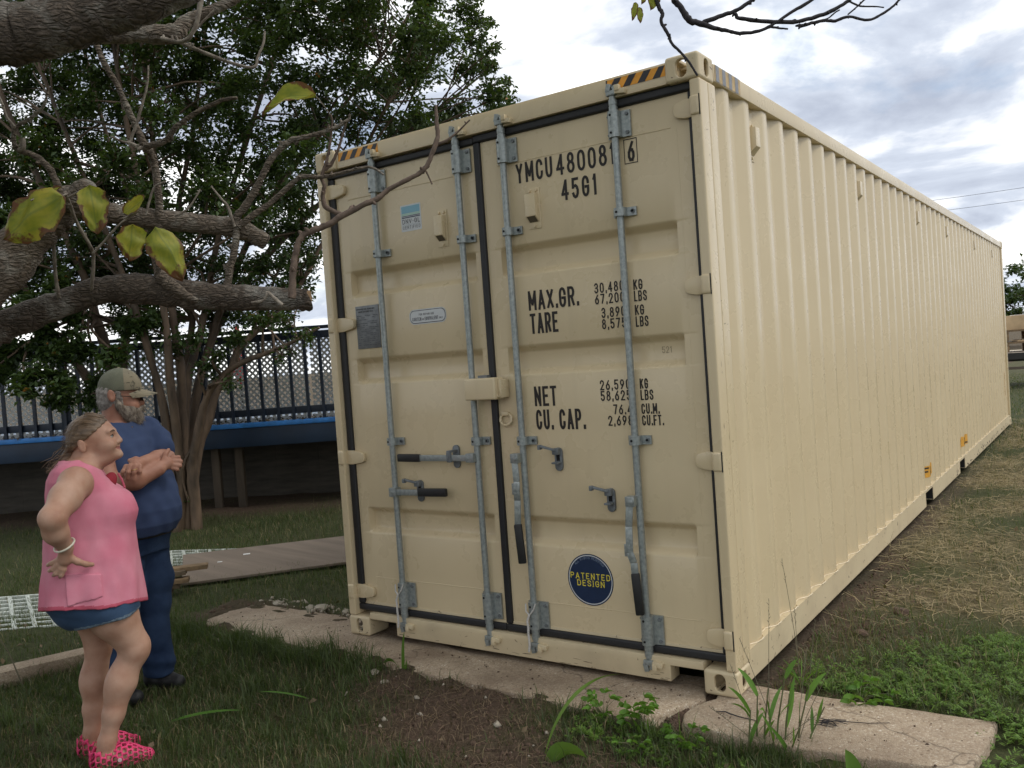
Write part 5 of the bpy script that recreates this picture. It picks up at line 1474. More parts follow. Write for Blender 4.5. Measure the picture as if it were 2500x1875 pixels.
# corten notice
sticker(dl, 0.612, 0.880, 1.826, 1.910, 'decal_white', r=0.034)
sticker(dl, 0.617, 0.875, 1.831, 1.905, 'ink_grey', DY - 0.0018, 0.030)
sticker(dl, 0.621, 0.871, 1.835, 1.901, 'decal_white', DY - 0.0024, 0.028)
letters(dl, 'FOR REPAIR USE', 0.685, 0.795, 1.874, 1.886, 'ink_grey', sw=0.16, y=DY - 0.003)
letters(dl, 'CORTEN', 0.634, 0.700, 1.845, 1.865, 'ink_grey', sw=0.15, y=DY - 0.003)
letters(dl, 'OR', 0.706, 0.719, 1.847, 1.857, 'ink_grey', sw=0.17, y=DY - 0.003)
letters(dl, 'EQUIVALENT', 0.726, 0.822, 1.845, 1.865, 'ink_grey', sw=0.15, y=DY - 0.003)
letters(dl, 'ONLY', 0.829, 0.857, 1.847, 1.857, 'ink_grey', sw=0.17, y=DY - 0.003)
# approval plate, embossed metal, crowded with small print
q = MB().box(0.196, 0.382, DY - 0.004, DY - 0.0005, 1.716, 1.968)
pt = q.build('approval_plate', M['plate_metal'], dl, bevel=0.001)
letters(dl, 'APPROVED FOR TRANSPORT', 0.205, 0.350, 1.944, 1.953, 'ink_black', sw=0.17, y=DY - 0.0052)
letters(dl, 'UNDER CUSTOMS SEAL', 0.218, 0.338, 1.929, 1.938, 'ink_black', sw=0.17, y=DY - 0.0052)
q = MB()
rp = random.Random(9)
for z in np.arange(1.735, 1.915, 0.0115):
    xx = 0.206
    while xx < 0.37:
        w = rp.uniform(0.008, 0.03)
        if rp.random() < 0.62:
            q.add([(xx, DY - .0052, z), (min(xx + w, 0.374), DY - .0052, z), (min(xx + w, 0.374), DY - .0052, z + 0.0045), (xx, DY - .0052, z + 0.0045)], [(0, 1, 2, 3)])
        xx += w + 0.005
for z in (1.865, 1.80):
    q.add([(0.202, DY - .0049, z), (0.376, DY - .0049, z), (0.376, DY - .0049, z + 0.0012), (0.202, DY - .0049, z + 0.0012)], [(0, 1, 2, 3)])
q.build('small_print', M['ink_grey'], dl)
# round patent sticker
def disc(d, cx, cz, rx, rz, y, mat, name='sticker', inner=None):
    n = 48
    q = MB()
    if inner is None:
        q.add([(cx + rx * math.cos(2 * math.pi * i / n), y, cz + rz * math.sin(2 * math.pi * i / n)) for i in range(n)], [tuple(range(n))])
    else:
        vs = []
        for i in range(n):
            a = 2 * math.pi * i / n
            vs += [(cx + rx * math.cos(a), y, cz + rz * math.sin(a)), (cx + rx * inner * math.cos(a), y, cz + rz * inner * math.sin(a))]
        q.add(vs, [(2 * i, (2 * i + 2) % (2 * n), (2 * i + 3) % (2 * n), 2 * i + 1) for i in range(n)])
    return q.build(name, M[mat], d)


PX, PZ, PR = 1.680, 0.464, 0.131
disc(dr, PX, PZ, PR, PR, DY - 0.0012, 'decal_navy')
disc(dr, PX, PZ, PR * 0.955, PR * 0.955, DY - 0.0018, 'decal_white', inner=0.965)
letters(dr, 'PATENTED', 1.566, 1.794, 0.466, 0.497, 'decal_yellow', sw=0.15, gap=0.42, y=DY - 0.002, serif=True)
letters(dr, 'DESIGN', 1.603, 1.760, 0.430, 0.461, 'decal_yellow', sw=0.15, gap=0.42, y=DY - 0.002, serif=True)
q = MB()
txt = 'ALL RIGHTS RESERVED'
for i, ch in enumerate(txt):
    if ch == ' ':
        continue
    a = math.radians(136 - 92 * i / (len(txt) - 1))
    rad = PR * 0.80
    ca, sa = math.cos(a - math.pi / 2), math.sin(a - math.pi / 2)

    def mp_(x, z, l, ca=ca, sa=sa, a=a):
        return (PX + rad * math.cos(a) + x * ca - z * sa, DY - 0.002 - l, PZ + rad * math.sin(a) + x * sa + z * ca)
    text_mesh(q, ch, -0.0045, 0.0045, 0, 0.013, mp_, sw=0.14)
q.build('lettering', M['decal_pale'], dr)

# --- seal wires
for d, xr, z0_ in ((dl, 0.440, 0.345), (dr, 1.350, 0.327)):
    rr_ = random.Random(3)
    loop = [(xr + 0.03, -0.010, z0_), (xr + 0.020, -0.016, z0_ - 0.03), (xr - 0.008, -0.016, z0_ - 0.06), (xr - 0.030, -0.012, z0_ - 0.045), (xr - 0.034, -0.006, z0_ - 0.005)]
    tail = [(xr - 0.008, -0.018, z0_ - 0.06)] + [(xr - 0.018 + rr_.uniform(-.006, .006), -0.020, z0_ - 0.06 - 0.032 * i) for i in range(1, 7)]
    MB().tube(loop, 0.0042, 6).tube(tail, 0.006, 6).build('seal_wire', M['rope'], d, smooth=True)

# --- side vents, orange stickers
for yv in (0.725, 2.92, 5.20, 6.88, 8.90, 11.0):
    y0 = 0.32 + round((yv - 0.49) / 0.2742) * 0.2742 + 0.122
    q = MB()
    q.box(2.386, 2.3925, y0, y0 + 0.085, 2.522, 2.718)
    q.add([(2.3926, y0 + 0.004, 2.552), (2.3926, y0 + 0.078, 2.552), (2.3926, y0 + 0.078, 2.69), (2.3926, y0 + 0.004, 2.69), (2.432, y0 + 0.010, 2.590), (2.432, y0 + 0.072, 2.590), (2.432, y0 + 0.072, 2.688), (2.432, y0 + 0.010, 2.688)],
          [(0, 3, 2, 1), (4, 5, 6, 7), (0, 1, 5, 4), (1, 2, 6, 5), (2, 3, 7, 6), (3, 0, 4, 7)])
    for by, bz in ((y0 + 0.02, 2.705), (y0 + 0.065, 2.705), (y0 + 0.042, 2.536)):
        q.cyl((2.3926, by, bz), (2.401, by, bz), 0.008, 8)
    q.build('side_vent', PAINT, box, bevel=0.002)


def side_sticker(ya, yb, za, zb, txt, vertical=False):
    q = MB()
    n = 24
    for i in range(n):
        a, b_ = ya + (yb - ya) * i / n, ya + (yb - ya) * (i + 1) / n
        q.add([(corr_x(a) + .0015, a, za), (corr_x(b_) + .0015, b_, za), (corr_x(b_) + .0015, b_, zb), (corr_x(a) + .0015, a, zb)], [(0, 1, 2, 3)])
    o = q.build('sticker', M['orange_sticker'], box)
    lt = MB()
    mp = lambda y, z, l: (corr_x(y) + 0.0030 + l, y, z)
    if vertical:
        hh = (zb - za) / len(txt)
        for i, ch in enumerate(txt):
            text_mesh(lt, ch, ya + 0.03, yb - 0.03, zb - hh * (i + 0.86), zb - hh * (i + 0.18), mp, 0.18)
    else:
        text_mesh(lt, txt, ya + 0.012, yb - 0.012, za + 0.012, zb - 0.012, mp, 0.17)
    lt.build('lettering', M['ink_black'], o)


side_sticker(4.90, 5.22, 0.248, 0.352, 'FTIL')
side_sticker(6.92, 7.46, 0.262, 0.372, 'TY ONL')
side_sticker(11.60, 11.80, 0.49, 0.865, 'N2E', True)

# --- scuffs and chipped paint on the right post, the sill and the lower rail
rs = random.Random(41)


def chips(n, fn, name='paint_chip'):
    q = MB()
    for _ in range(n):
        a, b_, w, l_, th = fn()
        pts = []
        for k in range(7):
            an = 2 * math.pi * k / 7
            u_, v_ = l_ * math.cos(an) * rs.uniform(.5, 1.2), w * math.sin(an) * rs.uniform(.4, 1.3)
            pts.append((u_ * math.cos(th) - v_ * math.sin(th), u_ * math.sin(th) + v_ * math.cos(th)))
        q.add([(a(p[0], p[1])) for p in pts], [tuple(range(7))])
    o = q.build(name, M['chip'], box)
    o['kind'] = 'stuff'


simple('chip', (0.16, 0.11, 0.07), 0.85, 0, 0.4, 60)


def post_side():
    y, z = rs.uniform(0.03, 0.18), rs.uniform(0.15, 2.7)
    return (lambda u, v: (2.4372, y + u, z + v)), 0, rs.uniform(.0006, .0018), rs.uniform(.002, .018), rs.choice((1.57, 1.6, 1.5, 0.2))


def sill_front():
    x, z = rs.uniform(0.4, 2.1), rs.uniform(0.032, 0.07)
    return (lambda u, v: (x + u, 0.0108, z + v)), 0, rs.uniform(.0006, .002), rs.uniform(.004, .035), rs.uniform(-.08, .08)


def rail_side():
    y, z = rs.uniform(6.5, 11.8), rs.uniform(0.03, 0.09)
    return (lambda u, v: (2.4312, y + u, z + v)), 0, rs.uniform(.003, .012), rs.uniform(.01, .08), rs.uniform(-.4, .4)


chips(40, post_side)
chips(26, sill_front)
chips(60, rail_side)

# ================================================================ RAISED DECK behind the trees
DA = math.radians(35)
DO = Vector((-5.81, 3.255, 0))
DU = Vector((math.cos(DA), math.sin(DA), 0))
DW = Vector((-math.sin(DA), math.cos(DA), 0))


def dk(u, w, z):
    return DO + DU * u + DW * w + Vector((0, 0, z))


UA, UB = -6.0, 6.0
deck = thing('raised_deck', 'raised blue deck with navy railing and white lattice screen behind the multi trunked tree', 'deck', tuple(dk(0, 0, -0.1)))


def dbox(u0, u1, w0, w1, z0, z1, q=None):
    q = q or MB()
    return q.obox(dk((u0 + u1) / 2, (w0 + w1) / 2, (z0 + z1) / 2), DU, DW, (0, 0, 1), (u1 - u0) / 2, (w1 - w0) / 2, (z1 - z0) / 2)


dbox(UA, UB, 0.0, 0.04, 0.700, 0.945).build('fascia', M['fascia_paint'], deck, bevel=0.004)
dbox(UA, UB, -0.03, 0.14, 0.947, 1.008).build('edge_board', M['blue_paint'], deck, bevel=0.012)
i = 0
w = 0.145
while w < 4.6:
    dbox(UA, UB, w, w + 0.138, 0.972, 1.0).build('deck_board', M['decking'], deck)
    w += 0.145
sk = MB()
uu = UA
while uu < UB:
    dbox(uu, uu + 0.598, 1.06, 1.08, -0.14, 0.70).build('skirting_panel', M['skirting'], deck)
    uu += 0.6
for u in (-4.6, -3.2, -1.8, 0.05, 0.36, 1.9, 3.3, 4.7):
    dbox(u - 0.05, u + 0.05, 0.16, 0.26, -0.15, 0.715).build('deck_post', M['post_wood'], deck, bevel=0.006)
for u in (-5.4, -3.6, -1.8, 0.0, 1.8, 3.6, 5.4):
    dbox(u - 0.045, u + 0.045, 0.04, 0.13, 1.004, 2.16).build('rail_post', M['navy_paint'], deck, bevel=0.004)
dbox(UA, UB, 0.0, 0.15, 2.1605, 2.20).build('top_rail', M['navy_paint'], deck, bevel=0.005)
dbox(UA, UB, 0.055, 0.10, 2.04, 2.135).build('upper_rail', M['navy_paint'], deck, bevel=0.004)
dbox(UA, UB, 0.055, 0.10, 1.085, 1.175).build('lower_rail', M['navy_paint'], deck, bevel=0.004)
bal = dbox(-0.019, 0.019, 0.016, 0.0535, 1.01, 2.10).mesh('baluster', off=tuple(dk(0, 0, 0)))
bal.materials.append(M['navy_paint'])
u = UA + 0.1
while u < UB:
    link('baluster', bal, None, deck, dk(u, 0, 0) - Vector(deck.location))
    u += 0.196

# lattice screen: panels of crossed strips in white frames
def clip_seg(a, b, lo, hi):
    t0, t1 = 0.0, 1.0
    d = (b[0] - a[0], b[1] - a[1])
    for ax in (0, 1):
        if abs(d[ax]) < 1e-9:
            continue
        ta, tb = (lo[ax] - a[ax]) / d[ax], (hi[ax] - a[ax]) / d[ax]
        if ta > tb:
            ta, tb = tb, ta
        t0, t1 = max(t0, ta), min(t1, tb)
    if t0 >= t1:
        return None
    return ((a[0] + d[0] * t0, a[1] + d[1] * t0), (a[0] + d[0] * t1, a[1] + d[1] * t1))


pw = 1.83
u = UA + 0.02
while u < UB - 0.5:
    u1 = min(u + pw - 0.02, UB)
    q = MB()
    for sgn in (1, -1):
        c0 = -3.0
        while c0 < 5.0:
            a = (u + c0, 1.03)
            e = (u + c0 + sgn * 1.2, 2.23)
            cs = clip_seg(a, e, (u + .01, 1.05), (u1 - .01, 2.10))
            if cs:
                p, r_ = cs
                q.bar(dk(p[0], 0.36 + 0.009 * sgn, p[1]), dk(r_[0], 0.36 + 0.009 * sgn, r_[1]), 0.029, 0.008, up=DW)
            c0 += 0.082
    q.build('lattice', M['lattice_white'], deck)['kind'] = 'stuff'
    dbox(u, u1, 0.335, 0.385, 1.004, 1.049).build('lattice_frame', M['white_vinyl'], deck)
    dbox(u, u1, 0.335, 0.385, 2.105, 2.15).build('lattice_frame', M['white_vinyl'], deck)
    u += pw
# a red canopy-edge seen over the railing
q = MB()
c0 = Vector((-7.52, 5.22, 0))
q.cyl((c0.x, c0.y, 1.0), (c0.x, c0.y, 2.45), 0.02, 8)
o = thing('red_parasol', 'closed red parasol just showing over the deck railing between the tree stems', 'parasol', (c0.x, c0.y, 1.0))
q.build('pole', M['dark_steel'], o)
MB().tube([(c0.x, c0.y, 1.5), (c0.x, c0.y, 1.7), (c0.x, c0.y, 2.22), (c0.x, c0.y, 2.42)], [0.05, 0.11, 0.08, 0.015], 10).build('canopy', M['red_paint'], o, smooth=True)


# ================================================================ leaf helpers
def leaf_cloud(P, size, rng, flat=0.35, aspect=0.55, droop=0.25):
    """P (n,3) positions -> V,F,tint : folded two-triangle leaves"""
    n = len(P)
    d = rng.normal(size=(n, 3))
    d[:, 2] = d[:, 2] * 0.6 - droop
    d /= np.linalg.norm(d, axis=1)[:, None]
    nr = rng.normal(size=(n, 3)) * flat + np.array([0, 0, 1.0])
    sd_ = np.cross(d, nr)
    sd_ /= np.linalg.norm(sd_, axis=1)[:, None] + 1e-9
    up = np.cross(sd_, d)
    ln = size * rng.uniform(0.65, 1.3, n)[:, None]
    wd = ln * aspect * 0.5
    b = P
    tip = P + d * ln - up * ln * 0.08
    mid = P + d * ln * 0.45 + up * ln * 0.05
    l = mid + sd_ * wd + up * ln * 0.10
    r = mid - sd_ * wd + up * ln * 0.10
    V = np.stack([b, l, tip, r], 1).reshape(-1, 3)
    ix = np.arange(n)[:, None] * 4
    F = np.concatenate([ix + np.array([0, 2, 1]), ix + np.array([0, 3, 2])], 1).reshape(-1, 3)
    return V, F


def branch_mesh(q, pts, n=8, sub=3, rnd=None, wob=0.15):
    """pts (x,y,z,r): refined with a Catmull-Rom curve and slight knots"""
    P = [Vector(p[:3]) for p in pts]
    R = [p[3] for p in pts]
    out, rad = [], []
    for i in range(len(P) - 1):
        p0, p1, p2, p3 = P[max(i - 1, 0)], P[i], P[i + 1], P[min(i + 2, len(P) - 1)]
        for k in range(sub):
            t_ = k / sub
            v = 0.5 * ((2 * p1) + (p2 - p0) * t_ + (2 * p0 - 5 * p1 + 4 * p2 - p3) * t_ ** 2 + (3 * p1 - p0 - 3 * p2 + p3) * t_ ** 3)
            r = R[i] + (R[i + 1] - R[i]) * t_
            if rnd:
                v = v + Vector((rnd.uniform(-1, 1), rnd.uniform(-1, 1), rnd.uniform(-1, 1))) * r * wob
                r *= 1 + rnd.uniform(-0.09, 0.09)
            out.append(v)
            rad.append(r)
    out.append(P[-1])
    rad.append(R[-1])
    q.tube(out, rad, n)
    return q


def tree(name, label, stems, blobs, dens, size, mat_leaf, mat_bark, seed, group=None, n_side=9):
    rnd = random.Random(seed)
    rng = np.random.default_rng(seed)
    b0 = stems[0][0]
    root = thing(name, label, 'tree', (b0[0], b0[1], -0.12), 0, group)
    for st in stems:
        st = [(st[0][0], st[0][1], -0.16, st[0][3] * 1.25)] + list(st)
        branch_mesh(MB(), st, n_side, 3, rnd, 0.10).build('trunk', mat_bark, root, smooth=True, angle=80)
    sp = [(Vector(p[:3]), p[3]) for st in stems for p in st[3:]]
    # refine the attachment points
    fine = []
    for st in stems:
        for a, c in zip(st[3:-1], st[4:]):
            for k in range(4):
                fine.append((Vector(a[:3]).lerp(Vector(c[:3]), k / 4), a[3] + (c[3] - a[3]) * k / 4))
    tw = MB()
    P = []
    for (x, y, z, r, dn) in blobs:
        c = Vector((x, y, z))
        fp = [f for f in fine if f[0].z < z + 0.1] or fine
        fp = sorted(fp, key=lambda f: (f[0] - c).length + 0.35 * abs(f[0].z - z + 0.5))
        s0, sr = fp[rnd.randrange(min(9, len(fp)))]
        # bough from the stem to the cluster, then twigs inside it
        mid = s0.lerp(c, 0.5) + Vector((rnd.uniform(-.12, .12), rnd.uniform(-.12, .12), rnd.uniform(-.02, .14)))
        br_ = min(sr * 0.6, 0.022)
        branch_mesh(tw, [tuple(s0) + (br_,), tuple(mid) + (br_ * 0.75,), tuple(c) + (br_ * 0.4,)], 5, 3, rnd, 0.3)
        nt_ = 6
        tips = []
        for i in range(nt_):
            v = Vector((rnd.gauss(0, 1), rnd.gauss(0, 1), rnd.gauss(0.15, 0.7))).normalized() * r * rnd.uniform(0.55, 1.0)
            tips.append(c + v)
            branch_mesh(tw, [tuple(mid.lerp(c, rnd.uniform(0.5, 1))) + (0.006,), tuple(c + v * 0.5 + Vector((0, 0, rnd.uniform(0, .06)))) + (0.004,), tuple(c + v) + (0.0025,)], 4, 2, rnd, 0.6)
        n = int(dens * dn * (r / 0.33) ** 2.2)
        tp = np.array([tuple(t_) for t_ in tips])
        pick = rng.integers(0, nt_, n)
        f = rng.uniform(0.15, 1.08, n)[:, None]
        base = np.array(tuple(c)) * (1 - f) + tp[pick] * f
        P.append(base + rng.normal(size=(n, 3)) * r * 0.20)
    tw.build('twigs', mat_bark, root, smooth=True, angle=80)['kind'] = 'stuff'
    P = np.concatenate(P)
    V, F = leaf_cloud(P, size, rng)
    V -= np.array(root.location)
    me = np_mesh('crown', V, F)
    tint = np.repeat(np.clip(rng.beta(2, 2.2, len(P)), 0, 0.97), 4)
    yl = rng.random(len(P)) < 0.004
    tint[np.repeat(yl, 4)] = 1.0
    add_attr(me, 'tint', tint)
    o = link('crown', me, mat_leaf, root)
    o['kind'] = 'stuff'
    return root


tree('myrtle_tree', 'large dark green multi trunked tree in front of the blue deck, reaching over the container', STEMS, BLOBS, 540, 0.064, M['leaf_myrtle'], M['bark_myrtle'], 21, 'trees in front of the deck')
tree('myrtle_tree', 'darker low leafy tree at the far left, hanging over the deck railing behind the man', STEMS2, BLOBS2, 900, 0.078, M['leaf_myrtle'], M['bark_myrtle'], 22, 'trees in front of the deck')

# trees far beyond the trailer
for k, (x, y, h_, lb) in enumerate(((0.9, 66, 6.0, 'tallest far green tree beyond the flatbed, beside the container end'), (6.5, 72, 4.6, 'low rounded far green tree right of the tallest one, beyond the flatbed'), (-3.0, 70, 4.8, 'far green tree mostly hidden behind the container'))):
    rnd = random.Random(k)
    st = [(x, y, -0.1, 0.25), (x, y, 1.0, 0.22), (x + .1, y, 2.0, 0.18), (x, y, h_ * 0.6, 0.12), (x, y, h_ * 0.85, 0.05)]
    bl = [(x + rnd.gauss(0, h_ * 0.24), y + rnd.gauss(0, h_ * 0.24), h_ * rnd.uniform(0.22, 0.9), 0.6, 1.0) for _ in range(44)]
    tree('distant_tree', lb, [st], bl, 26, 0.30, M['leaf_far'], M['bark_myrtle'], 40 + k, 'distant trees')

# ================================================================ the big old tree at the left, its sawn limbs reach into view
TX = [(-0.203, -2.597, -0.15, 0.27), (-0.20, -2.597, 0.206, 0.235), (-0.165, -2.549, 0.82, 0.215), (-0.133, -2.511, 1.281, 0.21), (-0.105, -2.477, 1.664, 0.215), (-0.076, -2.439, 2.202, 0.20), (-0.037, -2.394, 2.693, 0.19), (-0.036, -2.381, 3.033, 0.16), (-0.083, -2.399, 3.438, 0.14), (-0.1, -2.5, 4.2, 0.12), (0.1, -2.6, 5.0, 0.09)]
big = thing('old_tree', 'big old tree at the left edge with thick sawn limbs and few yellow leaves', 'tree', (-0.203, -2.597, -0.1))
rl = random.Random(12)
branch_mesh(MB(), TX, 16, 4, rl, 0.05).build('trunk', M['bark_dark'], big, smooth=True, angle=80)
for nm, pts in LIMBS.items():
    q = MB()
    thick = max(p[3] for p in pts)
    if nm in ('limb_a', 'limb_a2', 'limb_b', 'limb_c', 'limb_c_stub'):
        branch_mesh(q, pts, 22, 7, rl, 0.045)
        o = q.build('limb', M['bark_dark' if nm in ('limb_a', 'limb_b') else 'bark_grey'], big, smooth=True, angle=70)
        if nm == 'limb_a':
            o['label'] = 'thick dark limb crossing the top left corner'
        if nm == 'limb_b':
            o['label'] = 'lower limb with a fresh sawn end'
        if nm in ('limb_b', 'limb_c'):
            a, b_ = Vector(pts[-2][:3]), Vector(pts[-1][:3])
            d_ = (b_ - a).normalized()
            MB().cyl(b_ + d_ * 0.0005, b_ + d_ * 0.004, pts[-1][3] * 0.93, 20).build('sawn_end', M['sawn_wood' if nm == 'limb_b' else 'bark_grey'], o)
    else:
        over = nm.startswith('over')
        mtl = 'bark_black' if over else ('bark_brown' if nm.startswith(('branch_f', 'twig_f')) else ('bark_grey' if thick > 0.013 else 'bark_twig'))
        branch_mesh(q, pts, 9 if thick > 0.01 else 7, 5, rl, 0.16)
        # bud knots along the thin ones
        if thick < 0.02:
            for _ in range(int(len(pts) * 0.8)):
                i = rl.randrange(len(pts) - 1)
                c = Vector(pts[i][:3]).lerp(Vector(pts[i + 1][:3]), rl.random())
                dd_ = Vector((rl.gauss(0, 1), rl.gauss(0, 1), rl.gauss(0, 1))).normalized()
                r = pts[i][3]
                q.tube([c, c + dd_ * r * 1.7, c + dd_ * r * 2.3], [r * 0.9, r * 0.6, r * 0.2], 5)
        q.build('branch' if thick > 0.008 else 'twig', M[mtl], big, smooth=True, angle=80)


def big_leaf(base, tip, hw, nrm, fold, curl, seed, outline=None):
    rnd = random.Random(seed)
    b_, t_ = Vector(base), Vector(tip)
    ax = (t_ - b_)
    Ln = ax.length
    ax.normalize()
    sd_ = ax.cross(Vector(nrm)).normalized()
    up = sd_.cross(ax).normalized()
    nu, nv = 12, 10
    V, E, VN = [], [], []
    wl = [max(0.0, math.sin(math.pi * min(1, (i / nu) ** 0.72))) ** 0.62 * (1 + rnd.uniform(-.16, .10)) for i in range(nu + 1)]
    wr = [max(0.0, math.sin(math.pi * min(1, (i / nu) ** 0.72))) ** 0.62 * (1 + rnd.uniform(-.16, .10)) for i in range(nu + 1)]
    for i in range(nu + 1):
        s_ = i / nu
        for j in range(-nv, nv + 1):
            t2 = j / nv
            wd = (wl if j < 0 else wr)[i] * hw * t2
            hgt = fold * hw * abs(t2) ** 1.2 + curl * Ln * (s_ - 0.25) ** 2 * -1 + 0.09 * hw * math.sin(7 * s_ + 5 * t2 + seed) + 0.08 * hw * math.cos(13 * s_ * (1 + .4 * abs(t2)) + 2 * t2)
            V.append(b_ + ax * (Ln * s_) + sd_ * wd + up * hgt)
            E.append(max(abs(t2), s_ ** 1.5 * 1.05 if s_ > .5 else 0))
            vv = 0.85 if j == 0 else (0.5 if abs((abs(t2) * 0.55 - s_ * 1.0 + 10) % 0.16 - 0.08) < 0.012 else 0)
            VN.append(vv)
    n2 = 2 * nv + 1
    F = [(i * n2 + j, i * n2 + j + 1, (i + 1) * n2 + j + 1, (i + 1) * n2 + j) for i in range(nu) for j in range(n2 - 1)]
    off = Vector(big.location)
    me = np_mesh('leaf', [tuple(v - off) for v in V], F, True)
    add_attr(me, 'edge', np.array(E) * 0.55)
    add_attr(me, 'vein', np.array(VN) * 0.7)
    return link('leaf', me, M['leaf_yellow'], big)


tocam = lambda p: (CAM - Vector(p)).normalized()
for nm, (a, b_, hw) in LEAVES.items():
    c = tocam(a)
    nrm, fo, cu = {'l1': (c + Vector((0, 0, 0.9)), 0.5, 0.9), 'l2': (c + Vector((.2, 0, 0.5)), -0.25, 0.35), 'l3': (c + Vector((0.1, 0, 0.15)), 0.15, 0.25), 'l4': (c + Vector((0, 0.3, 0.1)), 0.25, 0.2), 'l5': (c + Vector((0.2, 0.2, 0.2)), -0.45, 0.3), 'l6': (c + Vector((0, 0, 0.5)), 0.6, -0.3), 'l7': (c + Vector((0, 0, 1)), 0.5, 0.4)}.get(nm, (c + Vector((0, 0.4, 0)), 0.3, 0.2))
    big_leaf(a, b_, hw, nrm, fo, cu, hash(nm) % 7 + len(nm) + int(hw * 1000))

# its crown, overhead and behind the photographer's left: shades the people and the door end
rng = np.random.default_rng(77)
P = []
while len(P) < 3300:
    c = np.array([-1.2, -3.2, 5.6]) + rng.normal(size=3) * np.array([2.1, 2.0, 0.9])
    d = c - np.array(CAM)
    dep = d @ np.array(R_[2])
    if dep > 0:
        px, py = abs((d @ np.array(R_[0])) / dep), -(d @ np.array(R_[1])) / dep
        if px < 0.75 and py < 0.62:
            continue
    if c[2] < 3.3:
        continue
    P.append(c)
P = np.array(P)
V, F = leaf_cloud(P, 0.20, rng, aspect=0.8, droop=0.4)
V -= np.array(big.location)
me = np_mesh('crown', V, F)
add_attr(me, 'tint', np.repeat(rng.random(len(P)), 4))
link('crown', me, M['leaf_canopy'], big)['kind'] = 'stuff'

# ================================================================ PEOPLE
mt, t, b, o = newmat('skin_fair')
v = objco(t)
r = ramp(t, noise(t, v, 9, 5, 0.6), [(0.32, (0.36, 0.185, 0.120)), (0.5, (0.43, 0.25, 0.172)), (0.68, (0.48, 0.30, 0.215))])
L(t, r.outputs[0], b.inputs['Base Color'])
b.inputs['Roughness'].default_value = 0.55
b.inputs['Specular IOR Level'].default_value = 0.35
b.inputs['Subsurface Weight'].default_value = 0.08
b.inputs['Subsurface Radius'].default_value = (0.012, 0.005, 0.003)
bump(t, b, noise(t, v, 120, 3), 0.12, 0.003)
mt, t, b, o = newmat('skin_ruddy')
v = objco(t)
r = ramp(t, noise(t, v, 9, 5, 0.6), [(0.3, (0.29, 0.125, 0.08)), (0.5, (0.355, 0.175, 0.118)), (0.7, (0.40, 0.215, 0.15))])
L(t, r.outputs[0], b.inputs['Base Color'])
b.inputs['Roughness'].default_value = 0.55
b.inputs['Specular IOR Level'].default_value = 0.35
bump(t, b, noise(t, v, 120, 3), 0.12, 0.003)
simple('lip', (0.36, 0.145, 0.115), 0.45, 0, 0.1, 60)
simple('eye_white', (0.55, 0.52, 0.48), 0.25, 0, 0.05, 20)
simple('eye_dark', (0.035, 0.028, 0.025), 0.2, 0, 0.1, 20)
simple('brow_hair', (0.13, 0.085, 0.055), 0.8, 0, 0.2, 200)
simple('hair_brown', (0.20, 0.13, 0.075), 0.42, 0, 0.35, 30, 0.5, 60, stretch=(0.3, 3, 2.2), col2=(0.060, 0.038, 0.022))
simple('hair_grey', (0.34, 0.31, 0.28), 0.65, 0, 0.3, 60, 0.7, 170, stretch=(1, 1, 0.4), col2=(0.15, 0.13, 0.115))
simple('beard_grey', (0.33, 0.28, 0.22), 0.7, 0, 0.3, 55, 0.8, 160, stretch=(1, 1, 0.45), col2=(0.075, 0.055, 0.042))
simple('pink_cotton', (0.60, 0.175, 0.245), 0.9, 0, 0.06, 5, 0.25, 500, col2=(0.66, 0.28, 0.345), spec=0.15)
simple('pink_hem', (0.52, 0.09, 0.14), 0.85, 0, 0.1, 9, 0.25, 400)
simple('red_lining', (0.30, 0.02, 0.035), 0.8, 0, 0.1, 30)
simple('denim_dark', (0.034, 0.060, 0.120), 0.9, 0, 0.2, 6, 0.4, 600, col2=(0.012, 0.024, 0.056), spec=0.15)
simple('denim_mid', (0.030, 0.068, 0.135), 0.85, 0, 0.3, 9, 0.4, 600, col2=(0.018, 0.042, 0.088))
simple('denim_frayed', (0.16, 0.22, 0.28), 0.9, 0, 0.3, 60, 0.6, 300)
simple('blue_tee', (0.050, 0.074, 0.150), 0.9, 0, 0.12, 5, 0.2, 500, spec=0.15)
simple('pink_foam', (0.72, 0.045, 0.16), 0.55, 0, 0.06, 20)
simple('foam_badge', (0.75, 0.55, 0.55), 0.5, 0, 0.05, 20)
simple('black_shoe', (0.010, 0.010, 0.011), 0.6, 0, 0.3, 30, 0.3, 90)
simple('band_pale', (0.66, 0.62, 0.50), 0.5, 0, 0.1, 20)
simple('gold', (0.70, 0.50, 0.22), 0.3, 0.9, 0.05, 20)
simple('lens_dark', (0.008, 0.008, 0.010), 0.12, 0, 0.05, 10)
simple('undershirt', (0.42, 0.44, 0.55), 0.8, 0, 0.05, 10)
mt, t, b, o = newmat('cap_camo')
v = objco(t)
c = ramp(t, noise(t, v, 26, 3, 0.5, 0.6), [(0.57, (0.235, 0.20, 0.135)), (0.60, (0.060, 0.048, 0.032))])
c2 = ramp(t, noise(t, v, 13, 3), [(0.4, (0, 0, 0)), (0.6, (0.5, 0.5, 0.5))])
cc_ = mixc(t, c2.outputs[0], c.outputs[0], (0.15, 0.14, 0.10))
L(t, cc_, b.inputs['Base Color'])
b.inputs['Roughness'].default_value = 0.9
bump(t, b, noise(t, v, 400, 2), 0.3, 0.002)
simple('cap_mesh', (0.145, 0.150, 0.105), 0.9, 0, 0.12, 30, 0.4, 700)


def mxs(*a):
    r = a[0]
    for q in a[1:]:
        r = np.maximum(r, q)
    return r


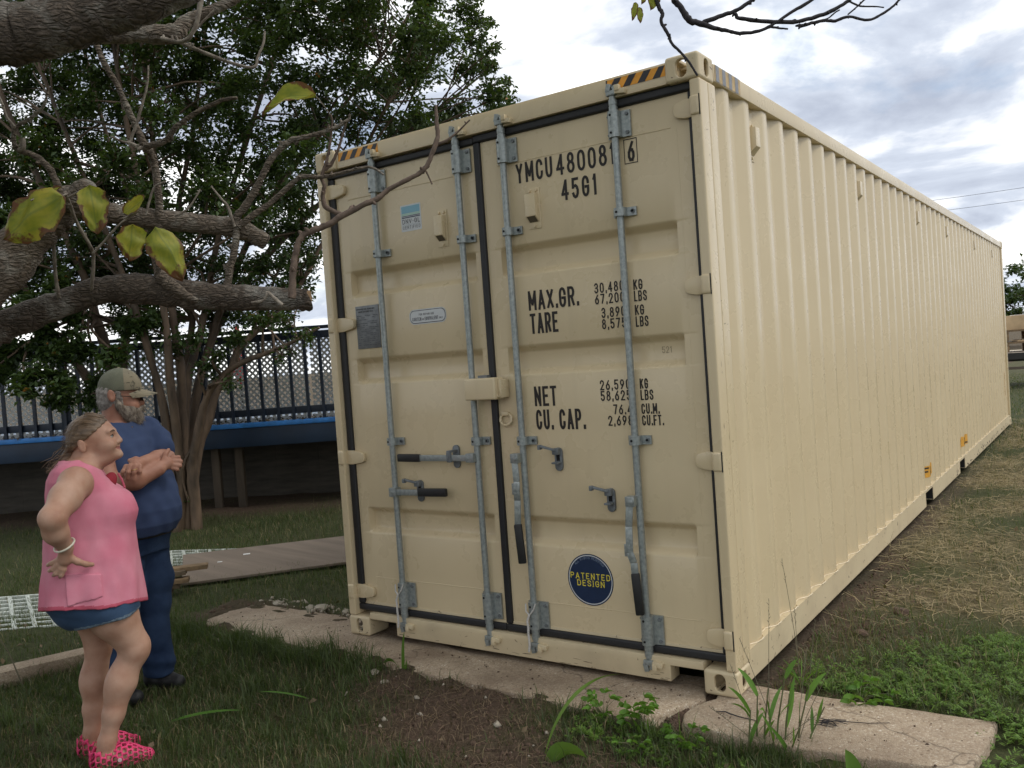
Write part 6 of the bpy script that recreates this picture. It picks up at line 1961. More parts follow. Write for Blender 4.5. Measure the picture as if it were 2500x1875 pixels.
def fuzz(o, name, n, ln, wd, dirfn, mat, seed, sel=None, spread=0.35, lift=0.30):
    """short hairs standing on a modelled mass of hair"""
    rg = np.random.default_rng(seed)
    me = o.data
    nv = len(me.vertices)
    co = np.empty(nv * 3, np.float32)
    no = np.empty(nv * 3, np.float32)
    me.vertices.foreach_get('co', co)
    me.vertex_normals.foreach_get('vector', no)
    co, no = co.reshape(-1, 3), no.reshape(-1, 3)
    ix = np.arange(nv) if sel is None else np.nonzero(sel(co))[0]
    ix = ix[rg.integers(0, len(ix), n)]
    P, Nn = co[ix], no[ix]
    D = dirfn(P) + Nn * lift + rg.normal(size=P.shape) * spread
    D /= np.linalg.norm(D, axis=1)[:, None]
    Sd = np.cross(D, Nn)
    Sd /= np.linalg.norm(Sd, axis=1)[:, None] + 1e-6
    l_ = ln * rg.uniform(.5, 1.4, n)[:, None]
    P = P - Nn * 0.002
    m_ = P + D * l_ * .5 + Nn * l_ * .06
    V = np.stack([P - Sd * wd, P + Sd * wd, m_ + Sd * wd * .8, m_ - Sd * wd * .8, P + D * l_], 1).reshape(-1, 3)
    b_ = np.arange(n)[:, None] * 5
    F = np.concatenate([b_ + np.array([0, 1, 2]), b_ + np.array([0, 2, 3]), b_ + np.array([3, 2, 4])], 1).reshape(-1, 3)
    f = link(name, np_mesh(name, V, F), mat, o)
    f['kind'] = 'stuff'
    return f


def hand(s, palm, wrist, fing, thumb, rp=0.030, k=0.012):
    """palm centre, wrist point, list of finger chains [(x,y,z,r)...], thumb chain"""
    s.cap(wrist, palm, 0.027, rp, k)
    for f in fing:
        f0 = (palm[0] * 0.45 + f[0][0] * 0.55, palm[1] * 0.45 + f[0][1] * 0.55, palm[2] * 0.45 + f[0][2] * 0.55, 0.011)
        s.chain([f0] + f, 0.005)
    s.chain(thumb, 0.008)


# ---------------------------------------------------------------- the woman
WA = math.radians(60.7)
eu = Vector((math.cos(WA), math.sin(WA), 0))
ev = Vector((-math.sin(WA), math.cos(WA), 0))
wo = Vector((0.141, -1.596, -0.10)) + ev * 0.07
wom = thing('person', 'woman in pink sleeveless top, denim shorts and pink clogs, hand on hip', 'person', tuple(wo), WA)
HY_ = math.radians(-14)
s = SDF((-0.34, -0.48, -0.02), (0.30, 0.36, 1.64), 0.0042)
TW = [(0.70, -.045, .165, 0, .175), (0.84, -.045, .165, 0, .18), (0.97, -.03, .16, 0, .165), (1.08, -.03, .155, 0, .16), (1.14, -.025, .15, 0, .16), (1.22, -.05, .13, 0, .155), (1.30, -.07, .105, 0, .15), (1.355, -.062, .080, 0, .115), (1.385, -.05, .062, 0, .075)]
s.loft(TW, 0.03)
# neck and head
s.cap((-0.045, 0, 1.32), (-0.012, 0, 1.44), 0.064, 0.060, 0.03)
s.T = (-0.01, 0.0, HY_)
s.ell((0.000, 0, 1.492), (0.094, 0.074, 0.086), 0.02)
s.ell((0.052, 0, 1.456), (0.060, 0.059, 0.082), 0.02, pitch=0.15)
s.ell((0.066, 0, 1.400), (0.050, 0.047, 0.030), 0.025)
s.ell((0.035, 0, 1.372), (0.066, 0.050, 0.034), 0.03, pitch=0.25)
for q in (-1, 1):
    s.ell((0.072, 0.038 * q, 1.434), (0.035, 0.030, 0.033), 0.02)
    s.ell((-0.022, 0.076 * q, 1.444), (0.017, 0.010, 0.032), 0.006, pitch=0.25)
    s.ell((-0.016, 0.087 * q, 1.446), (0.008, 0.006, 0.018), 0.004, op='d')
    s.ell((0.106, 0.031 * q, 1.478), (0.012, 0.016, 0.010), 0.012, 'd')
    s.cap((0.094, 0.016 * q, 1.499), (0.086, 0.046 * q, 1.498), 0.011, 0.009, 0.012)
    s.ell((0.112, 0.012 * q, 1.446), (0.012, 0.008, 0.009), 0.006)
    s.cap((0.095, 0.020 * q, 1.484), (0.090, 0.042 * q, 1.482), 0.006, 0.005, 0.004)
s.cap((0.103, 0, 1.488), (0.1215, 0, 1.452), 0.009, 0.0116, 0.010)
for q in (-1, 1):
    s.cap((0.1135, 0, 1.4230), (0.0985, 0.033 * q, 1.4255), 0.0068, 0.0035, 0.006)
    s.cap((0.1110, 0, 1.4110), (0.0985, 0.030 * q, 1.4200), 0.0078, 0.0038, 0.006)
    s.ell((0.086, 0.044 * q, 1.440), (0.022, 0.020, 0.020), 0.015)
for q in (-1, 1):
    s.cap((0.1215, 0, 1.4178), (0.1035, 0.036 * q, 1.4240), 0.0034, 0.0030, 0.003, 'd')
for q in (-1, 1):
    s.cap((0.098, 0.036 * q, 1.426), (0.114, 0.018 * q, 1.4185), 0.0032, 0.0036, 0.003, 'd')
s.ell((0.106, 0, 1.389), (0.024, 0.026, 0.019), 0.014)
s.T = None
# near arm, hand on hip
s.ell((-0.075, -0.158, 1.296), (0.066, 0.062, 0.068), 0.035)
s.chain([(-0.078, -0.168, 1.288, 0.063), (-0.115, -0.245, 1.245, 0.061), (-0.165, -0.345, 1.180, 0.050)], 0.03)
s.chain([(-0.170, -0.350, 1.178, 0.049), (-0.160, -0.315, 1.115, 0.048), (-0.130, -0.255, 1.040, 0.031)], 0.022)
hand(s, (-0.138, -0.232, 0.985), (-0.130, -0.252, 1.030),
     [[(-0.166, -0.228, 0.985, .0105), (-0.192, -0.212, 0.972, .0098), (-0.205, -0.185, 0.962, .009)],
      [(-0.164, -0.233, 0.966, .0108), (-0.188, -0.220, 0.948, .010), (-0.201, -0.192, 0.938, .009)],
      [(-0.156, -0.236, 0.950, .0105), (-0.176, -0.226, 0.928, .010), (-0.186, -0.198, 0.918, .009)],
      [(-0.143, -0.236, 0.942, .0098), (-0.156, -0.230, 0.918, .0092), (-0.162, -0.204, 0.908, .0085)]],
     [(-0.125, -0.240, 0.995, .017), (-0.090, -0.244, 0.968, .014), (-0.058, -0.236, 0.950, .0118), (-0.036, -0.226, 0.944, .010)], 0.031)
# far arm, the same pose mirrored and tucked in
s.ell((-0.055, 0.150, 1.315), (0.07, 0.066, 0.075), 0.035)
s.chain([(-0.06, 0.17, 1.305, 0.068), (-0.11, 0.215, 1.225, 0.062), (-0.155, 0.255, 1.13, 0.054)], 0.03)
s.chain([(-0.155, 0.255, 1.13, 0.052), (-0.09, 0.25, 1.06, 0.047), (-0.02, 0.235, 1.00, 0.033)], 0.02)
hand(s, (0.015, 0.222, 0.97), (-0.02, 0.233, 1.0),
     [[(0.04, 0.218, 0.965, .0105), (0.065, 0.20, 0.955, .0098), (0.08, 0.18, 0.945, .009)], [(0.04, 0.222, 0.948, .0105), (0.062, 0.205, 0.935, .0098), (0.076, 0.182, 0.925, .009)],
      [(0.03, 0.224, 0.932, .0105), (0.05, 0.21, 0.915, .0098), (0.062, 0.188, 0.905, .009)], [(0.016, 0.224, 0.925, .0098), (0.03, 0.213, 0.905, .009), (0.04, 0.194, 0.895, .0085)]],
     [(0.0, 0.228, 0.99, .016), (-0.01, 0.226, 0.955, .013), (-0.012, 0.218, 0.93, .011)])
# legs
s.ell((-0.10, 0, 0.82), (0.145, 0.17, 0.12), 0.05)
s.chain([(-0.025, -0.085, 0.86, 0.112), (0.030, -0.095, 0.68, 0.098), (0.100, -0.095, 0.535, 0.066)], 0.03)
s.ell((0.112, -0.095, 0.515), (0.056, 0.054, 0.070), 0.03)
s.chain([(0.098, -0.095, 0.50, 0.053), (0.046, -0.095, 0.375, 0.054), (-0.002, -0.092, 0.245, 0.043), (-0.038, -0.090, 0.125, 0.034), (-0.052, -0.088, 0.07, 0.035)], 0.03)
s.ell((0.020, -0.095, 0.385), (0.046, 0.050, 0.100), 0.035, pitch=-0.35)
s.chain([(-0.055, 0.085, 0.86, 0.110), (-0.052, 0.095, 0.66, 0.084), (-0.042, 0.10, 0.50, 0.056)], 0.03)
s.chain([(-0.042, 0.10, 0.50, 0.055), (-0.068, 0.10, 0.345, 0.052), (-0.086, 0.10, 0.22, 0.042), (-0.098, 0.10, 0.11, 0.035), (-0.105, 0.10, 0.06, 0.035)], 0.025)
s.ell((-0.084, 0.10, 0.355), (0.048, 0.052, 0.085), 0.03, pitch=-0.1)
s.chain([(-0.055, -0.088, 0.055, 0.036), (0.02, -0.092, 0.045, 0.036), (0.105, -0.095, 0.032, 0.027)], 0.02)
s.chain([(-0.105, 0.10, 0.055, 0.035), (-0.03, 0.10, 0.045, 0.035), (0.06, 0.10, 0.032, 0.026)], 0.02)
body = s.build('body', M['skin_fair'], wom, smooth_it=2)
body.data.materials.append(M['lip'])
for p in body.data.polygons:
    c = p.center
    xh = (c.x + 0.01) * math.cos(HY_) + c.y * math.sin(HY_) - 0.01
    yh = -(c.x + 0.01) * math.sin(HY_) + c.y * math.cos(HY_)
    if xh > 0.096 and abs(yh) < 0.033 and 1.4070 + 0.40 * abs(yh) < c.z < 1.4280 - 0.03 * abs(yh):
        p.material_index = 1
for q in (-1, 1):
    bm = bmesh.new()
    bmesh.ops.create_uvsphere(bm, u_segments=12, v_segments=8, radius=0.0118)
    me = bpy.data.meshes.new('eye')
    bm.to_mesh(me)
    bm.free()
    for p in me.polygons:
        p.use_smooth = True
    me.materials.append(M['eye_white'])
    hp = lambda x, y, z: (-0.01 + (x + .01) * math.cos(HY_) - y * math.sin(HY_), (x + .01) * math.sin(HY_) + y * math.cos(HY_), z)
    e = link('eye', me, None, wom, hp(0.0885, 0.031 * q, 1.4765), (0, 0, HY_))
    MB().tube([(0.0110, 0.002 * q, 0.0025), (0.0128, 0.002 * q, 0.0032)], [0.0058, 0.005], 10).build('iris', M['eye_dark'], e, local=True)
    if q < 0:
        MB().tube([hp(0.1050, 0.019 * q, 1.5000), hp(0.1035, 0.032 * q, 1.5030), hp(0.0945, 0.050 * q, 1.4985)], [0.0022, 0.0034, 0.0015], 6).build('eyebrow', M['brow_hair'], wom, local=True)
    MB().tube([hp(0.0985, 0.019 * q, 1.4785), hp(0.1005, 0.030 * q, 1.4835), hp(0.094, 0.043 * q, 1.479)], [0.0016, 0.0022, 0.0016], 6).build('eyelid', M['eye_dark'], wom, local=True)
# hair swept back into a low pony tail
s = SDF((-0.24, -0.15, 1.26), (0.13, 0.13, 1.62), 0.0042)
s.T = (-0.01, 0, HY_)
s.ell((-0.002, 0, 1.495), (0.097, 0.081, 0.087), 0)
s.ell((-0.044, 0, 1.455), (0.058, 0.070, 0.070), 0.02)
s.cut(lambda X, Y, Z: np.maximum((X - 0.012) * 0.80 - (Z - 1.525) * 0.60, 0.80 * (X + 0.030) - 0.60 * (Z - 1.470)) if False else (X - 0.070 - (Z - 1.545) * 1.25 - 0.00 * np.abs(Y)) * 0.6)
s.ell((-0.02, -0.085, 1.438), (0.020, 0.03, 0.030), 0.004, 'd')
s.ell((-0.02, 0.085, 1.438), (0.020, 0.03, 0.030), 0.004, 'd')
s.chain([(-0.070, 0, 1.43, 0.034), (-0.100, -0.012, 1.400, 0.022), (-0.125, -0.03, 1.372, 0.014), (-0.150, -0.045, 1.345, 0.008), (-0.170, -0.05, 1.325, 0.003)], 0.02)
s.disp(lambda X, Y, Z: 0.0009 * np.sin(Y * 330 + 90 * Z + 3 * np.sin(X * 40)) + 0.0008 * np.sin(Z * 330 + X * 60 + Y * 50))
hr = s.build('hair', M['hair_brown'], wom, smooth_it=1)
fuzz(hr, 'hair_strands', 2200, 0.028, 0.0006, lambda P: np.stack([-np.ones(len(P)) * 1.0, -P[:, 1] * 2.0, (1.42 - P[:, 2]) * 4.5], 1), M['hair_brown'], 3, spread=0.05, lift=-0.10)
st = MB()
rs = random.Random(6)
for i in range(9):
    a0 = Vector((-0.085 + rs.uniform(-.03, .01), rs.uniform(-.05, .03), 1.42 + rs.uniform(-.05, .04)))
    a1 = a0 + Vector((-0.05 + rs.uniform(-.03, .02), rs.uniform(-.04, .02), -0.035 + rs.uniform(-.03, .02)))
    a2 = a1 + Vector((-0.03 + rs.uniform(-.03, .015), rs.uniform(-.03, .01), -0.035 + rs.uniform(-.03, .02)))
    st.tube([a0, a1, a2], [0.0016, 0.0012, 0.0005], 4)
for i in range(70):
    y = rs.uniform(-.078, .078)
    x0 = 0.062 - 6 * y * y + rs.uniform(-.01, .006)
    zt = 1.497 + 0.088 * math.sqrt(max(0.02, 1 - (y / .083) ** 2 - (x0 / .103) ** 2))
    a0 = Vector((x0, y, zt))
    a1 = Vector((x0 - 0.07, y * 1.02, 1.497 + 0.092 * math.sqrt(max(0.02, 1 - (y / .086) ** 2 - ((x0 - .06) / .105) ** 2))))
    st.tube([a0, (a0 + a1) / 2 + Vector((0, 0, .004)), a1], [0.0012, 0.0014, 0.0008], 4)
st.build('hair_strands', M['hair_brown'], wom, local=True)['kind'] = 'stuff'
# sleeveless pink top with a flared hem
SHW = [(0.66, -.050, .224, 0, .236), (0.74, -.049, .219, 0, .232), (0.84, -.044, .208, 0, .220), (0.95, -.040, .194, 0, .203), (1.04, -.036, .190, 0, .182), (1.085, -.032, .186, 0, .178), (1.135, -.026, .186, 0, .176), (1.18, -.036, .170, 0, .172), (1.24, -.056, .148, 0, .165), (1.30, -.072, .122, 0, .172), (1.345, -.068, .104, 0, .158), (1.375, -.058, .086, 0, .118), (1.40, -.052, .077, 0, .090)]
s = SDF((-0.33, -0.29, 0.62), (0.23, 0.29, 1.44), 0.0046)
fw = lambda th, Z: (0.026 * np.sin(5 * th + 0.8) + 0.024 * np.sin(9 * th + 2.1) + 0.014 * np.sin(15 * th)) * np.clip((1.02 - Z) / 0.3, 0, 1) + 0.006 * np.sin(6 * th + 22 * Z) * np.clip((1.25 - Z) / .1, 0, 1)
s.loft(SHW, 0.0, fold=fw, p=2.5)
for q in (-1, 1):
    s.ell((0.075, 0.072 * q, 1.150), (0.085, 0.085, 0.085), 0.05)
# hollow, hem, neck opening, arm holes
s.cut(lambda X, Y, Z: (0.700 + 0.045 * np.clip(-Y / 0.2, 0, 1) + 0.030 * np.clip(-X / 0.25, 0, 1)) - Z)
s.cut(lambda X, Y, Z: (Z - (1.385 - np.clip((X + 0.055), 0, 1) * 0.62)) * 0.85)
s.cap((0.012, 0, 1.46), (0.03, 0, 1.33), 0.075, 0.062, 0.004, 'd')
for q in (-1, 1):
    s.ell((-0.078, 0.232 * q, 1.268), (0.080, 0.082, 0.096), 0.006, 'd', pitch=0.2)
s.ell((0.10, -0.030, 1.262), (0.045, 0.020, 0.050), 0.006, 'd', pitch=-0.5)
s.cap((-0.06, -0.262, 0.958), (-0.20, -0.235, 0.945), 0.026, 0.026, 0.025, 'd')
s.disp(lambda X, Y, Z: 0.0016 * np.sin(52 * X + 22 * Z + 4 * np.sin(30 * Y)) * np.sin(12 * Z - 31 * X + 20 * Y) + 0.0008 * np.sin(95 * X - 24 * Z))
top = s.build('pink_top', M['pink_cotton'], wom)
top.data.materials.append(M['pink_hem'])
for p in top.data.polygons:
    c = p.center
    if c.z < 0.700 + 0.045 * min(max(-c.y / 0.2, 0), 1) + 0.030 * min(max(-c.x / 0.25, 0), 1) + 0.017:
        p.material_index = 1
s = SDF((0.0, -0.10, 1.16), (0.16, 0.06, 1.36), 0.0042)
s.ell((0.058, -0.030, 1.266), (0.030, 0.018, 0.050), 0.0, pitch=-0.45)
s.build('neck_lining', M['red_lining'], wom)
MB().tube([(0.098, -0.012, 1.300), (0.112, -0.030, 1.272), (0.120, -0.046, 1.236)], 0.005, 6).build('neck_trim', M['pink_hem'], wom, local=True, smooth=True)
# patch pocket by the hand
s = SDF((-0.24, -0.29, 0.70), (0.06, -0.12, 0.95), 0.0046)
s.loft([(z, xc, a + .007, yc, b_ + .007) for z, xc, a, yc, b_ in SHW], 0.0, fold=fw, p=2.5)
s.cut(lambda X, Y, Z: mxs(np.abs(X + 0.075) - 0.070, np.abs(Z - 0.848) - 0.058 + 0.15 * (X + .07), Y + 0.12))
s.build('patch_pocket', M['pink_cotton'], wom)
# denim shorts
s = SDF((-0.26, -0.24, 0.56), (0.22, 0.24, 0.92), 0.0046)
s.loft([(0.74, -.055, .175, 0, .175), (0.84, -.050, .168, 0, .178), (0.88, -.05, .165, 0, .17)], 0.0)
s.chain([(-0.022, -0.085, 0.84, 0.120), (0.014, -0.094, 0.72, 0.124), (0.036, -0.097, 0.63, 0.122)], 0.02)
s.chain([(-0.055, 0.085, 0.84, 0.117), (-0.053, 0.094, 0.64, 0.106)], 0.02)
s.ell((-0.11, -0.04, 0.715), (0.098, 0.125, 0.085), 0.03)
s.ell((-0.095, 0, 0.80), (0.156, 0.190, 0.135), 0.03)
s.ell((-0.065, -0.088, 0.735), (0.110, 0.116, 0.105), 0.03)
s.cut(lambda X, Y, Z: (0.672 + 0.16 * (X + 0.02) - Z) * 0.98)
s.disp(lambda X, Y, Z: 0.0022 * np.sin(60 * Z + 25 * X) + 0.0018 * np.sin(48 * X - 30 * Z + 20 * Y))
sh = s.build('denim_shorts', M['denim_mid'], wom)
sh.data.materials.append(M['denim_frayed'])
for p in sh.data.polygons:
    if p.center.z < 0.684 + 0.16 * (p.center.x + 0.02) and p.center.x > -0.13:
        p.material_index = 1
# pink clogs with a lattice of holes
for (hx, hy, tx, ty) in ((-0.068, -0.088, 0.118, -0.097), (-0.118, 0.10, 0.072, 0.10)):
    s = SDF((hx - 0.07, min(hy, ty) - 0.075, -0.012), (tx + 0.055, max(hy, ty) + 0.075, 0.14), 0.0034)
    s.chain([(hx, hy, 0.040, 0.048), (hx * 0.4 + tx * 0.6, hy * .4 + ty * .6, 0.040, 0.050), (tx, ty, 0.026, 0.034)], 0.03)
    s.cap((hx, hy, 0.06), (hx - 0.004, hy, 0.085), 0.047, 0.044, 0.02)
    s.cap((hx * .6 + tx * .4, hy * .6 + ty * .4, 0.05), (hx * .55 + tx * .45, hy, 0.066), 0.046, 0.040, 0.02)
    inner = s.F.copy()
    # throat opening round the ankle
    s.ell((hx + 0.006, hy, 0.118), (0.056, 0.040, 0.046), 0.004, 'd')
    lx, ly = tx - hx, ty - hy

    def holes(X, Y, Z):
        a = (X - hx) / 0.0215
        th = np.arctan2(Z - 0.020, (Y - (hy + ly * (X - hx) / lx)) + 1e-6) / 0.38
        row = np.floor(a)
        dx = np.abs(a - row - 0.5) * 0.0215
        ty_ = th + 0.5 * (row % 2)
        dy = np.abs(ty_ - np.floor(ty_) - 0.5) * 0.0155
        hd = np.maximum(dx - 0.0075, dy - 0.0052)
        zone = mxs(0.020 - Z, X - (tx + 0.016))
        return np.maximum(hd, zone)

    sl, X, Y, Z = s.sub(s.lo, s.lo + s.h * (s.n + 1))
    hl = holes(X, Y, Z)
    shell = np.maximum(s.F, -(inner + 0.008))
    shell = np.maximum(shell, -np.maximum(hl, -(0 * X + 1) * 1.0))
    sole = mxs(inner, Z - 0.014)
    s.F = np.minimum(shell, sole).astype(np.float32)
    s.cut(lambda X, Y, Z: -0.002 - Z + 0 * X + 0 * Y)
    clog = s.build('clog', M['pink_foam'], wom)
    MB().tube([(hx + 0.075, hy - 0.050, 0.050), (hx + 0.075, hy - 0.0565, 0.050)], [0.011, 0.009], 12).build('rivet', M['foam_badge'], clog, local=True)
# wrist band
wb = [(-0.134 + 0.040 * math.cos(a) * 0.96, -0.268 + 0.040 * math.sin(a) * 0.8, 1.050 + 0.014 * math.cos(a) + 0.016 * math.sin(a)) for a in np.linspace(0, 2 * math.pi, 22)]
MB().tube(wb, 0.0048, 6, cap=False).build('wrist_band', M['band_pale'], wom, local=True, smooth=True)

# ---------------------------------------------------------------- the man
MA = math.radians(57.87)
mo = Vector((-0.556, -0.906, -0.10))
man = thing('person', 'bearded man in camouflage cap, blue t-shirt and jeans, arms folded, behind the woman', 'person', tuple(mo), MA)
yaw = math.radians(-40)
FX, FY = math.cos(yaw), math.sin(yaw)      # facing
LX, LY = -FY, FX                            # his left


def ml(f, l, z):
    return (-0.10 + FX * f + LX * l, FY * f + LY * l, z)


s = SDF((-0.42, -0.48, -0.02), (0.32, 0.38, 1.84), 0.005)
TM = [(0.86, .02, .16, 0, .175), (0.95, .045, .18, 0, .185), (1.05, .055, .195, 0, .19), (1.18, .035, .17, 0, .185), (1.30, .01, .14, 0, .185), (1.40, -.005, .12, 0, .185), (1.455, -.012, .10, 0, .165), (1.49, -.02, .08, 0, .10)]
s.loft(TM, 0.03, yaw=yaw, c=(-0.10, 0))
s.cap((-0.145, 0.005, 1.44), (-0.128, 0, 1.60), 0.068, 0.064, 0.03)
# head: looks along +x, slightly down
s.ell((-0.112, 0, 1.668), (0.098, 0.077, 0.098), 0.02)
s.ell((-0.058, 0, 1.605), (0.060, 0.060, 0.085), 0.02, pitch=-0.1)
s.ell((-0.050, 0, 1.545), (0.050, 0.046, 0.034), 0.02)
for q in (-1, 1):
    s.ell((-0.040, 0.036 * q, 1.590), (0.032, 0.027, 0.032), 0.02)
    s.ell((-0.142, 0.080 * q, 1.648), (0.020, 0.011, 0.036), 0.006, pitch=0.1)
    s.ell((-0.136, 0.092 * q, 1.650), (0.010, 0.007, 0.021), 0.004, op='d')
    s.ell((-0.004, 0.031 * q, 1.627), (0.014, 0.017, 0.011), 0.012, 'd')
    s.cap((-0.008, 0.014 * q, 1.648), (-0.016, 0.046 * q, 1.648), 0.012, 0.010, 0.012)
    s.ell((-0.002, 0.013 * q, 1.590), (0.013, 0.010, 0.010), 0.006)
s.cap((-0.006, 0, 1.640), (0.008, 0, 1.597), 0.010, 0.0155, 0.010)
s.cap((-0.010, -0.018, 1.556), (-0.010, 0.018, 1.556), 0.008, 0.008, 0.006)
# shoulders and arms (crossed)
s.ell(ml(-0.01, 0.175, 1.435), (0.075, 0.075, 0.075), 0.04)
s.ell(ml(-0.01, -0.175, 1.435), (0.075, 0.075, 0.075), 0.04)
EL = (0.098, -0.030, 1.285)
s.chain([ml(-0.01, 0.19, 1.43) + (0.066,), (0.070, 0.050, 1.36, 0.060), EL + (0.052,)], 0.02)
s.chain([EL + (0.052,), (0.062, -0.160, 1.285, 0.050), (-0.005, -0.270, 1.288, 0.036)], 0.02)
hand(s, (-0.048, -0.318, 1.282), (-0.012, -0.278, 1.288),
     [[(-0.028, -0.356, 1.278, .0118), (-0.030, -0.368, 1.252, .011), (-0.036, -0.362, 1.226, .0098)],
      [(-0.050, -0.358, 1.282, .0122), (-0.058, -0.372, 1.250, .0115), (-0.064, -0.366, 1.218, .0100)],
      [(-0.074, -0.356, 1.284, .0120), (-0.086, -0.370, 1.254, .0112), (-0.092, -0.362, 1.224, .0098)],
      [(-0.094, -0.346, 1.284, .0112), (-0.110, -0.358, 1.260, .0104), (-0.118, -0.350, 1.236, .0092)]],
     [(-0.020, -0.300, 1.300, .017), (-0.045, -0.300, 1.312, .014), (-0.075, -0.300, 1.308, .0115)], 0.034)
ER = ml(0.10, -0.235, 1.185)
s.chain([ml(-0.01, -0.19, 1.43) + (0.064,), ml(0.045, -0.225, 1.30) + (0.058,), ER + (0.053,)], 0.02)
s.chain([ER + (0.054,), (-0.055, -0.312, 1.208, 0.053), (0.060, -0.268, 1.246, 0.038)], 0.018)
hand(s, (0.104, -0.232, 1.268), (0.066, -0.262, 1.250),
     [[(0.135, -0.222, 1.296, .0118), (0.166, -0.214, 1.292, .0112), (0.170, -0.190, 1.280, .010)],
      [(0.140, -0.228, 1.276, .0122), (0.174, -0.224, 1.270, .0115), (0.178, -0.196, 1.260, .010)],
      [(0.138, -0.234, 1.256, .012), (0.168, -0.232, 1.248, .011), (0.172, -0.204, 1.240, .010)],
      [(0.128, -0.236, 1.240, .011), (0.152, -0.236, 1.230, .0102), (0.158, -0.210, 1.222, .009)]],
     [(0.092, -0.236, 1.290, .017), (0.102, -0.226, 1.318, .014), (0.118, -0.214, 1.336, .0112)], 0.034)
# hips, legs
s.loft([(0.80, 0.0, .14, 0, .18), (0.90, .01, .15, 0, .18)], 0.03, yaw=yaw, c=(-0.10, 0))
s.chain([ml(0, 0.085, 0.84) + (0.10,), (-0.012, 0.03, 0.48, 0.066), (-0.022, 0.01, 0.10, 0.048)], 0.03)
s.chain([ml(0, -0.09, 0.84) + (0.10,), (-0.185, -0.12, 0.48, 0.066), (-0.225, -0.12, 0.10, 0.048)], 0.03)
s.build('body', M['skin_ruddy'], man)
# tee
s = SDF((-0.42, -0.36, 0.84), (0.30, 0.34, 1.56), 0.005)
TS = [(0.885, .045, .185, 0, .19), (0.94, .058, .206, 0, .203), (1.02, .064, .214, 0, .208), (1.10, .056, .204, 0, .205), (1.20, .042, .186, 0, .200), (1.30, .016, .158, 0, .198), (1.40, 0, .136, 0, .200), (1.455, -.012, .114, 0, .180), (1.485, -.02, .098, 0, .130), (1.505, -.025, .088, 0, .10)]
fm = lambda th, Z: 0.008 * np.sin(4 * th + 30 * (Z - 1.2)) * np.clip((1.4 - Z) / .15, 0, 1) + 0.006 * np.sin(7 * th + 2) + 0.006 * np.sin(40 * (Z - 0.9) + 5 * th) * np.clip((1.0 - Z) / .1, 0, 1)
s.loft(TS, 0.0, yaw=yaw, c=(-0.10, 0), fold=fm)
for l in (0.18, -0.18):
    s.ell(ml(-0.005, l, 1.435), (0.088, 0.088, 0.082), 0.04)
s.chain([ml(-0.008, 0.195, 1.428) + (0.080,), (0.068, 0.056, 1.375, 0.076), (0.088, -0.004, 1.335, 0.073)], 0.02)
s.chain([ml(-0.008, -0.195, 1.428) + (0.080,), ml(0.03, -0.222, 1.335) + (0.074,)], 0.02)
s.cap((-0.13, 0, 1.475), (-0.105, -0.012, 1.60), 0.078, 0.085, 0.004, 'd')
s.disp(lambda X, Y, Z: 0.0030 * np.sin(60 * X + 22 * Z + 30 * Y) * np.sin(15 * Z + 17 * Y) + 0.0012 * np.sin(70 * Z - 60 * X + 44 * Y))
s.build('t_shirt', M['blue_tee'], man)
# jeans, belt, shoes
s = SDF((-0.40, -0.34, 0.02), (0.22, 0.30, 0.96), 0.005)
s.loft([(0.78, 0.0, .165, 0, .185), (0.86, .015, .178, 0, .19), (0.915, .03, .178, 0, .185)], 0.02, yaw=yaw, c=(-0.10, 0))
s.chain([ml(0.01, 0.085, 0.80) + (0.118,), (-0.012, 0.035, 0.62, 0.108), (-0.020, 0.03, 0.48, 0.090), (-0.030, 0.02, 0.36, 0.084), (-0.018, 0.01, 0.16, 0.082), (-0.014, 0.005, 0.095, 0.082)], 0.03)
s.chain([ml(0.01, -0.09, 0.80) + (0.118,), (-0.165, -0.11, 0.62, 0.105), (-0.185, -0.12, 0.48, 0.090), (-0.205, -0.12, 0.36, 0.084), (-0.225, -0.12, 0.16, 0.080), (-0.228, -0.12, 0.085, 0.080)], 0.03)
s.cut(lambda X, Y, Z: 0.082 - Z + 0 * X + 0 * Y)
s.disp(lambda X, Y, Z: 0.004 * np.sin(70 * Z + 18 * X + 12 * Y) * np.clip((0.3 - Z) / 0.15, 0, 1) + 0.003 * np.sin(34 * Z - 26 * X) * np.sin(20 * X + 9 * Z))
s.build('jeans', M['denim_dark'], man)
s = SDF((-0.40, -0.30, 0.86), (0.22, 0.30, 0.95), 0.005)
s.loft([(0.872, .025, .187, 0, .194), (0.912, .03, .187, 0, .194)], 0.0, yaw=yaw, c=(-0.10, 0))
s.build('belt', M['black_shoe'], man)
for (hx, hy, tx, ty) in ((-0.055, 0.045, 0.075, -0.060), (-0.262, -0.085, -0.140, -0.185)):
    s = SDF((min(hx, tx) - .09, min(hy, ty) - .09, -0.01), (max(hx, tx) + .09, max(hy, ty) + .09, 0.16), 0.0045)
    s.chain([(hx, hy, 0.045, 0.045), ((hx + tx) / 2, (hy + ty) / 2, 0.045, 0.048), (tx, ty, 0.034, 0.040)], 0.03)
    s.cap((hx, hy, 0.06), (hx, hy, 0.105), 0.046, 0.048, 0.02)
    s.cut(lambda X, Y, Z: -0.002 - Z + 0 * X + 0 * Y)
    s.build('shoe', M['black_shoe'], man)
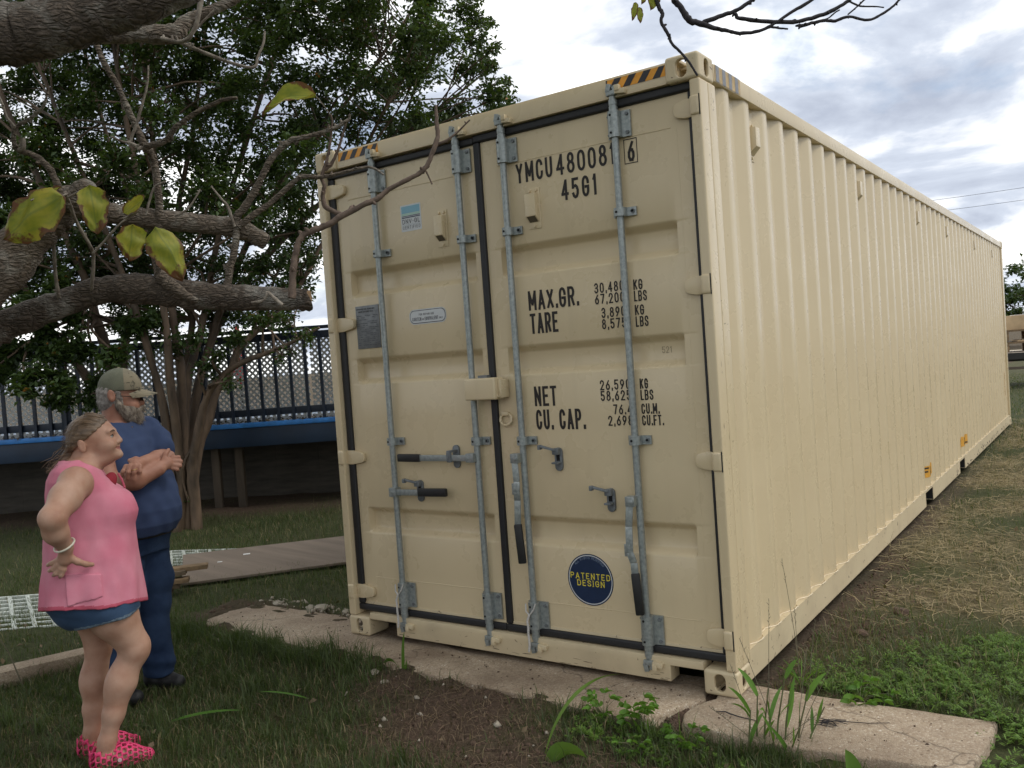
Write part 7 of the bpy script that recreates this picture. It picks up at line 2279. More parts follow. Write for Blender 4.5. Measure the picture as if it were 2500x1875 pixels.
# grey hair round the back and sides, beard, moustache
s = SDF((-0.25, -0.12, 1.46), (0.04, 0.12, 1.76), 0.0044)
s.ell((-0.120, 0, 1.662), (0.098, 0.084, 0.098), 0.0)
s.ell((-0.165, 0, 1.610), (0.050, 0.064, 0.050), 0.02)
s.cut(lambda X, Y, Z: np.maximum(X + 0.092 + 0.2 * (Z - 1.65), Z - 1.70) + 0 * Y)
for q in (-1, 1):
    s.ell((-0.140, 0.090 * q, 1.645), (0.024, 0.028, 0.040), 0.004, 'd')
s.disp(lambda X, Y, Z: 0.0018 * np.sin(Z * 200 + X * 80) + 0.0015 * np.sin(Y * 300 + Z * 120))
hr = s.build('hair', M['hair_grey'], man)
fuzz(hr, 'hair_strands', 1100, 0.020, 0.0006, lambda P: np.stack([-0.5 * np.ones(len(P)), 0 * P[:, 1], -np.ones(len(P))], 1), M['hair_grey'], 4)
s = SDF((-0.17, -0.11, 1.42), (0.05, 0.11, 1.68), 0.0044)
s.ell((-0.052, 0, 1.534), (0.058, 0.059, 0.046), 0.0)
s.ell((-0.034, 0, 1.516), (0.044, 0.044, 0.044), 0.02)
for q in (-1, 1):
    s.chain([(-0.118, 0.066 * q, 1.628, 0.012), (-0.106, 0.062 * q, 1.585, 0.018), (-0.075, 0.046 * q, 1.545, 0.026)], 0.02)
    s.cap((0.004, 0.008 * q, 1.573), (-0.018, 0.036 * q, 1.556), 0.0145, 0.015, 0.008)
    s.ell((-0.052, 0.048 * q, 1.566), (0.034, 0.020, 0.034), 0.015)
s.disp(lambda X, Y, Z: 0.0014 * np.sin(Z * 170 + X * 90 + Y * 60) * np.sin(Y * 190 + X * 140))
bd_ = s.build('beard', M['beard_grey'], man)
fuzz(bd_, 'beard_strands', 1900, 0.024, 0.0007, lambda P: np.stack([0.35 * np.ones(len(P)), 0 * P[:, 1], -np.ones(len(P))], 1), M['beard_grey'], 5)
# cap
s = SDF((-0.24, -0.13, 1.62), (0.13, 0.13, 1.84), 0.0044)
s.ell((-0.098, 0, 1.690), (0.112, 0.090, 0.108), 0.0)
s.cut(lambda X, Y, Z: (1.672 - 0.02 * (X + 0.1) - Z) + 0 * Y)
cp = s.build('cap', M['cap_camo'], man)
cp.data.materials.append(M['cap_mesh'])
for p in cp.data.polygons:
    if p.center.x < -0.075:
        p.material_index = 1
V, F = [], []
nu, nv = 10, 14
for sd_ in (0, 1):
    for i in range(nu + 1):
        for j in range(nv + 1):
            u_, w_ = i / nu, -1 + 2 * j / nv
            y = 0.083 * w_ * (1 - 0.12 * u_)
            xb = -0.098 + 0.109 * math.sqrt(max(0, 1 - (y / 0.093) ** 2))
            x = xb - 0.006 + u_ * 0.086 * math.sqrt(max(0, 1 - (abs(w_)) ** 2.6))
            z = 1.676 - 0.030 * u_ - 3.2 * y * y - (0.003 if sd_ else 0)
            V.append((x, y, z))
n1_ = (nu + 1) * (nv + 1)
for i in range(nu):
    for j in range(nv):
        a = i * (nv + 1) + j
        F.append((a, a + nv + 1, a + nv + 2, a + 1))
        F.append((a + n1_, a + 1 + n1_, a + nv + 2 + n1_, a + nv + 1 + n1_))
for j in range(nv):
    a = nu * (nv + 1) + j
    F.append((a, a + n1_, a + n1_ + 1, a + 1))
brm = MB().add(V, F).build('brim', M['cap_camo'], cp, smooth=True, local=True)
MB().tube([(-0.098, 0, 1.797), (-0.098, 0, 1.803)], [0.008, 0.005], 10).build('cap_button', M['cap_camo'], cp, local=True)
# dark glasses
gq = MB()
for q in (-1, 1):
    gq.obox((0.006, 0.031 * q, 1.624), (1, -0.3 * q, 0), (0.3 * q, 1, 0), (0, 0, 1), 0.003, 0.025, 0.015)
gl = gq.build('glasses', M['lens_dark'], man, bevel=0.002, local=True)
fr = MB()
for q in (-1, 1):
    fr.tube([(0.000, 0.056 * q, 1.630), (-0.04, 0.072 * q, 1.636), (-0.135, 0.082 * q, 1.650)], 0.0022, 5)
fr.build('temple', M['dark_steel'], gl, local=True)
MB().tube([(-0.0735 + 0.0 * i, -0.3565 + 0.0125 * math.cos(a), 1.2715 + 0.0125 * math.sin(a) * 0.9) if False else (-0.055 + 0.0135 * math.cos(a), -0.366 + 0.0135 * math.sin(a), 1.264 + 0.003 * math.cos(a)) for i, a in enumerate(np.linspace(0, 2 * math.pi, 16))], 0.0022, 6, cap=False).build('ring', M['gold'], man, local=True)
MB().obox((-0.060, -0.072, 1.462), (1, -.5, 0), (0, 0, 1), (.5, 1, .2), 0.011, 0.012, 0.003).build('collar_clip', M['lumber'], man, local=True)

# ================================================================ GROUND OBJECTS
def gz(x, y):
    return float(ground_z(x, y))


# plastic grid pavers lying in the grass
def grid_mat(name, label, o0, du, dv, nu, nv, cell, z):
    o0, du, dv = Vector(o0), Vector(du).normalized(), Vector(dv).normalized()
    q = MB()
    w = 0.030
    for i in range(nu + 1):
        a = o0 + du * (i * cell)
        q.bar(a + Vector((0, 0, z)), a + dv * (nv * cell) + Vector((0, 0, z)), w, 0.03)
    for j in range(nv + 1):
        a = o0 + dv * (j * cell)
        q.bar(a + Vector((0, 0, z + .001)), a + du * (nu * cell) + Vector((0, 0, z + .001)), w * 0.9, 0.026)
    o = q.build(name, M['pvc_white'], None)
    return tag(o, label, 'ground grid', 'plastic ground grids in the grass')


grid_mat('ground_grid', 'white plastic grid paver in the grass beyond the long plank, right of the man', (-3.95, 1.42, 0), (0.75, 0.34, 0), (1.05, -0.70, 0), 7, 7, 0.14, -0.091)
grid_mat('ground_grid', 'white plastic grid paver in the grass behind the woman at the left edge', (-3.85, -0.32, 0), (0.42, 0.32, 0), (0.75, -0.33, 0), 7, 8, 0.145, -0.093)

# long weathered plank
pk = MB()
A_, B_, C_, D_ = Vector((-2.46, 0.50, 0)), Vector((-1.35, 2.00, 0)), Vector((-2.30, 2.62, 0)), Vector((-3.50, 1.18, 0))
# the far edge lies on a batten, so the board tilts a little towards the camera
q = MB()
zs_ = (-0.066, -0.066, 0.0, 0.0)
top_ = [Vector((p.x, p.y, z + 0.02)) for p, z in zip((Vector((-2.46, 0.52, 0)), Vector((-1.30, 1.98, 0)), Vector((-2.02, 2.42, 0)), Vector((-3.20, 1.05, 0))), zs_)]
bot_ = [p - Vector((0, 0, 0.022)) for p in top_]
q.add(bot_ + top_, [(0, 3, 2, 1), (4, 5, 6, 7), (0, 1, 5, 4), (1, 2, 6, 5), (2, 3, 7, 6), (3, 0, 4, 7)])
o = q.build('wooden_plank', M['board_grey'], None, bevel=0.004)
tag(o, 'long weathered grey brown board lying on the grass between the tree and the container', 'plank')
for k, (f, g, w_, lb) in enumerate(((0.30, 0.72, 0.030, 'larger white paper scrap lying on the long board'), (0.17, 0.55, 0.020, 'smaller white paper scrap lying on the long board'))):
    c = top_[0].lerp(top_[1], f).lerp(top_[3].lerp(top_[2], f), g)
    o = MB().obox(c + Vector((0, 0, 0.003)), (0.6, 0.8, 0), (-0.8, 0.6, 0.05), (0, 0, 1), w_, w_ * 0.5, 0.0015).build('paper_scrap', M['paper_white'], None)
    tag(o, lb, 'paper', 'paper scraps')

# stack of short timber behind the man's leg
rq = random.Random(8)
names = ['topmost', 'second', 'third', 'fourth', 'lowest']
for k in range(5):
    zc = 0.105 - k * 0.042
    a = Vector((-2.62 + rq.uniform(-.05, .05), 0.02 + rq.uniform(-.05, .05), zc))
    d_ = Vector((0.62, 0.70, 0.02 + rq.uniform(-.02, .02)))
    o = MB().bar(a, a + d_ * (0.72 - 0.06 * k + rq.uniform(-.04, .05)), 0.10, 0.036).build('timber_offcut', M['lumber' if k in (0, 2) else 'lumber_old'], None, bevel=0.004)
    tag(o, names[k] + ' timber offcut in the small stack behind the man in jeans', 'timber', 'stack of timber offcuts')

# ---------------------------------------------------------------- flatbed with pallets and crates, far right
ft = thing('flatbed_trailer', 'dark flatbed trailer with a pale plank deck parked on the grass beyond the container', 'trailer', (4.0, 23.0, -0.1))
FA = math.radians(12)
fu, fv = Vector((math.cos(FA), math.sin(FA), 0)), Vector((-math.sin(FA), math.cos(FA), 0))


def fb(u0, u1, v0, v1, z0, z1):
    c = Vector((1.15, 22.3, 0))
    return MB().obox(c + fu * (u0 + u1) / 2 + fv * (v0 + v1) / 2 + Vector((0, 0, (z0 + z1) / 2)), fu, fv, (0, 0, 1), (u1 - u0) / 2, (v1 - v0) / 2, (z1 - z0) / 2)


for k in range(12):
    fb(0, 7, 0.2 * k, 0.2 * k + 0.19, 0.80, 0.84).build('deck_plank', M['tarp_pale'], ft)
fb(0, 7, -0.02, 0.0, 0.66, 0.83).build('side_beam', M['dark_steel'], ft)
fb(0, 7, 0.3, 0.4, 0.60, 0.79).build('chassis_rail', M['dark_steel'], ft)
fb(0, 7, 2.0, 2.1, 0.60, 0.79).build('chassis_rail', M['dark_steel'], ft)
fb(0.2, 6.8, -0.05, -0.03, 0.40, 0.47).build('side_guard', M['pole_wood'], ft)
for u_ in (2.6, 3.6):
    for v_ in (0.05, 2.15):
        c = Vector((1.15, 22.3, 0)) + fu * u_ + fv * v_
        w_ = MB().cyl(c + Vector((0, 0, 0.34)), c + fv * 0.22 + Vector((0, 0, 0.34)), 0.44, 24).build('wheel', M['rubber'], ft, smooth=True)
        MB().cyl(c - fv * 0.004 + Vector((0, 0, 0.34)), c - fv * 0.015 + Vector((0, 0, 0.34)), 0.22, 20).build('rim', M['cast_metal'], w_)
for k, u_ in enumerate((0.1, 2.0)):
    for lv, z in enumerate((0.845, 1.16)):
        g = thing('wooden_pallet', ('upper' if lv else 'lower') + ' wooden pallet on the flatbed, ' + ('nearest the container' if k == 0 else 'farther right'), 'pallet', tuple(Vector((1.15, 22.3, 0)) + fu * u_ + Vector((0, 0, z))), 0, 'pallets on the flatbed')
        for b_ in (0.25, 0.85, 1.45):
            for w_ in (0.25, 0.9, 1.5):
                fb(u_ + b_ - 0.07, u_ + b_ + 0.07, w_ - 0.07, w_ + 0.07, z, z + 0.22).build('block', M['lumber'], g)
        for b_ in range(6):
            fb(u_, u_ + 1.7, 0.18 + 0.24 * b_, 0.36 + 0.24 * b_, z + 0.221, z + 0.262).build('pallet_board', M['lumber'], g)
for k, (u0, u1, z0, z1, lb) in enumerate(((0.22, 1.75, 1.425, 1.80, 'large tan crate on the upper pallet beside the container end'), (0.62, 1.3, 1.109, 1.155, 'flat tan crate between the two pallets by the container end'), (2.1, 3.6, 1.425, 1.85, 'tan crate on the farther right pallet'))):
    o = fb(u0, u1, 0.25, 1.4, z0, z1).build('crate', M['crate_tan'], None, bevel=0.01)
    tag(o, lb, 'crate', 'tan crates on the flatbed')
o = fb(0.95, 1.7, 0.4, 1.2, 1.803, 2.05).build('dark_case', M['dark_steel'], None, bevel=0.03)
tag(o, 'dark case standing on top of the large tan crate', 'case')
o = fb(0.55, 0.90, 0.3, 0.9, 1.803, 1.815).build('white_sheet', M['white_vinyl'], None)
tag(o, 'folded white sheet on the large tan crate beside the dark case', 'sheet')

# power lines in the far sky and the poles that carry them
for k, (x, y) in enumerate(((-30, 95), (42, 85))):
    p = thing('utility_pole', 'wooden utility pole far behind ' + ('the container' if k == 0 else 'the flatbed, out at the right'), 'utility pole', (x, y, -0.1), 0, 'utility poles')
    MB().tube([(x, y, -0.2), (x, y, 15.5)], [0.17, 0.12], 10).build('shaft', M['pole_wood'], p, smooth=True)
    MB().box(x - 0.06, x + 0.06, y - 1.1, y + 1.1, 14.9, 15.05).build('cross_arm', M['pole_wood'], p)
for k, (z, dy, lb) in enumerate(((15.1, -1.0, 'highest of the thin wires in the far right sky'), (14.2, 0.9, 'second highest thin wire in the far right sky'), (10.0, -0.8, 'third thin wire in the far right sky'), (9.4, 0.0, 'fourth thin wire in the far right sky'), (8.8, 0.8, 'lowest of the thin wires in the far right sky'))):
    pts = [(-30 + 72 * i / 16, 95 - 10 * i / 16 + dy, z - 1.2 * (1 - (i / 8 - 1) ** 2)) for i in range(17)]
    o = MB().tube(pts, 0.018, 5).build('power_line', M['wire'], None)
    tag(o, lb, 'wire', 'power lines')

# ---------------------------------------------------------------- grass
def blades(P, h, w, lean, rng, name, mat, tint, structure=False):
    n = len(P)
    az = rng.uniform(0, 2 * np.pi, n)
    le = lean * rng.uniform(0.2, 1.2, n)
    hh = h * rng.uniform(0.55, 1.35, n)
    d = np.stack([np.cos(az), np.sin(az), np.zeros(n)], 1)
    sdv = np.stack([-np.sin(az), np.cos(az), np.zeros(n)], 1)
    # turn the flat side anyhow
    ph = rng.uniform(0, np.pi, n)[:, None]
    sdv = sdv * np.cos(ph) + d * np.sin(ph) * 0.6
    ww = (w * rng.uniform(0.6, 1.4, n))[:, None]
    up = np.array([0, 0, 1.0])
    m1 = P + d * (hh * le * 0.28)[:, None] + up * (hh * 0.55)[:, None]
    tp = P + d * (hh * le)[:, None] + up * (hh * np.sqrt(np.clip(1 - (0.75 * le) ** 2, 0.05, 1)))[:, None]
    V = np.stack([P - sdv * ww, P + sdv * ww, m1 + sdv * ww * 0.75, m1 - sdv * ww * 0.75, tp], 1).reshape(-1, 3)
    ix = np.arange(n)[:, None] * 5
    F = np.concatenate([ix + np.array([0, 1, 2]), ix + np.array([0, 2, 3]), ix + np.array([3, 2, 4])], 1).reshape(-1, 3)
    me = np_mesh(name, V, F)
    add_attr(me, 'tint', np.repeat(tint, 5))
    o = link(name, me, mat)
    o['kind'] = 'stuff'
    return o


def scatter(n, x0, x1, y0, y1, rng, prob):
    x, y = rng.uniform(x0, x1, n), rng.uniform(y0, y1, n)
    keep = rng.random(n) < prob(x, y)
    x, y = x[keep], y[keep]
    return np.stack([x, y, ground_z(x, y) - 0.004], 1)


def off_slab(x, y):
    s1 = (x > -1.22) & (x < 3.41) & (y > -0.20 - 0.055 * (x + 1.28) ** .9 * (x > -1.28) - 0.0) & (y < 0.19)
    s1 = (x > -1.25) & (x < 3.41) & (y > -0.23 - 0.043 * np.clip(x + 1.28, 0, 3)) & (y < 0.21)
    c = (x > -0.02) & (x < 2.45) & (y > 0) & (y < 12.3)
    return ~(s1 | c)


rng = np.random.default_rng(5)


def g_near(x, y):
    g, d_ = zones(x, y)
    clump = 0.55 + 0.45 * np.sin(6.1 * x + 2 * np.sin(5.3 * y)) * np.sin(7.3 * y + 1.5 * np.sin(4.1 * x))
    right = (x > 2.3) & (y > 0.1)
    bald = 0.5 + 0.5 * np.sin(2.3 * x + 1.9 * np.sin(1.7 * y)) * np.sin(2.9 * y + 1.3 * np.sin(2.1 * x) + 0.8)
    return np.where(right, 0.35, 1.0) * np.clip(g ** 1.5 * (0.25 + 0.65 * clump) * (0.35 + 0.9 * bald), 0, 1) * off_slab(x, y)


P = np.concatenate([scatter(150000, -1.6, 3.2, -3.0, -0.2, rng, g_near), scatter(80000, -4.6, 0.1, -2.4, 4.2, rng, g_near), scatter(60000, -10, -4.0, -3, 4.5, rng, g_near), scatter(60000, 2.3, 7, 0.2, 9, rng, g_near)])
tint = np.clip(rng.beta(1.6, 2.2, len(P)) * 0.95, 0, 0.97)
tint[rng.random(len(P)) < 0.12] = 1.0
blades(P, 0.062, 0.0022, 0.75, rng, 'grass', M['grass_blade'], tint)
P = np.concatenate([scatter(34000, -1.6, 3.2, -3.0, -0.25, rng, lambda x, y: 0.75 * off_slab(x, y)), scatter(9000, -4.6, 0, -2.4, 4, rng, lambda x, y: 0.7 * off_slab(x, y))])
blades(P, 0.05, 0.0017, 1.15, rng, 'dead_grass', M['straw_brown'], rng.random(len(P)) ** 1.5 * .98)
# longer tufts along the slab and among the lawn
tf = []
for _ in range(260):
    x, y = (rng.uniform(-1.5, 0.6), rng.uniform(-0.48, -0.24)) if rng.random() < 0.45 else (rng.uniform(-1.5, 3.0), rng.uniform(-1.9, -0.42))
    if zones(x, y)[0] < 0.45 or not off_slab(np.array([x]), np.array([y]))[0]:
        continue
    k = rng.integers(14, 34)
    tf.append(np.stack([x + rng.normal(0, .028, k), y + rng.normal(0, .028, k), np.full(k, gz(x, y))], 1))
P = np.concatenate(tf)
blades(P, 0.12, 0.0024, 0.8, rng, 'grass', M['grass_blade'], np.clip(rng.beta(2, 2, len(P)) * 0.97, 0, 0.96))


# dry cut grass on the right and scattered straw in the dirt
def straw(P, ln, rad, rng, name, mat, tilt=0.25):
    n = len(P)
    az = rng.uniform(0, 2 * np.pi, n)
    d = np.stack([np.cos(az), np.sin(az), rng.normal(0, tilt, n)], 1)
    sdv = np.stack([-np.sin(az), np.cos(az), np.zeros(n)], 1)
    l_ = (ln * rng.uniform(0.4, 1.5, n))[:, None]
    bend = sdv * rng.normal(0, 0.16, n)[:, None] * l_ + np.array([0, 0, 0.012]) * rng.random(n)[:, None]
    r_ = rad * rng.uniform(0.6, 1.4, n)[:, None]
    up = np.array([0, 0, 1.0])
    a, m_, e = P + up * 0.006, P + d * l_ * 0.5 + bend + up * 0.01, P + d * l_ + up * 0.008
    V = np.stack([a - sdv * r_, a + up * r_, a + sdv * r_, m_ - sdv * r_, m_ + up * r_, m_ + sdv * r_, e - sdv * r_ * .5, e + up * r_ * .5, e + sdv * r_ * .5], 1).reshape(-1, 3)
    V[:, 2] = np.maximum(V[:, 2], ground_z(V[:, 0], V[:, 1]) + 0.002)
    ix = np.arange(n)[:, None] * 9
    F = np.concatenate([ix + np.array(q_) for q_ in ((0, 1, 4, 3), (1, 2, 5, 4), (3, 4, 7, 6), (4, 5, 8, 7))], 1).reshape(-1, 4)
    me = np_mesh(name, V, F)
    add_attr(me, 'tint', np.repeat(rng.random(n), 9))
    o = link(name, me, mat)
    o['kind'] = 'stuff'
    return o


def g_dry(x, y):
    g, d_ = zones(x, y)
    return np.clip(d_ * 1.25, 0, 1) * off_slab(x, y)


P = scatter(60000, 2.45, 8, 0.6, 14, rng, g_dry)
straw(P, 0.12, 0.0019, rng, 'dry_grass', M['grass_dry'])
P = scatter(40000, 2.45, 9, 0.7, 14, rng, g_dry)
blades(P, 0.055, 0.0022, 1.0, rng, 'dry_grass', M['grass_dry'], rng.random(len(P)))
P = scatter(60000, -6, 16, 9, 30, rng, lambda x, y: 0.8 * off_slab(x, y))
blades(P, 0.07, 0.006, 0.9, rng, 'grass', M['grass_blade'], np.where(rng.random(len(P)) < 0.35, 1.0, rng.random(len(P)) * .95))
P = np.concatenate([scatter(1500, 0.3, 2.5, -1.6, -0.36, rng, lambda x, y: (1 - zones(x, y)[0]) * off_slab(x, y)), scatter(500, -1.5, 2, -2.2, -0.4, rng, lambda x, y: 0.5 * off_slab(x, y)), scatter(500, 2.5, 3.2, 0.5, 2.5, rng, lambda x, y: off_slab(x, y))])
straw(P, 0.075, 0.0012, rng, 'straw', M['straw_brown'], 0.12)


# clods, crumbs and pebbles in the bare dirt
def crumbs(P, r, rng, name, mat):
    n = len(P)
    base = np.array([(1, 0, 0), (-1, 0, 0), (0, 1, 0), (0, -1, 0), (0, 0, .8), (0, 0, -.8)], float)
    fc = np.array([(0, 2, 4), (2, 1, 4), (1, 3, 4), (3, 0, 4), (2, 0, 5), (1, 2, 5), (3, 1, 5), (0, 3, 5)])
    rr_ = (r * rng.uniform(0.4, 1.8, n) ** 1.5)[:, None, None]
    V = P[:, None, :] + (base[None] * rng.uniform(0.6, 1.4, (n, 6, 1)) + rng.normal(0, .18, (n, 6, 3))) * rr_
    ix = np.arange(n)[:, None] * 6
    F = (ix[:, :, None] + fc[None]).reshape(-1, 3)
    o = link(name, np_mesh(name, V.reshape(-1, 3), F), mat)
    o['kind'] = 'stuff'
    return o


bare = lambda x, y: np.clip((1 - zones(x, y)[0]) * 1.2, 0, 1) * off_slab(x, y)
simple('clod', (0.115, 0.072, 0.047), 0.95, 0, 0.25, 40, world=True)
P = np.concatenate([scatter(16000, 0.2, 2.9, -1.7, -0.3, rng, bare), scatter(7000, 2.45, 3.2, 0.25, 3, rng, bare), scatter(5000, -1.3, 0.2, -0.5, 0.5, rng, bare)])
crumbs(P, 0.0065, rng, 'soil_crumbs', M['clod'])
P = np.concatenate([scatter(50, 0.4, 2.4, -1.3, -0.36, rng, bare), scatter(170, -1.2, -0.05, 0.22, 0.55, rng, lambda x, y: np.ones_like(x)), scatter(30, -1.3, 0.0, -0.42, -0.2, rng, lambda x, y: off_slab(x, y) * 1.0)])
P[:, 2] += 0.006
crumbs(P, 0.009, rng, 'gravel', M['stone'])
# larger lumps of rubble by the slab's left end, each on its own
lumps = [(-0.62, 0.34, 0.055, 'broad pale stone by the path left of the container'), (-0.80, 0.40, 0.036, 'small pale stone left of the broad one by the path'), (-0.40, 0.36, 0.034, 'pale stone nearest the container corner by the path'), (0.60, -0.42, 0.030, 'white stone chip at the edge of the bare dirt before the container'), (0.72, -0.47, 0.024, 'smaller white chip beside the other in the bare dirt'), (2.82, 1.55, 0.05, 'brown clod of earth beside the container side'), (2.70, 1.12, 0.045, 'flat brown clod in the dirt near the container corner'), (-1.05, 0.33, 0.04, 'pale stone at the far left end of the path')]
for k, (x, y, r, lb) in enumerate(lumps):
    bm = bmesh.new()
    bmesh.ops.create_icosphere(bm, subdivisions=2, radius=r)
    rk = random.Random(k)
    for vv in bm.verts:
        vv.co *= rk.uniform(0.75, 1.15)
        vv.co.z *= 0.5
    me = bpy.data.meshes.new('stone')
    bm.to_mesh(me)
    bm.free()
    o = link('stone', me, M['clod'] if 'clod' in lb else M['stone'], None, (x, y, gz(x, y) + r * 0.2))
    tag(o, lb, 'stone', 'loose stones')


# ---------------------------------------------------------------- weeds
def blade_leaf(q, base, d, ln, w, bend, tw=0.0, n=7, fold=0.25):
    """strap leaf: base point, start direction, length, half width, gravity bend"""
    p = Vector(base)
    d = Vector(d).normalized()
    vs = []
    st = ln / n
    for i in range(n + 1):
        s_ = i / n
        wd = w * (math.sin(math.pi * min(1, 0.12 + 0.88 * s_)) ** 0.7 if s_ < 1 else 0.04)
        sd_ = d.cross(Vector((math.sin(tw), math.cos(tw), 0.35))).normalized()
        up = sd_.cross(d).normalized()
        vs += [p - sd_ * wd + up * wd * fold, p, p + sd_ * wd + up * wd * fold]
        p = p + d * st
        d = (d + Vector((0, 0, -bend / n))).normalized()
    fs = []
    for i in range(n):
        for j in (0, 1):
            fs.append((3 * i + j, 3 * i + j + 1, 3 * i + j + 4, 3 * i + j + 3))
    q.add(vs, fs)


def plant_mesh(q, name, mat, root, rnd, tlo=0.1, thi=0.95):
    o = q.build(name, M[mat], root, smooth=True, angle=60)
    add_attr(o.data, 'tint', np.full(len(o.data.vertices), rnd.uniform(tlo, thi)))
    return o


def weed_grass(x, y, label, stems, seed, group=None, hmul=1.0, z=None, cat='weed', nm='weed_clump', zlift=0.0):
    rnd = random.Random(seed)
    z = (gz(x, y) if z is None else z)
    root = thing(nm, label, cat, (x, y, z), 0, group)
    for (dx, dy, h, lx, ly) in stems:
        b_ = Vector((x + dx, y + dy, z - 0.005))
        t_ = b_ + Vector((lx, ly, h * hmul))
        md = b_.lerp(t_, 0.5) - Vector((lx, ly, 0)) * 0.12
        q = MB()
        q.tube([b_, md, t_], [0.0042, 0.0036, 0.0024], 6)
        q.build('stem', M['weed_stem'], root, smooth=True)
        for k in range(rnd.randint(2, 4)):
            f = rnd.uniform(0.25, 1.0)
            p = b_.lerp(md, f * 2) if f < .5 else md.lerp(t_, f * 2 - 1)
            a = rnd.uniform(0, 6.28)
            q = MB()
            blade_leaf(q, p, (math.cos(a) * 0.45, math.sin(a) * 0.45, 1.0), rnd.uniform(0.09, 0.16) * hmul, rnd.uniform(0.007, 0.012), rnd.uniform(0.3, 1.6), rnd.uniform(0, 3))
            plant_mesh(q, 'leaf', 'weed_leaf', root, rnd)
    return root


def seed_stalks(root, x, y, z, spec, seed):
    rnd = random.Random(seed)
    for (dx, dy, lx, ly, h) in spec:
        b_ = Vector((x + dx, y + dy, z))
        pts = [b_, b_ + Vector((lx * .35, ly * .35, h * .45)), b_ + Vector((lx * .75, ly * .75, h * .8)), b_ + Vector((lx, ly, h))]
        q = MB().tube(pts, [0.0016, 0.0014, 0.0011, 0.0007], 5)
        for k in range(10):
            p = pts[2].lerp(pts[3], k / 9)
            q.tube([p, p + Vector((rnd.uniform(-.008, .008), rnd.uniform(-.008, .008), 0.010))], [0.0016, 0.0005], 4)
        q.build('seed_stalk', M['seed_stem'], root)


w1 = weed_grass(2.66, -0.335, 'tall clump of jointed green weed stems in front of the container corner', [(0.0, 0.0, 0.30, 0.03, 0.02), (0.04, 0.02, 0.34, 0.05, 0.03), (0.075, 0.03, 0.28, 0.03, 0.02), (0.11, 0.06, 0.30, 0.06, 0.04), (-0.05, -0.03, 0.22, 0.02, 0.0), (-0.03, 0.01, 0.26, 0.01, 0.02), (0.14, 0.07, 0.22, 0.08, 0.05), (0.06, -0.02, 0.20, -0.02, 0.0), (0.10, 0.0, 0.18, 0.06, -0.02)], 31, z=-0.09)
seed_stalks(w1, 2.66, -0.335, -0.09, [(0.02, 0.02, 0.0, 0.10, 0.62), (0.06, 0.04, -0.16, 0.04, 0.46), (0.10, 0.05, 0.16, 0.14, 0.40), (-0.02, 0.0, -0.10, 0.02, 0.36), (0.12, 0.04, 0.02, 0.16, 0.42), (0.0, 0, .22, .02, .22), (0.05, 0, -.25, -.04, .2)], 5)
# fine grass at the foot of the clump
P = np.stack([2.70 + rng.normal(0, .075, 420), -0.36 + rng.normal(0, .035, 420), np.full(420, -0.095)], 1)
blades(P, 0.13, 0.0016, 0.9, rng, 'grass', M['grass_blade'], np.clip(rng.random(420) * .95, 0, .96))
P = np.stack([2.15 + rng.normal(0, .22, 900), -0.50 + rng.normal(0, .10, 900), np.full(900, -0.095)], 1)
blades(P, 0.11, 0.0017, 1.0, rng, 'grass', M['grass_blade'], np.clip(rng.random(900) * .95, 0, .96))

# seed stalk rising against the container side
t1 = thing('tall_weed', 'single tall thin seed stalk rising against the cream container side', 'weed', (2.62, 0.33, gz(2.62, 0.33)))
seed_stalks(t1, 2.62, 0.33, gz(2.62, 0.33), [(0, 0, -0.05, -0.02, 0.60), (0.03, 0.02, 0.03, 0.05, 0.30), (-0.02, 0.03, -0.02, 0.06, 0.34), (0.05, 0, 0.10, 0.0, 0.28)], 8)
for i in range(7):
    q = MB()
    a = i * 0.9
    blade_leaf(q, (2.62, 0.33, gz(2.62, .33)), (math.cos(a) * 0.5, math.sin(a) * 0.5, 1), 0.16, 0.003, 1.2, a)
    plant_mesh(q, 'leaf', 'weed_leaf', t1, random.Random(i))

# broad-leaved weeds between dirt and slab
def leafy(x, y, label, n, rad, ht, size, seed, mat='weed_leaf', z=None, cat='weed', group='low leafy weeds'):
    rnd = random.Random(seed)
    z = gz(x, y) if z is None else z
    root = thing('leafy_weed', label, cat, (x, y, z), 0, group)
    for i in range(n):
        a = rnd.uniform(0, 6.28)
        r_ = rad * math.sqrt(rnd.random())
        p0 = Vector((x + rnd.uniform(-.01, .01), y + rnd.uniform(-.01, .01), z))
        p1 = Vector((x + r_ * math.cos(a), y + r_ * math.sin(a), z + ht * rnd.uniform(0.35, 1.0)))
        MB().tube([p0, p0.lerp(p1, .5) + Vector((0, 0, .02)), p1], [0.0016, 0.0014, 0.001], 4).build('stem', M['weed_stem'], root)
        for k in range(3):
            b2 = a + (k - 1) * 1.1
            q = MB()
            blade_leaf(q, p1, (math.cos(b2), math.sin(b2), 0.35), size * rnd.uniform(.8, 1.3), size * 0.27, 0.9, b2, 5)
            plant_mesh(q, 'leaf', mat, root, rnd)
    return root


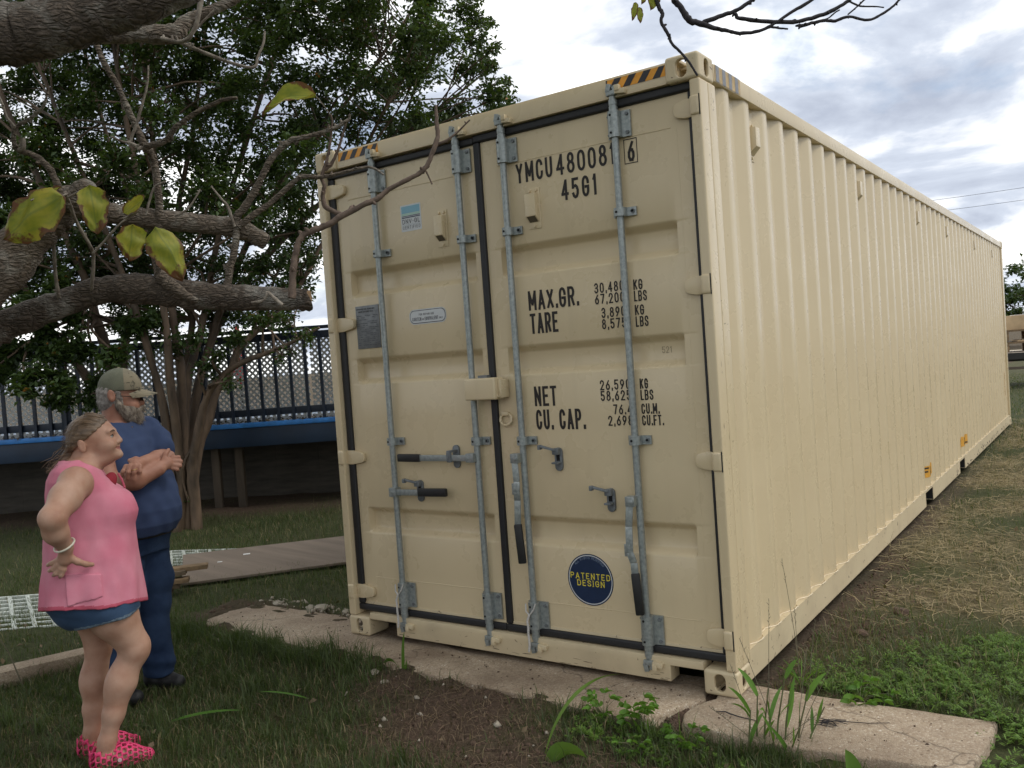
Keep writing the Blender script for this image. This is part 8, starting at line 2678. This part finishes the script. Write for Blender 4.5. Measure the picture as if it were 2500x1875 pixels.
leafy(1.96, -0.40, 'low dark green weed at the slab edge, left of the broken joint', 12, 0.07, 0.12, 0.036, 1)
leafy(2.13, -0.42, 'bushy green weed right below the broken joint of the path', 18, 0.09, 0.13, 0.042, 2)
leafy(2.36, -0.42, 'low round leaved weed in front of the right slab', 15, 0.09, 0.085, 0.034, 3)
leafy(2.90, 0.27, 'pale leaved creeping weed at the back edge of the right slab', 16, 0.13, 0.07, 0.042, 4)
leafy(2.20, -0.56, 'small green weed nearest the bottom edge, before the path', 9, 0.08, 0.07, 0.030, 5)
w2 = thing('grass_weed', 'bright yellow green grass weed with upright blades before the path joint', 'weed', (2.20, -0.44, -0.09), 0)
for k, (dx, dy, lx, ly, ln, hw) in enumerate(((0, 0, -0.35, -0.1, 0.15, 0.011), (0.0, 0, 0.02, 0, 0.14, 0.008), (0.05, 0.0, 0.12, 0.0, 0.10, 0.010), (0.13, 0.04, 0.0, 0, 0.19, 0.009), (0.15, 0.04, 0.3, -0.1, 0.22, 0.006), (-0.03, -0.01, -0.6, 0.0, 0.10, 0.011))):
    q = MB()
    blade_leaf(q, (2.20 + dx, -0.44 + dy, -0.095), (lx, ly, 1), ln, hw, 0.5 + 0.4 * (k % 2), 0.4 * k)
    plant_mesh(q, 'leaf', 'weed_leaf', w2, random.Random(k + 50), 0.6, 1.0)
# arching strap leaf
av = thing('arching_leaf', 'long blue green strap leaf arching over the bare dirt at the bottom', 'weed', (1.86, -0.72, gz(1.86, -0.72)))
q = MB()
rnd = random.Random(2)
blade_leaf(q, (1.86, -0.72, gz(1.86, -.72)), (0.25, 0.22, 1.0), 0.50, 0.008, 1.9, 0.5, 14)
plant_mesh(q, 'leaf', 'fern_leaf', av, rnd, 0.4, 0.6)
q = MB()
blade_leaf(q, (1.90, -0.76, gz(1.9, -.76) + 0.0), (0.5, 0.1, 0.7), 0.20, 0.035, 1.9, 0.2, 8)
plant_mesh(q, 'leaf', 'fern_leaf', av, rnd, 0.2, 0.4)
# broad dark leaf at the slab's near edge
bl = thing('broad_leaf_plant', 'single broad glossy dark green leaf standing at the near edge of the right slab', 'weed', (3.02, -0.40, -0.09))
q = MB()
blade_leaf(q, (3.03, -0.40, -0.095), (-0.12, -0.05, 1.0), 0.155, 0.036, 0.7, 2.2, 10, 0.5)
plant_mesh(q, 'leaf', 'fern_leaf', bl, random.Random(1), 0.25, 0.3)
MB().tube([(3.03, -0.40, -0.095), (3.01, -0.4095, -0.02), (3.005, -0.413, 0.03)], [0.0022, 0.0018, 0.001], 5).build('midrib', M['grass_dry'], bl)
# young maize-like plant at the path's front edge
cn_ = thing('strap_weed', 'upright green strap leaved weed at the front edge of the path before the left door', 'weed', (0.72, -0.33, -0.09))
for k, (lx, ly, ln, hw, bd_) in enumerate(((0.02, 0.0, 0.30, 0.011, 2.6), (-0.25, 0.05, 0.28, 0.012, 3.2), (0.15, -0.05, 0.16, 0.008, 0.8), (0.05, 0.05, 0.12, 0.006, 0.3))):
    q = MB()
    blade_leaf(q, (0.72 + 0.004 * k, -0.33, -0.095), (lx, ly, 1), ln, hw, bd_, k * 0.9, 12)
    plant_mesh(q, 'leaf', 'weed_leaf', cn_, random.Random(k), 0.1, 0.4)
# two broad grass blades in the dark lawn
for k, (b_, d_, ln, hw, lb) in enumerate((((-0.02, -1.22, -0.075), (0.75, 0.55, 0.22), 0.36, 0.012, 'long pale green blade lying in the dark lawn beside the woman'), ((0.42, -0.72, -0.07), (-0.62, -0.45, 0.30), 0.26, 0.009, 'shorter bent green blade in the dark lawn toward the path'))):
    q = MB()
    blade_leaf(q, b_, d_, ln, hw, 0.35, 1.0, 10)
    o = q.build('grass_leaf', M['weed_leaf'], None, smooth=True)
    add_attr(o.data, 'tint', np.full(len(o.data.vertices), 0.35))
    tag(o, lb, 'grass blade')
# bent dry stalk at the far left
ds = thing('bent_stalk', 'pale bent grass stalk standing at the left edge behind the woman', 'weed', (-1.30, -1.30, -0.1))
MB().tube([(-1.30, -1.30, -0.1), (-1.36, -1.34, 0.12), (-1.44, -1.42, 0.36), (-1.50, -1.47, 0.50)], [0.004, 0.0035, 0.0028, 0.0022], 5).build('stem', M['seed_stem'], ds)
q = MB()
blade_leaf(q, (-1.50, -1.47, 0.50), (-0.3, -0.6, -0.1), 0.22, 0.007, 0.5, 0.3, 6)
plant_mesh(q, 'leaf', 'grass_dry', ds, random.Random(3), 0.8, 0.9)

# feathery ground cover at the right
def ferny(x0, x1, y0, y1, n, seed, h0, h1, dens):
    rng_ = np.random.default_rng(seed)
    C = []
    for _ in range(n):
        x, y = rng_.uniform(x0, x1), rng_.uniform(y0, y1)
        if rng_.random() > dens(x, y):
            continue
        b_ = np.array([x, y, gz(x, y)])
        a = rng_.uniform(0, 6.28)
        ln = rng_.uniform(h0, h1)
        d = np.array([math.cos(a) * 0.8, math.sin(a) * 0.8, rng_.uniform(0.5, 1.3)])
        d /= np.linalg.norm(d)
        for k in range(13):
            s_ = 0.2 + 0.8 * k / 13
            p = b_ + d * ln * s_ + np.array([0, 0, -0.35 * ln * s_ ** 2])
            for sg in (-1, 1):
                C.append(np.concatenate([p, [a + sg * 1.1 + rng_.normal(0, .3), (0.026 * (1.15 - s_)) + 0.005]]))
    return np.array(C)


def fern_mesh(C, name, mat, seed):
    rng_ = np.random.default_rng(seed)
    n = len(C)
    d = np.stack([np.cos(C[:, 3]), np.sin(C[:, 3]), rng_.normal(0.1, .3, n)], 1)
    sdv = np.stack([-np.sin(C[:, 3]), np.cos(C[:, 3]), rng_.normal(0, .3, n)], 1)
    ln = C[:, 4:5]
    P_ = C[:, :3]
    V = np.stack([P_, P_ + d * ln * .5 + sdv * ln * .13, P_ + d * ln, P_ + d * ln * .5 - sdv * ln * .13], 1).reshape(-1, 3)
    ix = np.arange(n)[:, None] * 4
    F = np.concatenate([ix + np.array([0, 1, 2]), ix + np.array([0, 2, 3])], 1).reshape(-1, 3)
    me = np_mesh(name, V, F)
    add_attr(me, 'tint', np.repeat(np.clip(rng_.normal(.5, .22, n), 0, 1), 4))
    o = link(name, me, M[mat])
    o['kind'] = 'stuff'


def fdens(x, y):
    back = 0.88 + 0.22 * math.sin(4 * x) - 0.25 * (3.2 - x)
    v_ = float(np.clip(1 - (y - back) / 0.35, 0, 1)) if y > back - 0.1 else 1.0
    if x < 2.72 + 0.12 * math.sin(9 * y):
        v_ *= 0.15
    return v_ * (0.12 + 0.88 * abs(math.sin(5 * x + 3 * y) * math.cos(3 * x - 6 * y)) ** 0.8)


fern_mesh(ferny(2.55, 4.9, 0.24, 1.35, 3600, 61, 0.07, 0.16, fdens), 'ground_cover', 'fern_leaf', 62)
fern_mesh(ferny(3.46, 4.6, -0.35, 0.30, 1000, 63, 0.06, 0.15, lambda x, y: 0.7), 'ground_cover', 'fern_leaf', 64)
fern_mesh(ferny(1.9, 2.7, -0.60, -0.40, 220, 65, 0.03, 0.08, lambda x, y: 0.7), 'ground_cover', 'fern_leaf', 66)

P = scatter(9000, 2.5, 5, 0.22, 1.5, rng, lambda x, y: np.clip(1.3 - np.abs(y - 0.7) * 1.2, 0, 1) * off_slab(x, y))
blades(P, 0.085, 0.0018, 1.1, rng, 'grass', M['grass_blade'], np.where(rng.random(len(P)) < .2, 1.0, .4 + .55 * rng.random(len(P))))
# litter on the right slab: a dark twig tangle, fallen bits
tw_ = thing('dead_twigs', 'small tangle of dark dead twigs lying on the right concrete slab', 'twigs', (2.86, -0.10, 0.0))
rt = random.Random(14)
q = MB()
for k in range(16):
    a = rt.uniform(0, 6.28)
    c = Vector((2.86 + rt.gauss(0, .03), -0.10 + rt.gauss(0, .018), 0.006 + rt.random() * .014))
    d_ = Vector((math.cos(a), math.sin(a) * .5, rt.uniform(-.05, .15))) * rt.uniform(.02, .07)
    q.tube([c - d_, c + Vector((0, 0, .004)), c + d_], [0.0012, 0.0018, 0.001], 5)
q.build('twig', M['bark_black'], tw_)
MB().tube([(2.80, -0.08, 0.004), (2.92, -0.05, 0.008), (3.0, -0.02, 0.005), (3.07, 0.02, 0.004)], [0.0018, 0.002, 0.0016, 0.001], 5).build('twig', M['bark_black'], tw_)
st2 = MB().tube([(2.40, -0.17, 0.004), (2.44, -0.165, 0.009), (2.47, -0.18, 0.010), (2.52, -0.19, 0.008), (2.58, -0.185, 0.004)], [0.002, 0.0028, 0.003, 0.0026, 0.0016], 6).build('fallen_stick', M['bark_black'], None, smooth=True)
tag(st2, 'short dark stick lying on the right slab near the broken joint', 'stick')
P = np.stack([rng.uniform(-1.1, 3.35, 260), rng.uniform(-0.30, 0.12, 260), np.full(260, 0.002)], 1)
P = P[(P[:, 1] > -0.18 - 0.045 * np.clip(P[:, 0] + 1.28, 0, 3)) & ~((P[:, 1] > -.02) & (P[:, 0] > 0) & (P[:, 0] < 2.45))]
crumbs(P, 0.0028, rng, 'path_litter', M['clod'])
# dirt drifted into the broken joint of the path
P = np.stack([2.265 + rng.normal(0, .022, 900), rng.uniform(-0.36, 0.15, 900), np.full(900, -0.03)], 1)
P[:, 0] += 0.02 * np.sin(P[:, 1] * 9)
crumbs(P, 0.0055, rng, 'soil_crumbs', M['clod'])

# fallen leaves on the lawn, the dirt and along the deck edge
P = np.concatenate([scatter(150, -2.5, 3.0, -2.2, -0.4, rng, lambda x, y: off_slab(x, y) * .6), scatter(60, 2.4, 4, 0.2, 4, rng, lambda x, y: off_slab(x, y) * .6), scatter(60, -4, 0, 0, 3, rng, lambda x, y: off_slab(x, y) * .5)])
P[:, 2] += 0.035
V, F = leaf_cloud(P, 0.042, rng, flat=0.6, aspect=0.6, droop=0.0)
me = np_mesh('fallen_leaves', V, F)
add_attr(me, 'tint', np.repeat(rng.random(len(P)), 4))
link('fallen_leaves', me, M['straw_brown'])['kind'] = 'stuff'
P = []
for _ in range(700):
    p = dk(rng.uniform(-5, 5), rng.uniform(-0.02, 0.13), 1.009 + rng.random() * 0.02)
    P.append((p.x, p.y, p.z))
V, F = leaf_cloud(np.array(P), 0.05, rng, flat=0.8, aspect=0.5, droop=0.0)
V = np.asarray(V) - np.array(deck.location)
me = np_mesh('leaf_litter', V, F)
add_attr(me, 'tint', np.repeat(rng.random(len(P)) * .5, 4))
link('leaf_litter', me, M['straw_brown'], deck)['kind'] = 'stuff'
